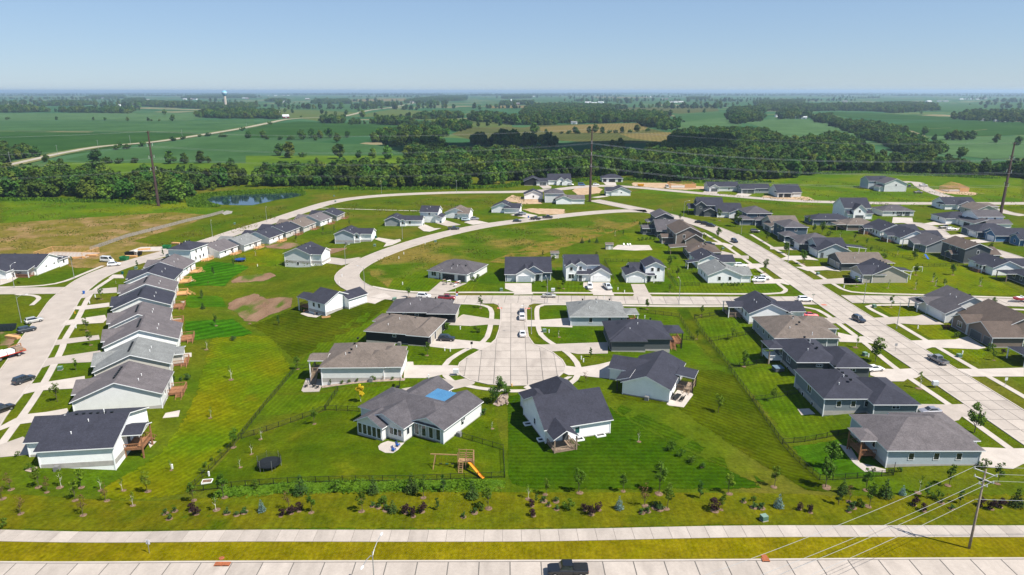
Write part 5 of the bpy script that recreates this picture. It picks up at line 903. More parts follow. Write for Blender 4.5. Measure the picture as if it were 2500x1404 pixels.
BANDS = {'Z3': [('r', 105, 390), ('l', 380, 365), ('r', 460, 405), ('s', 600, 360), ('l', 790, 360), ('l', 735, 485), ('s', 985, 385), ('r', 1030, 495), ('s', 1195, 395), ('s', 1300, 545), ('l', 1440, 410), ('r', 205, 625), ('r', 810, 630), ('r', 20, 480), ('m', 1890, 495), ('m', 2185, 465), ('s', 2110, 590), ('p', 1865, 590), ('p', 1915, 630), ('x', 1615, 625), ('x', 1645, 668), ('x', 1705, 602), ('x', 2230, 612), ('x', 2300, 638), ('x', 2390, 610), ('g', 30, 745)],
 'W5': [('c', 515, 255, 1.15), ('g', 850, 225, 1.1), ('c', 1200, 250, 1.15), ('c', 1560, 235, 1.1), ('k', 1855, 235), ('m', 620, 425), ('m', 1095, 425), ('m', 1670, 285), ('b', 150, 420), ('c', 1380, 425, .8), ('c', 2130, 290, .9), ('l', 2275, 400), ('p', 335, 460), ('p', 425, 445), ('p', 500, 410), ('p', 1500, 440, 1.2), ('p', 1565, 465), ('p', 1660, 430, 1.15), ('r', 405, 400, 1.1), ('x', 0, 430), ('x', 1190, 365), ('x', 1235, 388), ('x', 1305, 405, 1.2), ('g', 1295, 355), ('x', 2055, 475), ('x', 2140, 440, 1.2), ('g', 2205, 405), ('k', 1800, 405, .7), ('g', 90, 200, .9)],
 'W6': [('s', 195, 302), ('l', 365, 268), ('m', 675, 245, 1.25), ('m', 1100, 240), ('m', 1440, 250, 1.3), ('k', 1455, 62, .8), ('l', 2100, 255), ('m', 1520, 400), ('k', 1830, 300, 1.05), ('m', 2040, 410, .8), ('k', 270, 345, .6), ('p', 225, 375), ('p', 235, 470), ('p', 725, 420), ('p', 785, 460, 1.15), ('p', 870, 420, 1.15), ('p', 1965, 415, 1.4), ('x', 345, 338), ('x', 388, 378), ('x', 447, 335), ('x', 457, 402), ('g', 575, 405, 1.1), ('x', 1395, 385, 1.3), ('x', 1455, 400, 1.2), ('x', 1345, 432), ('x', 1285, 448), ('x', 2255, 342), ('g', 2345, 325, .7), ('x', 2345, 382, 1.1), ('x', 2420, 398, 1.1), ('b', 1060, 405), ('r', 1300, 370, 1.1), ('x', 1855, 5, .8)],
 'W7': [('l', 120, 345), ('m', 605, 355, 1.25), ('m', 990, 385), ('m', 1785, 335, 1.15), ('m', 2250, 315), ('m', 1025, 540), ('r', 835, 485), ('k', 730, 515, .9), ('k', 1885, 505, .8), ('s', 1500, 405), ('c', 770, 405, .85), ('c', 1175, 445), ('k', 1570, 450), ('c', 2420, 535), ('g', 1660, 465), ('b', 160, 545), ('b', 1340, 425, .75), ('p', 365, 565, .9), ('p', 455, 590, .9), ('p', 1460, 525, 1.2), ('p', 1540, 575, 1.05), ('p', 2090, 530), ('p', 2190, 565, 1.2), ('p', 2280, 545, 1.1), ('x', 5, 562, 1.2), ('x', 830, 578), ('x', 880, 555, 1.2), ('g', 945, 535), ('x', 1705, 505, 1.1), ('x', 1810, 550)]}
for rg_, lst in BANDS.items():
    for e in lst:
        k = e[0]; veg(k, zg(rg_, e[1], e[2]), BAND[k], BG[k], (e[3] if len(e) > 3 else 1.0) * (0.82 if k == 'p' else 1.0), mulch=k in 'mlsrpx')
# trees of gardens and streets: label names the place they stand in
GARD = [('Z5', 'beside the striped back lawns of the west street', [('k', 185, 280, .7), ('k', 185, 395, .6), ('r', 240, 152, .5), ('m', 315, 562, .85), ('k', 950, 552, .9), ('x', 480, 712, 1.5), ('s', 475, 1100, 1.1), ('s', 230, 800), ('m', 1145, 1000, .8)]),
 ('Z6', 'in the fenced garden with the round trampoline', [('s', 330, 265), ('m', 1435, 330, .85), ('m', 585, 582), ('s', 870, 498, .8), ('s', 765, 652, .8), ('s', 640, 802, .7), ('g', 270, 790, .8), ('g', 420, 640, .6), ('g', 340, 730, .6), ('g', 240, 860, .7)]),
 ('Y1', 'on the dark mown lawn behind the white steep-roofed house', [('s', 1575, 868), ('g', 1910, 962, 1.1), ('g', 2020, 1028, 1.1), ('g', 2145, 1098, .9), ('g', 2265, 1158, .8), ('l', 2430, 562, 1.1), ('r', 1010, 235, .7)]),
 ('Z7', 'in the stone bed by the turning circle', [('C', 1750, 400, 1.15), ('g', 1875, 290, 1.2), ('x', 1600, 535, 1.8), ('s', 1690, 692, .7)]),
 ('Z8', 'on the front lawns of the turning-circle street', [('m', 1305, 300, 1.05), ('g', 1270, 552, 1.3), ('g', 960, 522, 1.5), ('m', 765, 787, .95), ('s', 2100, 600), ('k', 2425, 800, .8), ('m', 575, 192), ('g', 910, 555, .8)]),
 ('Y2', 'between the back fences of the east gardens', [('m', 1050, 332, .85), ('m', 1635, 402, .8), ('m', 1590, 652, .85), ('m', 2090, 942, 1.05), ('l', 1965, 652, .9)]),
 ('Y6', 'on the front lawns north of the cross street', [('g', 1760, 380, 1.5), ('g', 1640, 620, .7), ('m', 1680, 705, .7), ('m', 1875, 728, .95), ('g', 2100, 675, .8), ('g', 790, 640, 1.3), ('g', 830, 600, 1.1), ('k', 1625, 330, .7), ('g', 1510, 660, .7), ('c', 2105, 168, .8), ('c', 2195, 158, .7), ('c', 2285, 165, .8), ('g', 2280, 305, .8)]),
 ('Y3', 'on the lawns of the east street west side', [('k', 245, 945, .9), ('l', 565, 1315, 1.05), ('s', 1450, 740, 1.3), ('s', 2130, 1180, 1.4)]),
 ('Y4', 'on the lawn of the pale blue-grey house', [('M', 1990, 725, 1.05), ('M', 690, 1040, .8), ('m', 650, 1205, 1.2), ('g', 2070, 1045, 1.1), ('g', 1080, 1080, .5), ('g', 1320, 1080, .7), ('g', 1240, 1090, .7)]),
 ('Y5', 'on the corner lawns of the east street crossing', [('m', 580, 556, 1.1), ('m', 1830, 560, .9), ('s', 1090, 242), ('s', 1120, 292), ('s', 1230, 312, 1.1), ('m', 1330, 162), ('m', 880, 160), ('s', 1660, 292), ('m', 150, 302), ('s', 545, 322, 1.2), ('s', 875, 332, 1.2), ('M', 385, 1220, .95), ('p', 1235, 830, .7), ('p', 1275, 825, .7), ('g', 1385, 925, 1.1), ('g', 1790, 1085, 1.2), ('m', 1830, 1202, .8), ('p', 1950, 1120, .8)]),
 ('Y7', 'along the upper east street', [('m', 960, 292, 1.1), ('m', 1418, 282, 1.4), ('M', 1640, 352, 1.2), ('M', 1410, 495, .9), ('m', 1985, 532, 1.2), ('M', 2210, 665, .8), ('m', 2400, 792, 1.3), ('m', 1960, 895, 1.3), ('m', 840, 852, 1.2), ('m', 930, 952, 1.0), ('m', 840, 1122, .8), ('m', 575, 1325, .9), ('s', 870, 162), ('s', 200, 462), ('k', 295, 452, .7), ('m', 490, 362, .8), ('g', 480, 520), ('g', 520, 515), ('g', 570, 510), ('g', 620, 505), ('g', 660, 510), ('g', 840, 740), ('g', 900, 735, 1.2), ('g', 1250, 480, 1.2), ('g', 1150, 215), ('m', 2030, 230, 1.0), ('g', 1460, 1045, .7), ('g', 1520, 1045, .8), ('g', 1595, 1045, .9), ('g', 1640, 1045, .9), ('g', 1560, 1048, .7), ('g', 1700, 1045, .6), ('g', 680, 1025, .5), ('g', 710, 1025, .5), ('g', 740, 1023, .5)]),
 ('Y8', 'in the joined back gardens east of the street', [('M', 1420, 705, .85), ('m', 1800, 852), ('m', 1430, 852), ('s', 2070, 962), ('m', 1715, 972, .8), ('s', 1600, 922), ('s', 1630, 962), ('m', 950, 562, .8), ('m', 830, 512, .8), ('m', 330, 742, 1.1), ('m', 160, 642, 1.2), ('g', 1125, 685, 1.6), ('M', 510, 445, .8), ('M', 430, 435, .7), ('s', 1255, 652), ('m', 2160, 642, 1.1), ('g', 580, 465, 1.4), ('m', 380, 360, 1.2), ('g', 860, 535, .8), ('m', 950, 265, .8), ('s', 690, 485), ('m', 990, 640, .8)]),
 ('Z1', 'on the narrow front lawns of the west street', [('m', 825, 400, .9), ('k', 1570, 442), ('m', 1165, 802), ('m', 990, 1160), ('m', 1030, 1325, .9), ('k', 1865, 302, .8), ('k', 2305, 790, .9), ('c', 2320, 912, .7), ('g', 215, 622, .7), ('s', 1325, 622, .6)]),
 ('Z2', 'on the narrow front lawns of the west street', [('l', 790, 275), ('l', 595, 600, 1.1), ('s', 1780, 1310, .8), ('g', 180, 1165, .6), ('g', 290, 1300, .7), ('g', 345, 1310, .6), ('x', 1805, 385, 1.3), ('x', 1930, 370, 1.5), ('x', 1890, 380, 1.2)]),
 ('Z4', 'on the back lawns below the loop road', [('k', 605, 1262), ('k', 850, 1150, .9), ('s', 1120, 1020), ('m', 1945, 742, .8), ('k', 2080, 722, .8), ('k', 2265, 642, .8), ('m', 1615, 852, .9)])]
GW = {'m': 'leafy young tree', 'M': 'full-crowned street tree', 's': 'thin sparse sapling', 'r': 'bronze sapling', 'c': 'small spruce', 'g': 'rounded green shrub', 'k': 'narrow upright young tree', 'x': 'dense dark evergreen shrub', 'l': 'lime-green young tree', 'p': 'dark purple shrub', 'C': 'bushy dark pine'}
for rg_, where, lst in GARD:
    for e in lst: veg(e[0], zg(rg_, e[1], e[2]), '%s %s' % (GW[e[0]], where), '%ss %s' % (GW[e[0]], where), e[3] if len(e) > 3 else None, mulch=e[0] in 'ms')
veg('y', zg('Z5', 1780, 1325), 'bright golden-yellow young tree on the lawn beside the gravel border', None, 1.0)
# shrub row on the gravel border of the pale house
for x, y, k, s in ((1475, 1160, 'k', .45), (1590, 1145, 'g', .65), (1665, 1135, 'g', .65), (1745, 1125, 'g', .7), (1908, 1112, 'g', .75), (2000, 1108, 'r', .3), (2095, 1105, 'g', .6)):
    veg(k, zg('Z5', x, y), 'small shrub on the gravel border of the pale blue-grey house', 'shrubs on the gravel border', s)
# tall uncut grass and weeds outside the fence: real tufts
rg = np.random.default_rng(5); n = 9000; xs_ = rg.uniform(-52, -1.5, n); ys_ = 105.3 + rg.normal(scale=0.9, size=n) + (xs_ + 52) * 0.035; keep = (ys_ > 103.7) & (ys_ < 107.9); xs_, ys_ = xs_[keep], ys_[keep]; n = len(xs_)
hh_ = rg.uniform(0.1, 0.38, n) * (0.75 + 0.3 * np.sin(xs_ * 0.6)); a_ = rg.uniform(0, 6.28, n); w_ = rg.uniform(0.06, 0.2, n); lx_, ly_ = rg.normal(scale=0.3, size=n), rg.normal(scale=0.3, size=n)
zz_ = np.array([h(a, b) for a, b in zip(xs_, ys_)])
V = np.stack([np.stack([xs_ - np.cos(a_) * w_, ys_ - np.sin(a_) * w_, zz_], 1), np.stack([xs_ + np.cos(a_) * w_, ys_ + np.sin(a_) * w_, zz_], 1), np.stack([xs_ + np.cos(a_) * w_ * 1.4 + lx_, ys_ + np.sin(a_) * w_ * 1.4 + ly_, zz_ + hh_], 1), np.stack([xs_ - np.cos(a_) * w_ * 1.4 + lx_, ys_ - np.sin(a_) * w_ * 1.4 + ly_, zz_ + hh_ * 0.9], 1)], 1).reshape(-1, 3)
o = bpy.data.objects.new('weeds', quads_mesh('weeds', V, LEAF['weed'])); COL.objects.link(o); tag(o, 'tall bright green weeds growing outside the garden fence', 'weeds', kind='stuff')

# ---- trees out in the fields, each its own
FP = [tree_proto(s, 12.5, 5.6, 0.7, 760, 0.80, ('wood1', 'wood2', 'wood1', 'wood3', 'wood2', 'wood1')[s - 31], 15, sh, tr=0.28) for s, sh in ((31, 'round'), (32, 'oval'), (33, 'round'), (34, 'oval'), (35, 'round'), (36, 'column'))]
BUSH = [tree_proto(s, 5.0, 3.6, 0.3, 260, 0.62, 'wood1', 8, 'round', tr=0.15, limbs=4) for s in (37, 38)]
FT = {'W1': [(950, 805, 1.1), (455, 790, .65), (1680, 808, 1.1), (1820, 808, .95), (1980, 803, 1.1), (2060, 800, .6), (560, 376, .7), (920, 378, .6), (1035, 381, .6), (1255, 386, .8), (1460, 386, .8), (1700, 386, 1.2), (2445, 556, 1.0), (600, 842, .7), (1620, 322, 1.2), (2320, 206, 1.6)],
      'W2': [(30, 528, .9), (160, 528, 1.0), (525, 542, 1.2), (620, 530, 1.1), (700, 532, 1.0), (790, 528, 1.15), (855, 568, 1.0), (955, 522, .9), (320, 695, 1.0), (410, 715, 1.25), (880, 722, 1.2), (1065, 717, .75), (1195, 717, .9), (1340, 724, 1.15), (370, 287, 1.2), (440, 292, 1.0), (715, 302, 1.2), (755, 312, .9), (845, 322, 1.1), (945, 307, 1.3), (1060, 277, .9), (1965, 392, 1.2), (2180, 422, .8), (2270, 417, .9), (2390, 412, 1.0), (2195, 262, 1.6), (670, 767, .5), (1440, 767, .5), (1010, 392, 1.0), (650, 552, .7)],
      'W3': [(280, 492, 1.5), (400, 492, .7), (670, 487, .9), (800, 482, .9), (855, 478, 1.1), (925, 487, .9), (1110, 482, .8), (1250, 472, 1.0), (1600, 375, 1.0), (1650, 377, 1.0), (1480, 302, 1.3), (1560, 325, 1.6), (1735, 292, 1.0), (1880, 292, 1.1), (2040, 252, 1.2), (2100, 357, .9), (2190, 398, 1.0), (2260, 392, 1.0)],
      'W4': [(1550, 507, 1.2), (1770, 553, 1.0), (1830, 557, 1.1), (1890, 557, 1.1), (1955, 555, 1.05), (2010, 552, 1.0), (2235, 582, 1.0), (2445, 607, .85), (1895, 732, 1.1), (1520, 307, .8), (1640, 572, .8)]}
FTW = {'W1': 'lone dark tree among the crop fields beside the country road', 'W2': 'dark rounded tree in the field hedges beyond the pond wood', 'W3': 'dark tree standing by the tan hay fields', 'W4': 'dark tree standing in the pale green fields beyond the valley wood'}
SRC = []
for r_, lst in FT.items():
    for x, y, s in lst:
        cm, tm = FP[trg.randrange(len(FP))]; gx_, gy_ = zg(r_, x, y)
        o = thing('field_tree', FTW[r_], 'tree', (gx_, gy_, 0.2), trg.uniform(0, 6.28), FTW[r_].replace('tree', 'trees')); s *= trg.uniform(.9, 1.1); o.scale = (s, s, s)
        c_, t_ = place('crown', cm, o), place('trunk', tm, o)
        if all(q[0].data != cm for q in SRC): SRC.append((c_, t_))
for r_, lst in (('W1', [(1245, 662), (1185, 627), (1150, 667), (1970, 542), (2045, 537), (2180, 545), (2220, 545), (1800, 567), (1710, 582), (1390, 637), (1060, 805), (1170, 805), (1320, 800), (2385, 480), (1490, 386), (1565, 386), (75, 372)]), ('W2', [(320, 545), (400, 545), (440, 543), (535, 707), (520, 332), (200, 540), (230, 400), (2105, 432)]), ('W3', [(440, 492), (540, 488), (610, 488), (700, 488), (990, 482), (1050, 482), (1185, 478), (1350, 465), (1690, 378)])):
    for x, y in lst:
        cm, tm = BUSH[trg.randrange(2)]; gx_, gy_ = zg(r_, x, y); s = trg.uniform(.7, 1.3)
        o = thing('roadside_bush', 'low dark bush beside the field edges and country road', 'bush', (gx_, gy_, 0.2), trg.uniform(0, 6.28), 'bushes along field edges'); o.scale = (s * 1.2, s * 1.2, s); place('crown', cm, o); place('trunk', tm, o)
# ---- woods: masses of trees, instanced
def inpoly(x, y, P):
    r = False; j = len(P) - 1
    for i in range(len(P)):
        if (P[i][1] > y) != (P[j][1] > y) and x < (P[j][0] - P[i][0]) * (y - P[i][1]) / (P[j][1] - P[i][1]) + P[i][0]: r = not r
        j = i
    return r
def wood_object(name, label, polys, spacing, sc0):
    wob = lambda q: spacing * (0.9 * math.sin(q * .11) + 0.7 * math.sin(q * .037 + 1) + rr.uniform(-.5, .5))
    pts = []; rr = random.Random(len(polys) * 7 + int(spacing * 10))
    for P in polys:
        xs, ys = [p[0] for p in P], [p[1] for p in P]; y = min(ys)
        while y < max(ys):
            x = min(xs) + rr.uniform(0, spacing)
            while x < max(xs):
                px, py = x + rr.uniform(-.42, .42) * spacing, y + rr.uniform(-.42, .42) * spacing
                if inpoly(px + wob(py), py + wob(px + 50), P) and (math.sin(px * .043) + math.sin(py * .057 + px * .02) > -1.35): pts.append((px, py))
                x += spacing
            y += spacing
    me = bpy.data.meshes.new(name); me.from_pydata([(a, b, 0.1) for a, b in pts], [], [])
    for nm, ty, vals in (('kind', 'INT', [rr.randrange(len(SRC)) for _ in pts]), ('rot', 'FLOAT', [rr.uniform(0, 6.28) for _ in pts]), ('size', 'FLOAT', [sc0 * rr.choice((.45, .6, .75, .85, .95, 1.05, 1.25, 1.45)) for _ in pts])):
        at = me.attributes.new(nm, ty, 'POINT'); at.data.foreach_set('value', vals)
    o = bpy.data.objects.new(name, me); COL.objects.link(o); tag(o, label, 'wood', kind='stuff')
    ng = bpy.data.node_groups.get('scatter_trees')
    if not ng:
        ng = bpy.data.node_groups.new('scatter_trees', 'GeometryNodeTree'); ng.interface.new_socket('Geometry', in_out='INPUT', socket_type='NodeSocketGeometry'); ng.interface.new_socket('Geometry', in_out='OUTPUT', socket_type='NodeSocketGeometry')
        N, L = ng.nodes, ng.links; gi, go = N.new('NodeGroupInput'), N.new('NodeGroupOutput'); iop = N.new('GeometryNodeInstanceOnPoints'); jn = N.new('GeometryNodeJoinGeometry')
        for c_, t_ in SRC:
            j2 = N.new('GeometryNodeJoinGeometry')
            for q in (c_, t_):
                oi = N.new('GeometryNodeObjectInfo'); oi.transform_space = 'ORIGINAL'; oi.inputs['Object'].default_value = q; L.new(oi.outputs['Geometry'], j2.inputs[0])
            g2 = N.new('GeometryNodeGeometryToInstance'); L.new(j2.outputs[0], g2.inputs[0]); L.new(g2.outputs[0], jn.inputs[0])
        def attr(nm, ty):
            a = N.new('GeometryNodeInputNamedAttribute'); a.data_type = ty; a.inputs[0].default_value = nm; return a.outputs[0]
        cx_ = N.new('ShaderNodeCombineXYZ'); L.new(attr('rot', 'FLOAT'), cx_.inputs[2])
        L.new(gi.outputs[0], iop.inputs['Points']); L.new(jn.outputs[0], iop.inputs['Instance']); iop.inputs['Pick Instance'].default_value = True
        L.new(attr('kind', 'INT'), iop.inputs['Instance Index']); L.new(cx_.outputs[0], iop.inputs['Rotation']); L.new(attr('size', 'FLOAT'), iop.inputs['Scale']); L.new(iop.outputs[0], go.inputs[0])
    md = o.modifiers.new('trees', 'NODES'); md.node_group = ng
    return len(pts)
def wp(r, bottom, top, zt=9.0): return zpts(r, bottom) + zpts(r, top, zt)
NT = 0
NT += wood_object('woodland', 'dense green wood along the creek behind the houses and pond', [
 wp('W1', [(-500, 1150), (0, 1150), (400, 1150), (700, 1165), (1000, 1165), (1300, 1175), (1740, 1190), (1810, 1110), (2120, 1055), (2330, 1030), (2500, 1000)], [(2500, 860), (2250, 800), (2100, 890), (1900, 880), (1700, 860), (1500, 870), (1350, 890), (1160, 940), (1060, 890), (950, 810), (750, 790), (640, 830), (480, 850), (300, 820), (130, 850), (0, 870), (-500, 880)]),
 wp('W2', [(0, 985), (250, 983), (500, 985), (1070, 1000), (1400, 1000), (1580, 1000), (2060, 990), (2095, 900), (2290, 905), (2240, 970), (2500, 965)], [(2500, 640), (2200, 625), (1950, 645), (1850, 600), (1800, 530), (1700, 520), (1570, 600), (1550, 760), (1500, 790), (1200, 780), (900, 750), (550, 755), (330, 750), (250, 770), (100, 860), (0, 870)]),
 wp('W3', [(0, 965), (160, 930), (380, 915), (640, 920), (900, 885), (1100, 880), (1300, 915), (1560, 935), (1900, 925), (2500, 930)], [(2500, 450), (2200, 440), (2000, 440), (1830, 430), (1700, 450), (1600, 500), (1610, 560), (1300, 620), (1150, 630), (960, 630), (830, 670), (500, 650), (200, 630), (0, 635)]),
 wp('W4', [(0, 930), (410, 940), (420, 860), (1000, 850), (1700, 885), (2240, 905), (2700, 940)], [(2700, 800), (2230, 760), (1900, 745), (1690, 705), (1500, 695), (1010, 690), (1000, 630), (900, 540), (650, 485), (480, 520), (300, 560), (130, 490), (0, 450)]),
 wp('W4', [(520, 375), (640, 408), (800, 458), (960, 528), (1010, 565), (1210, 605), (1300, 690), (1690, 705)], [(1670, 610), (1500, 520), (1300, 440), (1100, 380), (900, 370), (700, 355), (640, 305), (530, 310)]),
 wp('W1', [(-300, 805), (0, 805), (130, 790), (290, 770), (345, 722)], [(330, 670), (230, 640), (100, 630), (0, 610), (-300, 600)])], 5.6, 0.80)
NT += wood_object('woodland', 'broad dark belts of trees between the middle fields', [
 wp('W2', [(970, 392), (1300, 402), (1700, 427), (2060, 472)], [(2070, 385), (1880, 375), (1650, 372), (1380, 345), (1200, 350), (970, 360)]), wp('W2', [(1000, 584), (1560, 607), (1930, 502)], [(1900, 450), (1700, 460), (1550, 440), (1380, 440), (1250, 480), (1030, 520)]),
 wp('W3', [(-300, 600), (0, 612), (380, 602), (830, 627), (1000, 612)], [(990, 590), (850, 555), (600, 550), (400, 530), (0, 500), (-300, 500)]),
 wp('W3', [(0, 402), (330, 412), (680, 392), (1270, 387), (1380, 432), (1560, 467), (1560, 422), (1490, 397), (1520, 332)], [(1450, 290), (1250, 285), (1000, 278), (870, 250), (1180, 230), (900, 215), (600, 208), (300, 212), (170, 290), (280, 320), (0, 340)]),
 wp('W3', [(2140, 340), (2160, 397), (2380, 377), (2400, 292), (2500, 272)], [(2500, 245), (2300, 235), (2150, 245)]), wp('W2', [(720, 377), (950, 377)], [(940, 348), (740, 350)]), wp('W2', [(0, 342), (290, 352)], [(280, 270), (200, 262), (0, 290)]),
 wp('W2', [(1440, 342), (1720, 352), (2030, 342)], [(2030, 300), (1850, 290), (1720, 300), (1450, 312)]), wp('W2', [(2110, 372), (2500, 402)], [(2500, 330), (2330, 295), (2120, 300)]), wp('W1', [(1970, 362), (2500, 362)], [(2500, 275), (2300, 272), (1990, 285)])], 9.0, 1.05)
NT += wood_object('woodland', 'far tree belts and farm groves below the horizon', [
 wp('W4', [(0, 277), (150, 282), (420, 282), (820, 277), (1060, 282), (1310, 302), (1500, 277), (1640, 277)], [(1640, 215), (1500, 203), (1290, 200), (980, 212), (700, 212), (420, 220), (150, 195), (0, 195)]), wp('W4', [(1740, 332), (1990, 372), (2700, 402)], [(2700, 285), (2200, 280), (2000, 290), (1820, 310)]), wp('W4', [(180, 360), (430, 350)], [(420, 280), (180, 270)]),
 wp('W1', [(0, 307), (480, 297), (700, 302), (1290, 312), (1300, 262)], [(1280, 255), (1050, 260), (700, 265), (500, 268), (200, 240), (0, 252)]), wp('W1', [(1240, 212), (1430, 242), (1900, 262), (2200, 272), (2500, 270)], [(2500, 215), (2200, 215), (1850, 205), (1430, 190), (1400, 162), (1250, 168)]), wp('W1', [(870, 162), (1220, 162)], [(1220, 130), (900, 133)]), wp('W1', [(380, 240), (960, 225)], [(950, 205), (700, 190), (570, 190)]),
 wp('W1', [(1800, 165), (2500, 160)], [(2500, 122), (2100, 118), (1850, 140)]), wp('W2', [(640, 207), (970, 207)], [(960, 165), (660, 168)]), wp('W2', [(200, 187), (380, 190)], [(370, 158), (210, 160)]), wp('W2', [(1360, 257), (1620, 267)], [(1620, 240), (1370, 235)]), wp('W2', [(1090, 227), (1400, 232)], [(1400, 198), (1100, 198)]), wp('W2', [(1730, 250), (1840, 250)], [(1830, 228), (1740, 228)]), wp('W2', [(1500, 200), (2060, 175), (2060, 160)], [(2060, 130), (1850, 130), (1520, 170)]),
 wp('W2', [(1050, 335), (1240, 335)], [(1230, 300), (1060, 300)]), wp('W3', [(0, 215), (290, 215)], [(280, 180), (0, 185)]), wp('W3', [(1730, 165), (1890, 165)], [(1890, 145), (1730, 145)]), wp('W3', [(2350, 215), (2800, 230)], [(2800, 170), (2380, 180)]), wp('W3', [(0, 160), (250, 155)], [(240, 120), (0, 125)]), wp('W2', [(2400, 222), (2500, 222)], [(2490, 185), (2400, 190)])], 12.0, 1.1)
P_ = []; rr = random.Random(4)
for i in range(120):
    y = 2600 * math.exp(rr.uniform(0, 1.75)); x = rr.uniform(-0.85, 0.85) * y; L_, D_ = rr.uniform(60, 420) * (1 + y / 8000), rr.uniform(20, 60); P_.append([(x, y), (x + L_, y + rr.uniform(-20, 20)), (x + L_, y + D_), (x, y + D_)])
for i in range(60):
    y = rr.uniform(9000, 21000); x = rr.uniform(-0.85, 0.85) * y; L_ = rr.uniform(500, 2200); P_.append([(x, y), (x + L_, y), (x + L_, y + 80), (x, y + 80)])
NT += wood_object('woodland', 'thin dark lines of trees at the hazy horizon', P_, 26.0, 1.5)
print('trees', NT)

# reeds on the pond bank and scrub along the wood's foot: real tufts
def tufts(name, label, pts, hmin, hmax, wd, m, seed):
    rg = np.random.default_rng(seed); P = np.array(pts); n = len(P); hh = rg.uniform(hmin, hmax, n); a = rg.uniform(0, 6.28, n); w_ = rg.uniform(.5, 1, n) * wd; lx, ly = rg.normal(scale=.3, size=n) * hh, rg.normal(scale=.3, size=n) * hh; z = np.zeros(n) + .05; c, s_ = np.cos(a) * w_, np.sin(a) * w_
    V = np.stack([np.stack([P[:, 0] - c, P[:, 1] - s_, z], 1), np.stack([P[:, 0] + c, P[:, 1] + s_, z], 1), np.stack([P[:, 0] + c * 1.3 + lx, P[:, 1] + s_ * 1.3 + ly, z + hh], 1), np.stack([P[:, 0] - c * 1.3 + lx, P[:, 1] - s_ * 1.3 + ly, z + hh * .9], 1)], 1).reshape(-1, 3)
    o = bpy.data.objects.new(name, quads_mesh(name, V, m)); COL.objects.link(o); tag(o, label, name.replace('_', ' '), kind='stuff')
rr = random.Random(31); pts = []; xs = [p[0] for p in BANK]; ys = [p[1] for p in BANK]
while len(pts) < 5000:
    x, y = rr.uniform(min(xs), max(xs)), rr.uniform(min(ys), max(ys))
    if inpoly(x, y, BANK): pts.append((x, y))
tufts('reeds', 'bright green reeds and rushes round the pond', pts, .5, 1.4, .35, LEAF['weed'], 3)
EDGE = [zpts('W1', [(0, 1165), (400, 1165), (700, 1180), (1000, 1180), (1300, 1190), (1740, 1200)]), zpts('W2', [(480, 1000), (1070, 1010), (1400, 1010), (1580, 1010), (2080, 1000), (2500, 985)]), zpts('W3', [(0, 985), (160, 950), (640, 940), (900, 905), (1300, 930), (1900, 945), (2500, 945)]), zpts('W4', [(420, 880), (1000, 865), (1700, 900), (2240, 920)])]
pts = []
for ln in EDGE:
    for i in range(len(ln) - 1):
        a, b = Vector(ln[i]), Vector(ln[i + 1])
        for k in range(int((b - a).length * 9)): p = a.lerp(b, rr.random()); pts.append((p.x + rr.gauss(0, 2.0), p.y + rr.gauss(0, 2.5)))
tufts('scrub', 'low bright scrub and tall grass along the foot of the wood', pts, .5, 2.0, .5, LEAF['weed'], 4)
# rough growth on the unmown plots
ROUGH = [upts([(0, 500), (330, 490), (500, 510), (330, 590), (150, 612), (0, 615)]), upts([(560, 700), (700, 650), (840, 655), (840, 700), (720, 720), (600, 770)]), upts([(905, 640), (1100, 575), (1300, 548), (1560, 535), (1540, 560), (1250, 628), (1050, 645), (950, 705)]), upts([(800, 500), (1190, 480), (1480, 478), (1270, 500), (1000, 520), (860, 530)]), upts([(1700, 500), (2500, 510), (2500, 470), (1960, 440), (1700, 480)]), upts([(420, 600), (640, 555), (720, 500), (660, 505), (520, 545), (330, 610)])]
pts = []
for P in ROUGH:
    xs = [p[0] for p in P]; ys = [p[1] for p in P]; n = 0; A = (max(xs) - min(xs)) * (max(ys) - min(ys))
    for k in range(int(min(16000, A * 1.1))):
        x, y = rr.uniform(min(xs), max(xs)), rr.uniform(min(ys), max(ys))
        if inpoly(x, y, P) and math.sin(x * .31) + math.sin(y * .23 + x * .11) + rr.uniform(-1, 1) > 0.7: pts.append((x, y))
pts = [p for p in pts if p[1] > 262 or p[0] > -60]
tufts('rough_grass', 'scattered uncut grass tufts on the open plots and meadow', pts, .12, .4, .3, leafm('tuft', (0.11, 0.15, 0.008), (0.19, 0.18, 0.03), 0.5, 0.05, 0.0), 5)
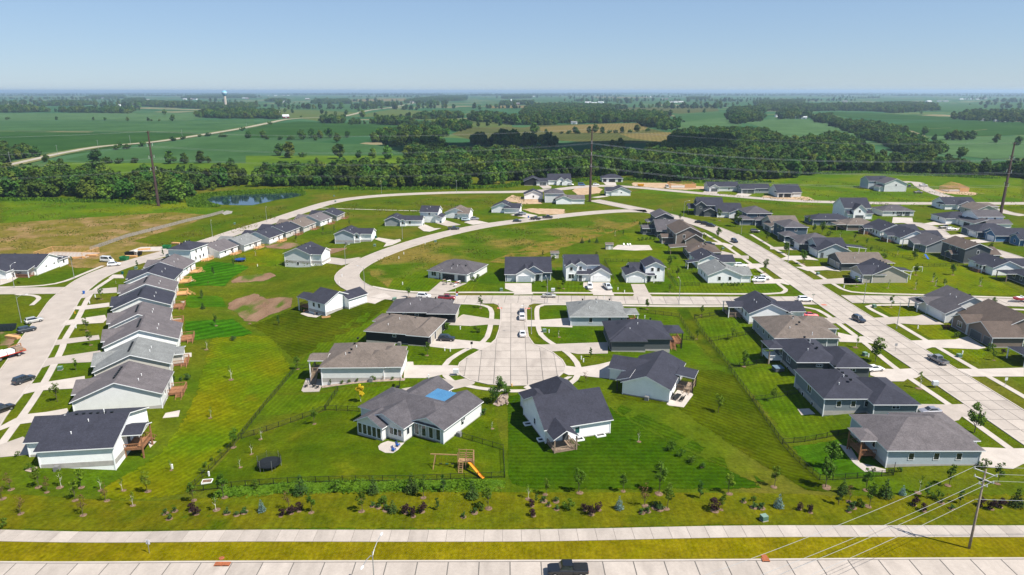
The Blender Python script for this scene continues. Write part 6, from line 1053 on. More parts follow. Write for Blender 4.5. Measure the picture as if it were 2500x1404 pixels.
# ================================================================== FENCES, LAMPS, POLES, VEHICLES, GARDEN THINGS
def gz(x, y): return h(x, y) if y < 330 else 0.0
def fence(pts, label, group=None, hgt=1.25, m=BLACKM, step=2.5, pick=0.15, pw=0.012, solid=False):
    x0, y0 = pts[0]; root = thing('fence', label, 'fence', (x0, y0, gz(x0, y0)), 0, group); z00 = gz(x0, y0)
    pm = small('post_%s' % m.name, lambda mb: mb.box(-0.04, -0.04, -0.4, 0.04, 0.04, 1.0), m)
    pk = MB(); seq = []
    for i in range(len(pts) - 1):
        a, b = Vector(pts[i]), Vector(pts[i + 1]); n = max(1, round((b - a).length / step))
        for k in range(n): seq.append(a.lerp(b, k / n))
    seq.append(Vector(pts[-1])); rl = [MB(), MB()]
    for i, p in enumerate(seq):
        o = place('post', pm, root, (p.x - x0, p.y - y0, gz(p.x, p.y) - z00)); o.scale = (1, 1, hgt + 0.05)
        if i == len(seq) - 1: break
        q = seq[i + 1]; za, zb = gz(p.x, p.y) - z00, gz(q.x, q.y) - z00; n = max(1, int((q - p).length / pick))
        for j, zz in ((0, hgt - 0.06), (1, 0.18)): rl[j].bar((p.x - x0, p.y - y0, za + zz), (q.x - x0, q.y - y0, zb + zz), 0.05)
        t = (q - p).normalized()
        for k in range(n):
            c = p.lerp(q, (k + 0.5) / n); z = za + (zb - za) * (k + 0.5) / n; e = t * pw; x, y = c.x - x0, c.y - y0
            pk.add([(x - e.x, y - e.y, z + 0.06), (x + e.x, y + e.y, z + 0.06), (x + e.x, y + e.y, z + hgt - 0.03), (x - e.x, y - e.y, z + hgt - 0.03)], [(0, 1, 2, 3)])
    for r_ in rl: r_.build('rail', m, root)
    o = pk.build('fence_boards' if solid else 'pickets', m, root); o['kind'] = 'stuff'
    return root
fence([(-57.7, 106.9), (-56.8, 127.7), (-56.7, 144.7), (-56.1, 164.9), (-52.9, 165.2)], 'long black metal fence along the low lawn behind the angled grey house')
fence([(-57.4, 106.9), (-35, 107.5), (-18.3, 107.7), (-1.3, 108.9), (-1.7, 118.6), (-10.0, 123.4)], 'black metal fence between the trampoline garden and the tall weeds')
fence([(-56.3, 127.9), (-41.5, 138.6), (-30.8, 135.4)], 'black metal fence crossing behind the screened porch')
fence([(-41.2, 148.6), (-41.7, 138.8)], 'short black fence at the end of the gravel shrub border')
fence([(40.3, 204.8), (52.1, 202), (52.4, 185), (46, 184.6)], 'black fence round the garden of the silver-roofed corner house')
fence([(66.5, 203.5), (56.4, 200.6), (56.5, 184.2), (56.8, 164.8), (66, 165.8)], 'black fence enclosing the garden behind the white gable house')
fence([(56.7, 184.2), (70, 186)], 'black cross fence between white gable house and brown-roofed house')
fence([(56.2, 164.4), (55.9, 145.3), (54.9, 124.6), (55.7, 109.3), (58.1, 109.3), (69.5, 110.2), (71, 112.6)], 'black fence down the swale behind the slate and steel-grey houses')
fence([(55.2, 125.1), (69.4, 127)], 'black cross fence above the bright green corner garden'); fence([(56.1, 145.3), (67.2, 147.1)], 'black cross fence between slate house and steel-grey house')
fence(zpts('Y7', [(800, 890), (930, 1050), (1190, 1045)]), 'black fence on the lawn beside the light grey roofed corner house'); fence(zpts('Y7', [(870, 900), (1165, 885)]), 'black cross fence behind the light grey roofed corner house')
fence(zpts('Y7', [(500, 770), (75, 762), (185, 975)]), 'black fence behind the white house with two-storey wing'); fence(zpts('Y8', [(900, 590), (1050, 590), (1230, 680), (1450, 690)]), 'black fence across the joined back gardens'); fence(zpts('Y8', [(1440, 775), (1900, 765)]), 'black fence behind the dark two-storey house')
fence(zpts('Z4', [(1930, 770), (2080, 745)]), 'short dark fence beside the blue-sided house')
fence(zpts('Z4', [(-900, 960), (-450, 800), (0, 685), (300, 605), (560, 548), (730, 500)]), 'long weathered grey board fence across the dry meadow', None, 1.7, mat('weathered_board', (0.20, 0.18, 0.16), 0.9, c2=(0.27, 0.245, 0.215), scale=0.8), 2.4, 0.17, 0.072, True)
# ---- street lamps
def lamp(x, y, ht, ang, label, group='street lamps of the estate', arms=1, al=2.4):
    o = thing('street_lamp', label, 'street lamp', (x, y, gz(x, y)), R(ang), group)
    k = ('lampp', ht)
    if k not in MC:
        mb = MB(); mb.lathe([(0.16, 0), (0.16, 0.3), (0.10, 0.35), (0.06, ht)], 8); MC[k] = mb.mesh('pole', STEEL)
        a = MB(); pts = [(0, 0, ht - 0.7), (0.5 * al / 2.4, 0, ht - 0.1), (0.6 * al, 0, ht + 0.25), (al, 0, ht + 0.3)]
        for i in range(3): a.bar(pts[i], pts[i + 1], 0.09, n=6)
        MC[('lampa', ht)] = a.mesh('arm', STEEL)
        hd = MB(); hd.blob((al + 0.25, 0, ht + 0.27), (0.42, 0.17, 0.1), 10, 6, 0.0); MC[('lamph', ht)] = hd.mesh('lamp_head', mat('lamp_grey', (0.6, 0.61, 0.62), 0.5))
    place('pole', MC[k], o)
    for i in range(arms):
        q = place('arm', MC[('lampa', ht)], o, rz=math.pi * i); place('lamp_head', MC[('lamph', ht)], q)
    return o
lamp(-18.3, 76.4, 9.0, 80, 'tall double-armed grey lamp post between the main road carriageways', None, 2, 3.2)
for r_, x, y, an, lb in (('Z1', 850, 560, 200, 'lamp post on the verge beside the corner lawn'), ('Z1', 165, 665, 90, 'lamp post by the drive of the corner-lawn house'), ('Z1', 245, 1065, 30, 'lamp post beside the silver car on the west street'), ('Z8', 1822, 565, 180, 'lamp post beside the white sedan on the turning-circle street'), ('Z8', 1983, 248, 100, 'lamp post above the silver sedan on the cross street'), ('Y7', 948, 1265, 90, 'lamp post on the cross street opposite the white two-storey wing'),
    ('Y5', 240, 505, 180, 'lamp post on the grass island at the crossing'), ('Y5', 645, 815, 180, 'lamp post by the drive of the stone-trimmed garage'), ('Y7', 2228, 770, 200, 'lamp post opposite the white gable houses on the upper east street'), ('Y7', 1005, 225, 0, 'lamp post by the charcoal two-storey house'), ('Y7', 1680, 440, 200, 'lamp post under the big street tree'), ('Y8', 175, 722, 190, 'lamp post between dark house and blue-grey house'), ('Z4', 595, 790, 300, 'lamp post on the loop road opposite the two-storey white house'),
    ('Z4', 1258, 612, 300, 'lamp post on the loop road opposite the charcoal roofed house'), ('Z4', 2220, 1150, 60, 'lamp post at the drive of the gable house inside the bend'), ('Z5', 1820, 200, 150, 'lamp post where the cross street bends'), ('W8', 845, 600, 300, 'lamp post on the inner street by the grey house'), ('W2', 1980, 1040, 270, 'lamp post on the top of the loop road'), ('W2', 1275, 1045, 270, 'lamp post on the loop road below the wood')):
    gx_, gy_ = zg(r_, x, y); lamp(gx_, gy_, 8.2, an, lb)
# ---- tall weathering-steel transmission poles and their cables
def tpole(x, y, ht, label, lean=(0, 0), rot=0):
    o = thing('transmission_pole', label, 'power pole', (x, y, 0), R(rot), 'tall rusty transmission poles')
    mb = MB(); mb.lathe([(1.0, 0), (1.0, 0.4), (0.85, 0.5), (0.36, ht)], 12); mb.build('pole', RUST, o, smooth=True); T = []
    for z, l in ((ht - 0.8, 2.6), (ht - 7.5, 3.0), (ht - 14.5, 3.0), (ht - 21.5, 3.0)):
        for s in (-1, 1):
            a = MB(); a.bar((0, 0, z - 0.5), (0, s * l, z + 0.4), 0.32, w2=0.16); q = a.build('davit_arm', RUST, o)
            if z < ht - 2:
                n = MB(); n.lathe([(0.09, 0), (0.16, -0.3), (0.09, -0.6), (0.16, -0.9), (0.09, -1.2), (0.14, -1.8)], 6, c=(0, s * l, z + 0.3)); n.build('insulator', mat('insulator_grey', (0.45, 0.46, 0.47), 0.4), q)
            T.append(Vector((x - math.sin(R(rot)) * s * l, y + math.cos(R(rot)) * s * l, z + (0.4 if z > ht - 2 else -1.5))))
    return T
CABLE = mat('aluminium_cable', (0.48, 0.48, 0.48), 0.4, metal=0.3)
def cable(a, b, sag, r, label, group, m=None, n=22):
    mb = MB(); P = [a.lerp(b, i / n) - Vector((0, 0, sag * 4 * (i / n) * (1 - i / n))) for i in range(n + 1)]
    for i in range(n): mb.bar(P[i], P[i + 1], r, n=4)
    o = mb.build('cable', m or CABLE); tag(o, label, 'cable', group)
pl = tpole(-214.1, 411.4, 44.5, 'tall rusty steel transmission pole on the meadow beside the pond', rot=0); pm_ = tpole(49.1, 428.9, 45, 'tall rusty steel transmission pole beside the new houses', rot=-6); pr = tpole(265.1, 367.3, 41, 'tall rusty steel transmission pole beyond the eastern houses', rot=-16)
ptl = [v + Vector((-263, -17, 0)) for v in pl]; ptr = [v + Vector((230, -62, 0)) for v in pr]
for A_, B_, lb in ((pl, pm_, 'thin sagging cable strung over the creek wood from the pond-side pole'), (pm_, pr, 'bright sagging cable strung from the middle rusty pole past the valley wood'), (pl, ptl, 'sagging cable running off from the pond-side pole over the meadow'), (pr, ptr, 'sagging cable running off from the eastern rusty pole')):
    for i, (a, b) in enumerate(zip(A_, B_)): cable(a, b, 5.0 if i > 1 else 3.5, 0.085 if (A_ is pm_ and i > 1) else 0.035, lb, lb.replace('cable', 'cables'))
# ---- wooden pole at the path
def wpole(x, y, label, group=None):
    o = thing('utility_pole', label, 'power pole', (x, y, 0), 0, group); mb = MB(); mb.lathe([(0.19, -0.5), (0.17, 4), (0.12, 13.6)], 10); mb.build('pole', mat('pole_wood', (0.27, 0.22, 0.17), 0.9, c2=(0.20, 0.16, 0.125), scale=2.0), o, smooth=True)
    T = []
    for z, l, an in ((13.1, 1.5, -50), (11.9, 1.3, -52), (11.0, .6, -50)):
        d = Vector((math.cos(R(an)), math.sin(R(an)), 0)); a = MB(); a.bar(d * -l + Vector((0, 0, z)), d * l + Vector((0, 0, z)), 0.13); q = a.build('crossarm', mat('arm_grey', (0.55, 0.53, 0.5), 0.8), o)
        for s in (-1, 1):
            n = MB(); n.lathe([(0.04, 0.05), (0.09, 0.12), (0.05, 0.2), (0.09, 0.27), (0.03, 0.36)], 6, c=tuple(d * s * (l - 0.1) + Vector((0, 0, z)))); n.build('insulator', mat('insulator_grey', (0.45, 0.46, 0.47), 0.4), q)
            T.append(Vector((x, y, 0)) + d * s * (l - 0.1) + Vector((0, 0, z + 0.36)))
    return T
w1 = wpole(69.6, 89.0, 'wooden utility pole with angled crossarms standing by the footpath'); w2 = wpole(7.5, 58.5, 'wooden utility pole across the main road from the footpath', None); w3 = wpole(126, 90.5, 'wooden utility pole further along the verge', None)
for k in (0, 1, 3): cable(w1[k], w2[k], 1.1, 0.032, 'pale overhead wire crossing the footpath and main road', 'wires over the footpath'); cable(w1[k], w3[k], 0.9, 0.032, 'pale overhead wire running along the verge', 'wires along the verge')
cable(w1[4] - Vector((0, 0, 3)), w2[4] - Vector((0, 0, 3)), 1.2, 0.035, 'lowest pale communication wire crossing the footpath and main road', None); cable(w1[4] - Vector((0, 0, 3)), w3[4] - Vector((0, 0, 3)), 0.9, 0.05, 'lowest pale communication wire running along the verge', None)
# ---- vehicles
def paint(c): return mat('car_paint_%d_%d_%d' % tuple(int(q * 999) for q in c), c, 0.32, metal=0.15, spec=0.5, coat=0.8)
SPEC = {  # body stations (x, half width, z low, z top); cabin (x0 base, x0 top, x1 top, x1 base, z belt, z roof); wheelbase, wheel radius
 'sedan': ([(-2.35, .72, .42, .85), (-2.2, .86, .28, .98), (-1.3, .9, .22, 1.0), (0.8, .9, .22, .96), (1.9, .86, .24, .82), (2.3, .70, .34, .66)], (-1.75, -1.05, .15, .95, .97, 1.45), 2.75, .33),
 'suv': ([(-2.35, .80, .45, 1.1), (-2.25, .93, .30, 1.16), (-1.2, .95, .26, 1.14), (1.0, .95, .26, 1.1), (2.0, .92, .30, 1.02), (2.35, .78, .42, .84)], (-2.2, -1.9, .35, 1.15, 1.12, 1.74), 2.8, .37),
 'pickup': ([(-2.95, .92, .55, 1.15), (-2.85, .98, .48, 1.18), (-1.0, 1.0, .42, 1.18), (1.2, 1.0, .42, 1.18), (2.5, .97, .42, 1.12), (2.9, .86, .5, .96)], (-0.85, -.65, .75, 1.35, 1.16, 1.88), 3.7, .42),
 'van': ([(-2.7, .92, .42, 1.2), (-2.6, .98, .32, 1.25), (-1.0, .98, .3, 1.25), (1.2, .98, .3, 1.2), (2.2, .95, .32, 1.1), (2.6, .82, .42, .85)], (-2.68, -2.62, 1.15, 1.95, 1.2, 2.35), 3.4, .36)}
NCAR = [0]
def car(kind, c, x, y, ang, label, group=None, cover=False):
    st, cb, wb, wr = SPEC[kind]; P = paint(c); z = gz(x, y) + 0.10; o = thing(kind if kind != 'suv' else 'sport_utility_car', label, {'sedan': 'car', 'suv': 'car', 'pickup': 'pickup truck', 'van': 'van'}[kind], (x, y, z), R(ang), group)
    kk = ('car', kind)
    if kk not in MC:
        mb = MB(); vs = []; n = 8
        for sx, w_, lo, tp in st: vs += [(sx, -w_ * .82, lo), (sx, -w_, lo + .16), (sx, -w_, tp - .14), (sx, -w_ * .86, tp), (sx, w_ * .86, tp), (sx, w_, tp - .14), (sx, w_, lo + .16), (sx, w_ * .82, lo)]
        fs = [(i * n + k, i * n + (k + 1) % n, (i + 1) * n + (k + 1) % n, (i + 1) * n + k) for i in range(len(st) - 1) for k in range(n)] + [tuple(range(n - 1, -1, -1)), tuple((len(st) - 1) * n + k for k in range(n))]
        mb.add(vs, [tuple(reversed(f)) for f in fs]); w0 = st[2][1] * .90; w1_ = w0 * .80; a, b, c_, d, zb, zr = cb
        zb2 = zb - 0.1
        cv = [(a, -w0, zb2), (d, -w0, zb2), (d, w0, zb2), (a, w0, zb2), (b, -w1_, zr), (c_, -w1_, zr), (c_, w1_, zr), (b, w1_, zr)]
        mb.add(cv, [(4, 5, 6, 7), (0, 1, 5, 4), (1, 2, 6, 5), (2, 3, 7, 6), (3, 0, 4, 7)])
        if kind == 'pickup':
            mb.box(-2.8, -.82, 1.181, -1.0, -.74, 1.25); mb.box(-2.8, .74, 1.181, -1.0, .82, 1.25)
        def panel(i, j, k, l, inset):
            q = [Vector(cv[t]) for t in (i, j, k, l)]; cc = sum(q, Vector()) / 4; nn = (q[1] - q[0]).cross(q[3] - q[0]).normalized()
            if nn.dot(cc - Vector(((a + d) / 2, 0, zb))) < 0: nn = -nn
            return [cc + (p - cc) * inset + nn * .015 for p in q]
        G_ = {}
        for nm, t in (('windscreen', (1, 2, 6, 5)), ('rear_window', (3, 0, 4, 7)), ('side_window_a', (0, 1, 5, 4)), ('side_window_b', (2, 3, 7, 6))):
            w2_ = MB(); w2_.add(panel(*t, .86), [(0, 1, 2, 3)]); G_[nm] = w2_.mesh(nm, GLASS)
        ty = MB(); ty.lathe([(wr * .55, -.11), (wr, -.10), (wr, .10), (wr * .55, .11)], 14, cap=False); ri = MB(); ri.lathe([(.04, -.09), (wr * .6, -.1), (wr * .6, .1), (.04, .09)], 10)
        for q in (ty, ri): q.v = [(p[0], p[2], p[1]) for p in q.v]
        hl = MB(); hl.box(-.05, -.2, -.07, .05, .2, .07)
        MC[kk] = (mb, G_, ty.mesh('tyre', RUBBER), ri.mesh('rim', ALLOY), hl.mesh('headlight', LAMPW), hl.mesh('tail_light', LAMPR))
    mb, G_, ty, ri, hl, tl = MC[kk]; bk = ('carb', kind, c)
    if bk not in MC: MC[bk] = mb.mesh('body', P)
    place('body', MC[bk], o)
    for nm, me in G_.items(): place(nm.split('_a')[0].split('_b')[0] if 'side' in nm else nm, me, o)
    for sx in (-1, 1):
        for sy in (-1, 1):
            t = place('wheel', ty, o, (sx * wb / 2, sy * (st[2][1] - .10), wr)); place('rim', ri, t)
    for sy in (-1, 1):
        place('headlight', hl, o, (st[-1][0] - .06, sy * st[-1][1] * .72, st[-1][3] - .14)); place('tail_light', tl, o, (st[0][0] + .05, sy * st[0][1] * .8, st[0][3] - .14))
    if kind == 'pickup' and cover: q = MB(); q.box(-2.82, -.86, 1.19, -.9, .86, 1.24); q.build('bed_cover', BLACKM, o)
    elif kind == 'pickup': q = MB(); q.box(-2.75, -.72, 1.185, -1.0, .72, 1.2); q.build('truck_bed', RUBBER, o)
    return o
WH, BK, SV, DB, GY, RD = (.80, .80, .79), (.008, .008, .010), (.42, .42, .40), (.012, .022, .05), (.10, .11, .12), (.22, .006, .012)
car('pickup', BK, 8.0, 83.3, 180, 'black pickup truck with covered bed driving on the main road', cover=True)
for kd, c, r_, x, y, an, lb in (('sedan', WH, 'Z8', 1732, 575, 90, 'white sedan parked alone beside the lamp post near the turning circle'), ('suv', WH, 'Z8', 1727, 405, 90, 'white car parked right behind the dark blue car'), ('sedan', DB, 'Z8', 1725, 350, 90, 'dark blue car parked in front of the white car on the turning-circle street'), ('suv', (.01, .014, .02), 'Z8', 960, 630, -6, 'dark blue-black hatchback outside the black-sided house'),
  ('sedan', (.36, .35, .31), 'Z8', 2005, 190, 0, 'silver-beige sedan parked along the cross street'), ('pickup', RD, 'Z8', 962, 215, -4, 'dark red pickup parked on the cross street by the flag'), ('suv', WH, 'Z8', 730, 195, -10, 'white car parked beside the dark red pickup'), ('suv', WH, 'Y6', 2200, 715, 265, 'small white car on the white farmhouse drive'), ('pickup', (.5, .53, .55), 'Y6', 2415, 720, 280, 'pale silver truck on the white farmhouse drive'), ('suv', WH, 'Y3', 895, 242, 0, 'white sport utility car turning at the east street crossing'),
  ('suv', (.02, .03, .055), 'Y3', 1475, 455, -80, 'dark blue van-like car driving down the east street'), ('pickup', (.20, .20, .21), 'Y5', 1145, 1220, 97, 'grey pickup truck parked at the kerb by the brown house'), ('sedan', (.22, .22, .25), 'Y4', 1585, 550, 180, 'silver-grey coupe on the drive of the steel-grey house'), ('sedan', WH, 'Y4', 1090, 165, 10, 'white sedan on the drive of the dark slate house'), ('sedan', (.42, .015, .02), 'Y3', 960, 410, 0, 'bright red sports car on the drive of the white gable house'), ('pickup', WH, 'Y7', 1925, 975, 0, 'white pickup outside the light grey roofed corner house'), ('suv', WH, 'Y7', 1885, 1000, 180, 'white sport utility car beside the white pickup'), ('suv', WH, 'Y7', 1668, 825, 0, 'white car on the drive behind the corner house'),
  ('suv', BK, 'Y7', 1310, 575, -20, 'black car on the drive of the brown hipped-roof house'), ('suv', (.015, .025, .05), 'Y7', 1600, 535, -85, 'dark blue car driving up the east street'), ('sedan', BK, 'Y7', 1187, 310, -20, 'first of three dark cars parked at the bend, beside the white drive'), ('suv', BK, 'Y7', 1262, 330, -30, 'second of three dark cars parked at the bend, between the others'), ('suv', (.02, .025, .03), 'Y7', 1325, 352, -35, 'third of three dark cars parked at the bend, below the street tree'), ('suv', (.03, .03, .03), 'Y7', 1845, 420, 0, 'dark car half hidden by a tree on the cream house drive'),
  ('pickup', BK, 'Y8', 1720, 395, 0, 'black pickup parked beside the white car on the eastern street'), ('sedan', WH, 'Y8', 1785, 408, 0, 'white car parked beside the black pickup on the eastern street'), ('suv', SV, 'Z1', 392, 1062, 50, 'silver estate car on the grass edge of the west street'), ('suv', (.01, .02, .03), 'Z1', 310, 1168, 50, 'dark car parked behind the silver estate car'), ('suv', (.012, .02, .03), 'Z2', 252, 392, 65, 'dark blue car parked by the kerb of the west street'), ('suv', BK, 'Z2', 25, 700, 62, 'black car cut by the picture edge on the west street'),
  ('van', WH, 'Z1', 1230, 370, -12, 'white work van with ladder rack at the building site'), ('suv', WH, 'Z1', 1305, 415, 20, 'white car parked behind the work van'), ('pickup', (.015, .025, .03), 'W8', 1365, 503, 10, 'dark pickup on the inner street beside the brown box'), ('sedan', (.01, .02, .025), 'W8', 2012, 422, 5, 'dark car parked on the inner street below the lone white house'), ('pickup', (.03, .02, .02), 'W8', 2198, 402, 5, 'dark brown pickup on the inner street by the gravel lot'), ('pickup', (.01, .012, .012), 'W8', 2320, 387, 5, 'black pickup at the top of the inner street'), ('suv', (.25, .26, .28), 'W8', 1578, 404, 10, 'grey car on the drive of the taupe-roofed house'), ('suv', (.5, .6, .65), 'W8', 1490, 412, 0, 'pale blue car beside the garage of the taupe-roofed house'), ('sedan', BK, 'W8', 2025, 362, 0, 'black car on the drive of the lone white house'), ('suv', (.3, .32, .35), 'W8', 2062, 350, 0, 'grey car on the drive of the lone white house'),
  ('suv', WH, 'W3', 865, 972, 5, 'white car parked on the street below the three-garage house'), ('van', (.05, .14, .28), 'W3', 730, 975, 0, 'blue and white delivery van on the upper street'), ('suv', WH, 'W3', 625, 972, -20, 'white car on the drive at the wood edge'), ('pickup', (.5, .5, .5), 'W3', 600, 955, -10, 'silver pickup on the drive at the wood edge'), ('van', WH, 'W3', 1530, 995, 90, 'white work van beside the timber house frame'), ('pickup', BK, 'W4', 1490, 1062, 0, 'black trailer truck by the wrapped house'), ('suv', (.1, .1, .1), 'W4', 1405, 1000, 60, 'dark car on the unfinished cul-de-sac'), ('pickup', (.3, .3, .32), 'W4', 1540, 995, 0, 'grey pickup beside the wrapped house')):
    gx_, gy_ = zg(r_, x, y, gz(*zg(r_, x, y)) + .1); car(kd, c, gx_, gy_, an, lb)
# red boat on its trailer
bx_, by_ = zg('Y5', 2165, 490); bo = thing('motor_boat', 'red and white motor boat on a trailer at the cross street kerb', 'boat', (bx_, by_, gz(bx_, by_) + .1), R(182))
mb = MB(); sts = [(-2.8, .95, .7, 1.55), (-1, 1.05, .55, 1.55), (1.2, .95, .6, 1.6), (2.4, .5, .9, 1.7), (3.0, .05, 1.35, 1.75)]; vs = []
for sx, w_, lo, tp in sts: vs += [(sx, 0, lo), (sx, -w_ * .8, lo + .3), (sx, -w_, tp), (sx, w_, tp), (sx, w_ * .8, lo + .3)]
mb.add(vs, [(i * 5 + k, i * 5 + (k + 1) % 5, i * 5 + 5 + (k + 1) % 5, i * 5 + 5 + k) for i in range(4) for k in range(5)] + [(4, 3, 2, 1, 0)]); mb.build('hull', paint((.5, .015, .02)), bo)
mb = MB(); mb.box(-2.2, -.8, 1.58, 1.4, .8, 1.68); mb.box(-.2, -.75, 1.68, .0, .75, 2.05); mb.build('deck', WHITEP, bo); mb = MB(); mb.bar((-2.6, -.6, .45), (2.2, -.6, .45), .12); mb.bar((-2.6, .6, .45), (2.2, .6, .45), .12); mb.bar((2.2, -.6, .45), (4.2, 0, .45), .12); mb.bar((2.2, .6, .45), (4.2, 0, .45), .12); mb.build('trailer', STEEL, bo)
for sy in (-1, 1): place('wheel', MC[('car', 'suv')][2], bo, (-.8, sy * .85, .37))
# flatbed truck
fx, fy = zg('Z2', 40, 160); ft = thing('flatbed_truck', 'flatbed truck loaded with pale wrapped pallets on the west street', 'truck', (fx, fy, gz(fx, fy) + .1), R(58))
mb = MB(); mb.box(-5.5, -1.2, 1.0, 5, 1.2, 1.2); mb.box(-5.5, -.4, .7, 5, .4, 1.0); mb.build('flatbed', mat('truck_red', (.35, .03, .02), .5), ft)
for i in range(5): q = MB(); q.box(-5 + i * 1.9, -1.1, 1.2, -3.3 + i * 1.9, 1.1, 2.3 - .2 * (i % 2)); q.build('pallet_load', WHITEP if i != 4 else WOODG, ft)
for i in range(5):
    for sy in (-1, 1): w_ = place('wheel', MC[('car', 'pickup')][2], ft, (-4.4 + i * 1.1 + (3.2 if i == 4 else 0), sy * 1.05, .48), s=1.15); place('rim', MC[('car', 'pickup')][3], w_)
mb = MB(); mb.box(3.4, -1.1, 1.2, 5.0, 1.1, 1.5); mb.bar((4.4, 0, 1.5), (4.4, 0, 3.0), .2); mb.bar((4.4, 0, 3.0), (1.5, 0, 2.7), .18); mb.build('crane', mat('rusty_machine', (.30, .14, .07), .8), ft)
# ---- garden and street things
def put(name, label, cat, r_, x, y, builder, group=None, rz=0.0, dz=0.05):
    gx_, gy_ = zg(r_, x, y) if r_ else (x, y); o = thing(name, label, cat, (gx_, gy_, gz(gx_, gy_) + dz), rz, group); builder(o); return o
def tramp(net):
    def b(o):
        n = 20; r = 2.2; m = MB(); m.lathe([(r - .3, .86), (r, .86), (r, .94), (r - .3, .94)], n); m.build('padding', net, o); m = MB(); m.lathe([(.05, .87), (r - .3, .875)], n, cap=False); m.build('bounce_mat', BLACKM, o)
        for i in range(6):
            a = 6.28 * i / 6; m = MB(); m.bar((math.cos(a) * r, math.sin(a) * r, 0), (math.cos(a) * r, math.sin(a) * r, 2.3), .06, n=6); m.build('net_pole', STEEL, o); m = MB(); m.bar((math.cos(a + .3) * r * .9, math.sin(a + .3) * r * .9, 0), (math.cos(a + .3) * r * .95, math.sin(a + .3) * r * .95, .86), .06, n=6); m.build('leg', STEEL, o)
        m = MB()
        for i in range(72):
            a = 6.28 * i / 72; zt = 2.2 - .25 * abs(math.sin(3 * a)); c, s = math.cos(a), math.sin(a); m.bar((c * r * .97, s * r * .97, .95), (c * r * .97, s * r * .97, zt), .02, n=3)
        for k in range(8):
            z = 1.0 + k * .15
            for i in range(36): a, a2 = 6.28 * i / 36, 6.28 * (i + 1) / 36; m.bar((math.cos(a) * r * .97, math.sin(a) * r * .97, z), (math.cos(a2) * r * .97, math.sin(a2) * r * .97, z), .018, n=3)
        q = m.build('safety_net', BLACKM, o); q['kind'] = 'stuff'
    return b
put('trampoline', 'round black trampoline with net on the fenced lawn', 'trampoline', 'Z6', 960, 790, tramp(BLACKM)); put('trampoline', 'blue-edged trampoline behind the white walk-out house', 'trampoline', 'Z4', 935, 1090, tramp(mat('blue_pad', (.01, .06, .25), .5)))
def playset(o):
    W2 = mat('play_wood', (.34, .20, .10), .8, c2=(.26, .15, .08), scale=2); m = MB(); m.bar((-5.2, 0, 2.55), (0, 0, 2.55), .16); m.build('swing_beam', W2, o)
    m = MB(); m.bar((-4.6, -1.1, 0), (-4.3, 0, 2.5), .13); m.bar((-4.6, 1.1, 0), (-4.3, 0, 2.5), .13); m.build('swing_leg', W2, o)
    for x in (-3.4, -2.2, -1.2):
        m = MB(); m.bar((x - .2, 0, 2.5), (x - .2, .1, .6), .025); m.bar((x + .2, 0, 2.5), (x + .2, .1, .6), .025); m.box(x - .25, -.02, .55, x + .25, .22, .62); m.build('swing', BLACKM if x != -2.2 else TEALBIN, o)
    for x in (0, 1.4, 2.8):
        for y in (-.7, .7): m = MB(); m.box(x - .06, y - .06, 0, x + .06, y + .06, 3.4 if x < 2 else 3.1); m.build('post', W2, o)
    m = MB()
    for i in range(8): m.box(0 + i * .36, -.7, 1.5, .33 + i * .36, .7, 1.56)
    m.build('platform', W2, o); m = MB()
    for z in (1.9, 2.3, 2.7, 3.3):
        m.bar((0, .7, z), (2.8, .7, z), .09)
        if z < 2.5: m.bar((1.4, -.7, z), (2.8, -.7, z), .09)
        m.bar((2.8, -.7, z), (2.8, .7, z), .09)
    m.build('railing', W2, o); m = MB()
    for sx in (.25, .95): m.bar((sx, -2.0, 0), (sx, -.7, 1.55), .08)
    for i in range(6): m.bar((.25, -1.95 + i * .22, .12 + i * .26), (.95, -1.95 + i * .22, .12 + i * .26), .07)
    m.build('ladder', W2, o); m = MB(); P = [(2.0, -.7, 1.55), (2.9, -1.6, 1.1), (3.8, -2.5, .6), (4.5, -3.2, .22), (5.0, -3.7, .18)]
    for i in range(4):
        a, b = Vector(P[i]), Vector(P[i + 1]); t = (b - a).normalized(); nn = Vector((-t.y, t.x, 0)).normalized() * .28; up = Vector((0, 0, .16))
        m.add([a - nn, b - nn, b + nn, a + nn], [(0, 1, 2, 3)]); m.add([a - nn, b - nn, b - nn + up, a - nn + up], [(0, 1, 2, 3)]); m.add([a + nn, b + nn, b + nn + up, a + nn + up], [(0, 3, 2, 1)])
    m.build('slide', mat('orange_plastic', (.65, .25, .02), .4), o)
put('play_set', 'wooden swing and climbing frame with orange slide on the fenced lawn', 'play set', 'Z7', 1310, 1130, playset, rz=R(-4))
def patio(r_, pts, m=CONC2): return sheet('patio', zpts(r_, pts), m, 0.09, thick=0.1)
patio('Z7', [(390, 890), (420, 860), (500, 830), (600, 850), (690, 850), (650, 890), (620, 930), (560, 968), (470, 965), (400, 930)]); patio('Y1', [(1875, 470), (1990, 320), (2100, 300), (2160, 370), (2060, 505), (1900, 485)]); patio('Z5', [(1170, 440), (1260, 400), (1410, 440), (1330, 478), (1250, 470)])
patio('Z5', [(1180, 1215), (1230, 1090), (1380, 1100), (1390, 1160), (1360, 1225), (1200, 1230)], CONC); patio('Y4', [(770, 830), (880, 870), (960, 1000), (1190, 1060), (1190, 1085), (1000, 1080), (900, 1000), (820, 900)]); patio('Y4', [(395, 515), (500, 510), (555, 560), (430, 570)]); patio('Z2', [(1690, 770), (1720, 720), (1870, 690), (1855, 755)]); patio('Z2', [(1560, 1080), (1530, 1015), (1625, 1015)]); patio('Z2', [(1900, 100), (1990, 92), (1990, 135), (1920, 135)])
patio('Z1', [(1960, 1030), (2070, 1018), (2070, 1045), (1990, 1050)]); patio('Z1', [(2060, 830), (2112, 822), (2110, 845)]); patio('Z1', [(2130, 580), (2215, 578), (2180, 600)])
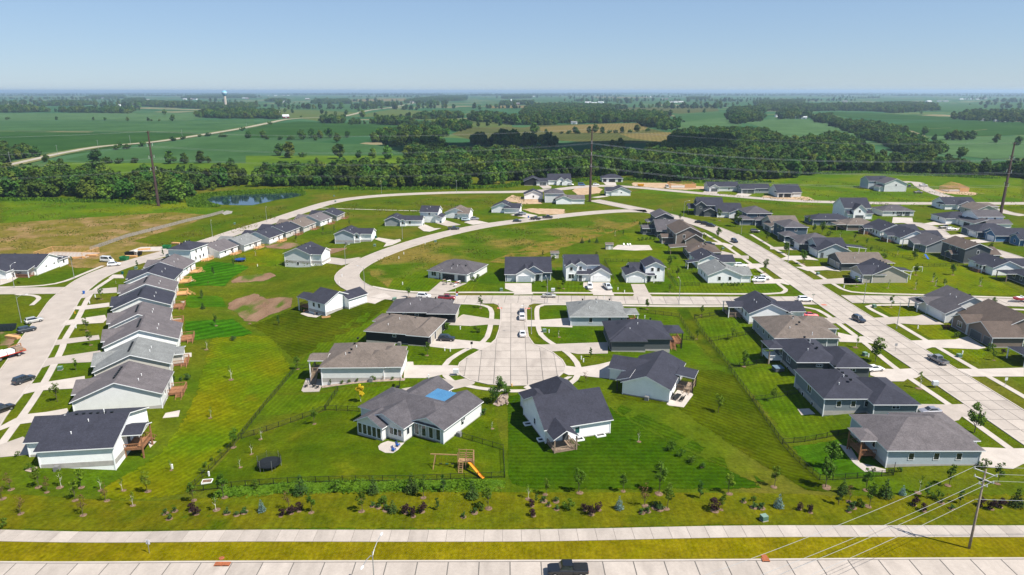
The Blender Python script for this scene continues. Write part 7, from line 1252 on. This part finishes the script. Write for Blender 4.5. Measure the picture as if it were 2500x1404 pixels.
sheet('gravel_border', zpts('Z5', [(1385, 1165), (1540, 1135), (1750, 1110), (2180, 1085), (2230, 1095), (2220, 1115), (1760, 1140), (1480, 1175), (1390, 1190)]), STONE, 0.085); sheet('gravel_border', zpts('Z7', [(1700, 410), (1740, 360), (1790, 300), (1870, 290), (1880, 330), (1850, 400), (1760, 435)]), STONE, 0.085); sheet('gravel_border', zpts('Z3', [(240, 200), (300, 165), (385, 160), (350, 190), (300, 215)]), STONE, 0.085)
rr = random.Random(2)
for k in range(14):
    gx_, gy_ = zg('Z7', rr.uniform(1730, 1870), rr.uniform(320, 420)); m = MB(); s = rr.uniform(.18, .4); m.blob((0, 0, s * .4), (s, s * .8, s * .6), 7, 5, .2, rg=rr); tag(m.build('boulder', STONE, None, (gx_, gy_, gz(gx_, gy_) + .08), rr.uniform(0, 6)), 'pale landscape boulder in the stone bed by the turning circle', 'boulder', 'boulders in the stone bed')
def chair(c):
    def b(o):
        m = MB(); m.box(-.3, -.3, .36, .3, .3, .42); m.build('seat', c, o); m = MB()
        for i in range(4): m.bar((-.24 + i * .16, .27, .4), (-.27 + i * .18, .5, 1.0), .13, .03)
        m.build('backrest', c, o)
        for x in (-.3, .3): m = MB(); m.box(x - .05, -.35, .55, x + .05, .3, .59); m.build('armrest', c, o)
        for x in (-.28, .28):
            for y in (-.3, .28): m = MB(); m.bar((x, y, 0), (x, y, .56), .07); m.build('leg', c, o)
    return b
BLUEC = mat('blue_plastic', (.01, .08, .32), .5)
put('garden_chair', 'blue garden chair on the curved patio, beside the other blue chair', 'chair', 'Z7', 568, 945, chair(BLUEC), 'blue patio chairs', R(60)); put('garden_chair', 'blue garden chair on the curved patio, beside the other blue chair', 'chair', 'Z7', 615, 892, chair(BLUEC), 'blue patio chairs', R(60))
def table(w_, l_, m_):
    def b(o):
        m = MB(); m.box(-l_ / 2, -w_ / 2, .70, l_ / 2, w_ / 2, .75); m.build('table_top', m_, o)
        for x in (-l_ / 2 + .1, l_ / 2 - .1):
            for y in (-w_ / 2 + .1, w_ / 2 - .1): m = MB(); m.bar((x, y, 0), (x, y, .7), .07); m.build('leg', m_, o)
    return b
tb = put('dining_table', 'black outdoor dining table on the patio of the two-level porch house', 'table', 'Y1', 1990, 415, table(1.1, 2.6, BLACKM), rz=R(60), dz=.1)
for i in range(6):
    s = -1 if i < 3 else 1; a = R(60); lx, ly = (-.85 + (i % 3) * .85), s * 1.05; put('dining_chair', 'black dining chair drawn up to the outdoor table', 'chair', None, tb.location.x + lx * math.cos(a) - ly * math.sin(a), tb.location.y + lx * math.sin(a) + ly * math.cos(a), chair(BLACKM), 'black chairs round the outdoor table', a + (0 if s > 0 else math.pi), .1)
put('patio_table', 'brown low table on the patio above the bare soil', 'table', 'Z5', 1230, 425, table(.9, 1.6, WOOD), dz=.1); put('patio_table', 'pale patio table with clutter above the bare soil', 'table', 'Z5', 1345, 445, table(1.0, 2.0, WOODG), dz=.1, rz=R(25)); put('planter_box', 'wooden planter box on the lawn below the corner deck', 'planter', 'Z5', 1430, 478, lambda o: (MB().box(-1.3, -.3, 0, 1.3, .3, .5).build('box', WOODN, o), MB().box(-1.2, -.2, .5, 1.2, .2, .52).build('soil', MULCH, o)), rz=R(15))
for x, y, a in ((1230, 1180, 30), (1310, 1180, 100), (1345, 1190, 200)): put('patio_chair', 'dark patio chair below the outside stairs of the pale house', 'chair', 'Z5', x, y, chair(BLACKM), 'dark chairs below the outside stairs', R(a), .1)
put('hot_tub', 'covered hot tub below the raised porch of the dark slate house', 'hot tub', 'Y3', 610, 985, lambda o: (MB().box(-1.1, -1.1, 0, 1.1, 1.1, .85).build('tub', WALLS['dg'], o), MB().box(-1.15, -1.15, .855, 1.15, 1.15, .97).build('cover', mat('tub_cover', (.12, .17, .22), .6), o)), rz=R(5))
def hoop(o):
    MB().box(-.4, -1.0, 0, .4, -.2, .3).build('base', BLACKM, o); m = MB(); m.bar((0, -.3, .2), (0, .2, 3.2), .14); m.build('pole', BLACKM, o); b_ = MB().box(-.9, .25, 2.9, .9, .3, 3.9).build('backboard', WHITEP, o)
    m = MB()
    for i in range(12): m.bar((.23 * math.cos(.524 * i), .56 + .23 * math.sin(.524 * i), 3.05), (.23 * math.cos(.524 * (i + 1)), .56 + .23 * math.sin(.524 * (i + 1)), 3.05), .03)
    m.build('rim', LAMPR, b_)
put('basketball_hoop', 'basketball hoop standing at the end of the pale house drive', 'basketball hoop', 'Z7', 645, 215, hoop, rz=R(-90))
def hydrant(o): m = MB(); m.lathe([(.14, 0), (.14, .1), (.1, .12), (.1, .55), (.14, .57), (.13, .65), (.04, .75)], 8); m.build('barrel', YELL, o); m = MB(); m.bar((-.2, 0, .42), (.2, 0, .42), .1, n=6); m.build('nozzle', YELL, o)
put('fire_hydrant', 'yellow fire hydrant on the grass edge of the turning circle', 'hydrant', 'Z7', 1917, 205, hydrant); put('fire_hydrant', 'yellow fire hydrant on the verge of the west street', 'hydrant', 'Z1', 857, 965, hydrant)
def ubox(o): MB().box(-.55, -.5, 0, .55, .5, .12).build('pad', CONC, o); MB().box(-.5, -.45, .12, .5, .45, .85).build('cabinet', GREENBOX, o); MB().box(-.52, -.47, .855, .52, .47, .92).build('lid', mat('green_lid', (.16, .24, .19), .5), o)
for i, (r_, x, y) in enumerate((('Z8', 1955, 545), ('Y5', 1410, 1165), ('Y5', 255, 1145), ('Y6', 1120, 752), ('Z2', 628, 270), ('Z8', 425, 225), ('Y7', 1465, 620), ('Y8', 470, 850), ('W8', 1180, 630), ('W8', 562, 672), ('W2', 830, 1078), ('W2', 842, 1128), ('Z4', 866, 640), ('Y5', 370, 555), ('W6', 2440, 510), ('Z1', 1555, 455), ('Z5', 2125, 300))):
    put('transformer_box', 'green transformer cabinet on a street lawn', 'utility box', r_, x, y, ubox, 'green transformer cabinets', rr.uniform(0, .4))
def ped(o): MB().box(-.12, -.1, 0, .12, .1, .85).build('cabinet', WHITEP, o); MB().box(-.14, -.12, .855, .14, .12, .95).build('lid', WHITEP, o)
for r_, x, y in (('Z8', 1100, 520), ('Z8', 942, 738), ('Z8', 998, 745), ('Z8', 2002, 555), ('Z8', 2352, 852), ('Z8', 513, 65), ('Z8', 2330, 825), ('Y2', 810, 155), ('Y2', 740, 125), ('Y5', 905, 818), ('Y5', 1450, 1130), ('Y5', 300, 1165), ('Y3', 1318, 105), ('Y4', 1035, 45), ('Z1', 870, 1130), ('Z1', 1090, 780), ('Z1', 1025, 850), ('Z4', 1145, 1155), ('Z5', 1562, 135), ('Z5', 1590, 65), ('Z5', 2200, 145), ('W8', 1345, 562), ('W8', 1075, 652), ('W8', 858, 755), ('W8', 808, 800), ('W8', 2195, 415), ('W8', 2432, 392), ('Z7', 968, 1010 - 900), ('W3', 1235, 975), ('Z3', 1685, 180), ('Z6', 310, 890)):
    put('utility_pedestal', 'small white utility pedestal on a street lawn', 'utility box', r_, x, y, ped, 'small white utility pedestals')
def mailbox(o):
    MB().box(-.1, -.1, 0, .1, .1, .6).build('post', STEEL, o); b_ = MB().box(-.65, -.35, .6, .65, .35, 1.6).build('cabinet', mat('mail_grey', (.55, .57, .58), .5), o)
    for i in range(3):
        for j in range(4): MB().box(-.6 + i * .41, -.37, .65 + j * .235, -.22 + i * .41, -.352, .86 + j * .235).build('mail_door', mat('mail_door', (.62, .64, .66), .45), b_)
for r_, x, y, lb in (('Z8', 1055, 985, 'grey cluster mailbox on the grass island of the turning circle'), ('Y4', 1632, 318, 'grey cluster mailbox on the verge of the east street'), ('Y6', 1750, 775, 'grey cluster mailbox behind the silver-beige sedan')): put('cluster_mailbox', lb, 'mailbox', r_, x, y, mailbox, None, R(180))
def signp(c, hh=2.3):
    def b(o): m = MB(); m.bar((0, 0, 0), (0, 0, hh), .07); m.build('post', STEEL, o); MB().box(-.33, -.05, hh - .75, .33, -.03, hh).build('plate', c, o)
    return b
put('road_sign', 'small road sign on a post between footpath and main road', 'sign', 'Z3', 1460, 1005, signp(mat('sign_back', (.75, .72, .76), .5)), None, R(170)); put('road_sign', 'small dark sign post at the mouth of the turning circle', 'sign', 'Z8', 1215, 725, signp(BLACKM), None, R(20)); put('road_sign', 'small pale sign post on the east street verge', 'sign', 'Y4', 2265, 310, signp(WHITEP)); put('road_sign', 'small grey sign post by the big street tree', 'sign', 'Y5', 628, 1095, signp(STEEL))
put('street_name_sign', 'green street name sign at the crossing', 'sign', 'Y3', 980, 265, lambda o: (MB().bar((0, 0, 0), (0, 0, 3.0), .08).build('post', STEEL, o), MB().box(-.5, -.02, 2.75, .5, .02, 2.95).build('plate', GREENBOX, o)))
put('flag', 'small red, white and blue flag on a pole by the cross street', 'flag', 'Z8', 1062, 245, lambda o: (MB().bar((0, 0, 0), (-.3, 0, 4.6), .06).build('pole', WHITEP, o), MB().box(-.28, -.01, 3.2, .55, .01, 3.7).build('flag_cloth', LAMPR, o), MB().box(-.24, -.012, 2.75, .5, .012, 3.198).build('flag_cloth', WHITEP, o), MB().box(-.2, -.011, 2.3, .45, .011, 2.748).build('flag_cloth', mat('flag_blue', (.06, .18, .5), .7), o)))
def bin_(m_):
    def b(o): m = MB(); m.add([(-.27, -.3, .1), (.27, -.3, .1), (.27, .3, .1), (-.27, .3, .1), (-.33, -.37, 1.0), (.33, -.37, 1.0), (.33, .37, 1.0), (-.33, .37, 1.0)], [(0, 3, 2, 1), (4, 5, 6, 7), (0, 1, 5, 4), (1, 2, 6, 5), (2, 3, 7, 6), (3, 0, 4, 7)]); m.build('body', m_, o); MB().box(-.35, -.4, 1.005, .35, .4, 1.08).build('lid', m_, o)
    return b
for r_, x, y, c, lb in (('Z1', 960, 740, BLUEC, 'blue wheeled bin on the kerb of the west street'), ('Z1', 1400, 515, TEALBIN, 'teal wheeled bin at the drive of the charcoal-roofed white house'), ('Z4', 1912, 1095, TEALBIN, 'teal wheeled bin by the garage inside the bend'), ('Z4', 1928, 1090, TEALBIN, 'second teal wheeled bin by the garage inside the bend'), ('W8', 575, 590, TEALBIN, 'teal bin beside the slate-blue house garage'), ('W8', 1050, 458, TEALBIN, 'teal bin beside the grey house garage'), ('W8', 1235, 437, TEALBIN, 'teal bin in front of the narrow two-storey house'), ('W8', 1435, 403, TEALBIN, 'teal bin beside the taupe-roofed house'), ('W8', 2125, 385, BLUEC, 'blue bin at the kerb of the lone white house')): put('wheeled_bin', lb, 'bin', r_, x, y, bin_(c), None, rr.uniform(0, 3))
def skip(m_, l_=5.5):
    def b(o):
        m = MB(); m.add([(-l_ / 2 + .4, -1.1, .1), (l_ / 2 - .4, -1.1, .1), (l_ / 2 - .4, 1.1, .1), (-l_ / 2 + .4, 1.1, .1), (-l_ / 2, -1.2, 1.6), (l_ / 2, -1.2, 1.6), (l_ / 2, 1.2, 1.6), (-l_ / 2, 1.2, 1.6)], [(0, 3, 2, 1), (0, 1, 5, 4), (1, 2, 6, 5), (2, 3, 7, 6), (3, 0, 4, 7)]); m.build('container', m_, o); m = MB()
        for i in range(6): x = -l_ / 2 + .5 + i * (l_ - 1) / 5; m.bar((x, -1.22, .3), (x, -1.28, 1.55), .1)
        m.build('rib', m_, o)
    return b
GSK = mat('green_skip', (.015, .16, .05), .6); put('waste_container', 'black waste container on the western building site', 'waste container', 'Z1', 1530, 300, skip(BLACKM, 6.5), None, R(5)); put('waste_container', 'green waste container beside the white car at the building site', 'waste container', 'Z1', 1425, 355, skip(GSK, 3.2)); put('waste_container', 'green waste container behind the two-storey white house', 'waste container', 'Z1', 1910, 222, skip(GSK, 3.2)); put('waste_container', 'black waste container beside the dark car at the edge of the rough lot', 'waste container', 'Z1', 50, 1155, skip(mat('dark_skip', (.02, .03, .035), .6), 6.0), None, R(10)); put('waste_container', 'yellow waste container at the timber house frame', 'waste container', 'W3', 1285, 980, skip(YELL, 4.5))
def goal(o): m = MB(); m.bar((-1.8, 0, 0), (-1.8, 0, 2), .12); m.bar((1.8, 0, 0), (1.8, 0, 2), .12); m.bar((-1.8, 0, 2), (1.8, 0, 2), .12); m.bar((-1.8, 1.3, 0), (1.8, 1.3, 0), .08); m.bar((-1.8, 0, 2), (-1.8, 1.3, 0), .08); m.bar((1.8, 0, 2), (1.8, 1.3, 0), .08); m.build('frame', WHITEP, o)
put('football_goal', 'white football goal on the joined back lawns', 'goal', 'Y5', 900, 120, goal)
put('garden_slide', 'blue and white plastic slide in the back garden', 'slide', 'Y8', 1520, 685, lambda o: (MB().add([(-.4, 0, 1.6), (.4, 0, 1.6), (.4, -2.8, .2), (-.4, -2.8, .2), (-.4, 0, 1.5), (.4, 0, 1.5), (.4, -2.8, .1), (-.4, -2.8, .1)], [(0, 3, 2, 1), (4, 5, 6, 7), (0, 1, 5, 4), (2, 3, 7, 6), (1, 2, 6, 5), (3, 0, 4, 7)]).build('chute', BLUEC, o), MB().bar((-.4, .3, 0), (-.4, 0, 1.6), .1).bar((.4, .3, 0), (.4, 0, 1.6), .1).build('ladder', WHITEP, o)))
def shed(o): r = (-1.6, -1.2, 1.6, 1.2); wall_part(o, r, 2.2, 'x', .5, WALLS['be'], -.2); roof_part(o, r, 2.2, 'x', .5, ROOFS['br'], .25, .12); MB().box(-.5, -1.24, 0, .5, -1.2, 1.9).build('door', WHITEP, o)
put('garden_shed', 'small beige garden shed with brown roof beside the pool terrace', 'shed', 'Y7', 130, 615, shed); put('garden_shed', 'small grey garden shed behind the navy house', 'shed', 'Y6', 1770, 345, shed)
sheet('pool_terrace', zpts('Y7', [(155, 620), (230, 570), (600, 572), (640, 628), (420, 635)]), CONC2, .09, thick=.08)
for x, y in ((305, 572), (350, 575), (380, 575)): put('sun_lounger', 'white sun lounger on the pool terrace', 'lounger', 'Y7', x, y, lambda o: (MB().box(-.3, -.9, .3, .3, .4, .36).build('bed', WHITEP, o), MB().add([(-.3, .4, .36), (.3, .4, .36), (.3, .9, .8), (-.3, .9, .8)], [(0, 1, 2, 3)]).build('backrest', WHITEP, o), MB().bar((-.25, -.8, 0), (-.25, -.8, .3), .06).bar((.25, -.8, 0), (.25, -.8, .3), .06).bar((-.25, .35, 0), (-.25, .35, .3), .06).bar((.25, .35, 0), (.25, .35, .3), .06).build('legs', WHITEP, o)), 'loungers on the pool terrace')
# window wells of the steep-roofed white house, storm inlets
for x, y, a, sx, sy in ((355, 690, 18, .8, .2), (500, 860, 18, .8, .2), (950, 875, 18, -.2, .9), (1180, 830, 18, -.2, .9)):
    gx_, gy_ = zg('Y1', x, y); gx_ += sx; gy_ += sy; o = thing('window_well', 'white concrete window well sunk beside the steep-roofed house', 'window well', (gx_, gy_, gz(gx_, gy_)), R(a), 'window wells of the steep-roofed house'); m = MB()
    for b in ((-1, -.7, -.85, .7), (.85, -.7, 1, .7), (-.848, -.7, .848, -.55), (-.848, .55, .848, .7)): m.box(b[0], b[1], -.3, b[2], b[3], .35)
    m.build('rim', WHITEP, o); MB().box(-.84, -.54, .05, .84, .54, .07).build('floor', BLACKM, o)
for x, y, r_ in ((2140, 1112, 'Z3'), (2215, 1112, 'Z3'), (30, 1045, 'W7')): put('storm_inlet', 'rusty iron storm drain inlet in the main road kerb', 'drain', r_, x, y, lambda o: (MB().box(-.55, -.55, .02, .55, .25, .22).build('frame', ORANGE, o), MB().box(-.4, -.56, .06, .4, -.552, .18).build('opening', BLACKM, o)), 'rusty storm inlets', 0, .06)
put('manhole_cover', 'round rusty manhole cover on the main road verge', 'manhole', 'W7', 22, 1012, lambda o: MB().lathe([(.45, 0), (.45, .08), (.38, .1)], 14).build('cover', ORANGE, o)); put('manhole_cover', 'small rusty manhole cover behind the twin storm inlets', 'manhole', 'Z3', 2165, 1055, lambda o: MB().lathe([(.4, 0), (.4, .06), (.34, .07)], 14).build('cover', ORANGE, o))
for x, y, r_ in ((1500, 305, 'Z8'), (1785, 308, 'Z8'), (1105, 965 - 680, 'Y3')): sheet('tactile_ramp', [(q[0], q[1]) for q in (lambda c: [(c[0] - .8, c[1] - .7), (c[0] + .8, c[1] - .7), (c[0] + .8, c[1] + .7), (c[0] - .8, c[1] + .7)])(zg(r_, x, y))], mat('tactile_red', (.42, .14, .09), .85), .13, cell=0)
# raised bed and garden clutter in the fence corner
put('raised_bed', 'square raised vegetable bed inside the fence corner', 'planter', 'Z6', 290, 955, lambda o: (MB().box(-.9, -.65, 0, -.82, .65, .3).box(.82, -.65, 0, .9, .65, .3).box(-.819, -.65, 0, .819, -.57, .298).box(-.819, .57, 0, .819, .65, .298).build('frame', WHITEP, o), MB().box(-.81, -.56, 0, .81, .56, .22).build('soil', MULCH, o)), None, R(10))
# things on the drive of the open garage
for i, (x, y, c) in enumerate(((430, 680, BLACKM), (480, 650, WHITEP), (520, 680, BLACKM), (560, 700, WHITEP), (600, 660, WHITEP), (420, 640, WOODG), (640, 665, BLACKM), (575, 670, LAMPR))): put('folding_table', 'folding table with clutter on the drive of the open garage', 'table', 'Y6', x, y, table(.7, 1.5, c), 'folding tables on the open garage drive', rr.uniform(0, 3), .1)
# ---- timber frames under construction
def frame_house(label, x0, y0, x1, y1, hgt=2.7, trusses=True, yaw=0.0, sheath=0):
    o = thing('unfinished_house', label, 'house frame', (x0, y0, gz(x0, y0)), R(yaw)); W_, D_ = x1 - x0, y1 - y0; MB().box(0, 0, -.5, W_, D_, .25).build('foundation', FOUND, o)
    for s in 'SNEW':
        m = MB(); L_ = W_ if s in 'SN' else D_; n = int(L_ / .6)
        for i in range(n + 1):
            q = i / n; a = {'S': (W_ * q, .1), 'N': (W_ * q, D_ - .1), 'E': (W_ - .1, D_ * q), 'W': (.1, D_ * q)}[s]; m.bar((*a, .25), (*a, hgt), .09)
        e = {'S': ((0, .1), (W_, .1)), 'N': ((0, D_ - .1), (W_, D_ - .1)), 'E': ((W_ - .1, 0), (W_ - .1, D_)), 'W': ((.1, 0), (.1, D_))}[s]
        for z in (.3, hgt): m.bar((*e[0], z), (*e[1], z), .11)
        m.build('wall_frame', WOODN, o)
    if sheath: MB().box(W_ * .55, -.02, .25, W_ + .02, .04, hgt).build('sheathing', WOODN, o); MB().box(W_ + .022, 0, .25, W_ + .06, D_ * .8, hgt).build('sheathing', WALLS['be'], o)
    if trusses:
        for i in range(int(D_ / .9)):
            y = i * .9 + .3; m = MB(); m.bar((0, y, hgt), (W_ / 2, y, hgt + W_ * .2), .08); m.bar((W_, y, hgt), (W_ / 2, y, hgt + W_ * .2), .08); m.bar((0, y, hgt + .05), (W_, y, hgt + .05), .08); m.bar((W_ / 2, y, hgt), (W_ / 2, y, hgt + W_ * .2), .07); m.build('truss', WOODN, o)
    return o
frame_house('open timber stud frame on the western building site', -199, 277, -178, 288, 2.6, False, -4); frame_house('timber house frame with sheathed end at the upper street', 114, 491, 132, 503, 3.0, False, 0, 1); frame_house('timber frame with open roof trusses by the rusty pole', 301, 471, 315, 482, 3.0, True, 0, 1)
for x, y, r_ in ((900, 335, 'Z1'), (1050, 310, 'Z1'), (1500, 320, 'Z1'), (1650, 240, 'Z1'), (150, 1245, 'Z1'), (2020, 170, 'Z1')): put('lumber_stack', 'stack of pale new lumber at the western building site', 'lumber', r_, x, y, lambda o: [MB().box(-2.4, -.6 + j * .42, .1 + i * .22, 2.4, -.22 + j * .42, .3 + i * .22).build('timber_bundle', WOODN, o) for i in range(3) for j in range(3)], 'lumber stacks at the western site', rr.uniform(-.4, .6))
MB().add([(-166, 287.5, .3), (-151, 290, .3), (-153, 298, .3), (-165, 297, .3), (-166, 287.5, -.4), (-151, 290, -.4), (-153, 298, -.4), (-165, 297, -.4)], [(0, 1, 2, 3), (0, 4, 5, 1), (1, 5, 6, 2), (2, 6, 7, 3), (3, 7, 4, 0)]).build('foundation_slab', CONC2)
tag(bpy.data.objects['foundation_slab'], 'bare pale concrete foundation slab at the western building site', 'foundation')
put('portable_toilet', 'tan portable toilet cabin on the western building site', 'toilet', 'Z1', 1560, 305, lambda o: (MB().box(-.55, -.55, 0, .55, .55, 2.1).build('cabin', WALLS['tn'], o), MB().lathe([(.75, 2.11), (.6, 2.3), (.05, 2.4)], 4).build('roof', WHITEP, o), MB().box(-.4, -.58, .1, .4, -.552, 1.95).build('door', WALLS['br'], o)))
# ---- far things: water tower, barns, farms
wx, wy = -1134.0, 2800.0; o = thing('water_tower', 'water tower with fluted concrete shaft and pale blue bowl', 'water tower', (wx, wy, 0))
n = 24; m = MB(); pr_ = []
for z in (0, 50):
    for i in range(n * 2): a = math.pi * i / n; r = 4.4 + (.3 if i % 2 else 0); pr_.append((r * math.cos(a), r * math.sin(a), z))
k = n * 2; m.add(pr_, [(i, (i + 1) % k, k + (i + 1) % k, k + i) for i in range(k)]); m.build('shaft', mat('tower_concrete', (.50, .44, .36), .85), o)
m = MB(); m.lathe([(4.8, 48), (7, 51), (9.4, 56), (10, 60), (9.2, 64), (6.5, 67), (.5, 68.6)], 28); m.build('bowl', mat('tower_blue', (.18, .42, .58), .5), o, smooth=True); m = MB(); m.lathe([(10.2, 59), (10.2, 61)], 28); m.build('stripe', WHITEP, o)
def barn(r_, x, y, w_, d_, e, wm, rm, label, group, rz=0.0, p=.6):
    gx_, gy_ = zg(r_, x, y); o = thing('farm_building', label, 'building', (gx_, gy_, 0), rz, group); r = (-w_ / 2, -d_ / 2, w_ / 2, d_ / 2); wall_part(o, r, e, 'x', p, wm, -.5); roof_part(o, r, e, 'x', p, rm, .4, .25, None); MB().box(-1.8, -d_ / 2 - .06, 0, 1.8, -d_ / 2, min(3.2, e - .2)).build('door', WALLS['gr'], o)
    for s in (-1, 1): MB().box(s * w_ * .33 - .6, -d_ / 2 - .05, e * .4, s * w_ * .33 + .6, -d_ / 2, e * .4 + 1.2).build('window', GLASS, o)
    return o
MR = mat('metal_roof', (.55, .56, .57), .5, metal=.3); RB = mat('barn_red', (.16, .03, .025), .8)
barn('W2', 375, 340, 16, 11, 4.5, RB, MR, 'old dark red barn with bright metal roof beside the country road', None, .5, .8)
gx_, gy_ = zg('W2', 318, 325); o = thing('grain_silo', 'grey concrete silo standing beside the dark red barn', 'silo', (gx_, gy_, 0)); m = MB(); m.lathe([(2.4, 0), (2.4, 13)], 16); m.build('shell', mat('silo_grey', (.34, .33, .31), .8), o); m = MB(); m.lathe([(2.5, 13), (1.8, 14.2), (.1, 14.8)], 16); m.build('dome', MR, o)
gx_, gy_ = zg('W3', 68, 213); o = thing('grain_silo', 'tall white silo rising from a farm grove', 'silo', (gx_, gy_, 0)); m = MB(); m.lathe([(4, 0), (4, 24)], 16); m.build('shell', WHITEP, o); m = MB(); m.lathe([(4.1, 24), (2.5, 26), (.1, 27)], 16); m.build('dome', MR, o)
frg = random.Random(8)
FB = {'W1': [(480, 222), (520, 222), (560, 222), (590, 218), (1020, 163), (1330, 225), (1370, 225), (1400, 225), (1450, 185), (1820, 175), (1880, 175), (1920, 175), (2400, 165), (2180, 240), (2250, 238), (1175, 238), (1660, 130)], 'W2': [(10, 160), (320, 192), (345, 195), (360, 132), (580, 165), (700, 170), (760, 172), (1590, 195), (1560, 200), (1840, 165), (1910, 170), (1200, 122), (210, 132), (280, 132), (400, 130)], 'W3': [(690, 388), (660, 395), (850, 372), (880, 370), (790, 205), (850, 210), (910, 205), (1570, 195), (1610, 195), (1660, 195), (1500, 165), (1530, 165), (1330, 145), (1380, 145), (1560, 138), (200, 138), (280, 138), (130, 215), (100, 215), (655, 108)], 'W4': [(60, 215), (90, 213), (200, 205), (330, 212), (375, 238), (790, 195), (860, 272), (1000, 275), (1590, 195), (2120, 372), (2240, 382), (2290, 380), (150, 335), (220, 320), (340, 350), (400, 352), (1900, 170), (1950, 168), (2000, 170), (2060, 170), (2130, 165), (1690, 190), (1750, 190), (780, 132), (1890, 128)]}
FN = {'W1': 'small pale farm building among groves near the water tower', 'W2': 'small pale farm building along the country road horizon', 'W3': 'pale farm building among the far fields behind the hay field', 'W4': 'pale house or barn in the far groves beyond the valley wood'}
for r_, lst in FB.items():
    for x, y in lst:
        gx_, gy_ = zg(r_, x, y); s = max(0.9, min(1.7, gy_ / 2200)); barn(r_, x, y, frg.uniform(12, 20) * s, frg.uniform(8, 11) * s, frg.uniform(3, 4.5) * s, frg.choice((WALLS['w'], WALLS['w'], WALLS['be'], WALLS['lg'], RB)), frg.choice((MR, MR, ROOFS['lg'], ROOFS['mg'])), FN[r_], FN[r_].replace('building', 'buildings'), frg.uniform(-.3, .3), .45)
# poles of the rural line along the country road
for x, y in ((570, 725), (970, 665), (1285, 612), (1795, 545), (105, 805), (2430, 470)): put('rural_pole', 'thin wooden line pole beside the country road', 'power pole', 'W1', x, y, lambda o: (MB().bar((0, 0, 0), (0, 0, 11), .3, n=6).build('pole', STEEL, o), MB().bar((-1.2, 0, 10.2), (1.2, 0, 10.2), .15).build('crossarm', STEEL, o)), 'rural line poles', 0, .3)
# ================================================================== A CLOUD AND THE AIR
CLOUDM = mat('cloud_white', (0.85, 0.86, 0.88), 1.0, spec=0.0)
crg = random.Random(9); mb = MB()
for i in range(60):
    a = crg.uniform(0, 6.28); d = crg.uniform(0, 1) ** 0.6; r = crg.uniform(28, 62) * (1.15 - 0.5 * d)
    mb.blob((d * math.cos(a) * 230, d * math.sin(a) * 150, crg.uniform(0, 25)), (r, r * 0.8, r * 0.55), 12, 8, 0.08, rg=crg)
tag(mb.build('cloud', CLOUDM, None, (640, 540, 900), R(12), smooth=True), 'small white fair-weather cloud whose shadow darkens the middle woods', 'cloud')
hz = MB(); hz.box(-39500, -590, -4.5, 39500, 39500, 90.0); hm = bpy.data.materials.new('haze_air'); hm.use_nodes = True; ht_ = hm.node_tree; ht_.nodes.remove(ht_.nodes['Principled BSDF'])
pvn = ht_.nodes.new('ShaderNodeVolumePrincipled'); pvn.inputs['Color'].default_value = (0.60, 0.80, 1.0, 1); pvn.inputs['Density'].default_value = 0.00008; pvn.inputs['Anisotropy'].default_value = 0.25
ht_.links.new(pvn.outputs[0], ht_.nodes['Material Output'].inputs['Volume'])
tag(hz.build('haze', hm), 'thin bluish summer haze over the far fields', 'haze', kind='stuff')
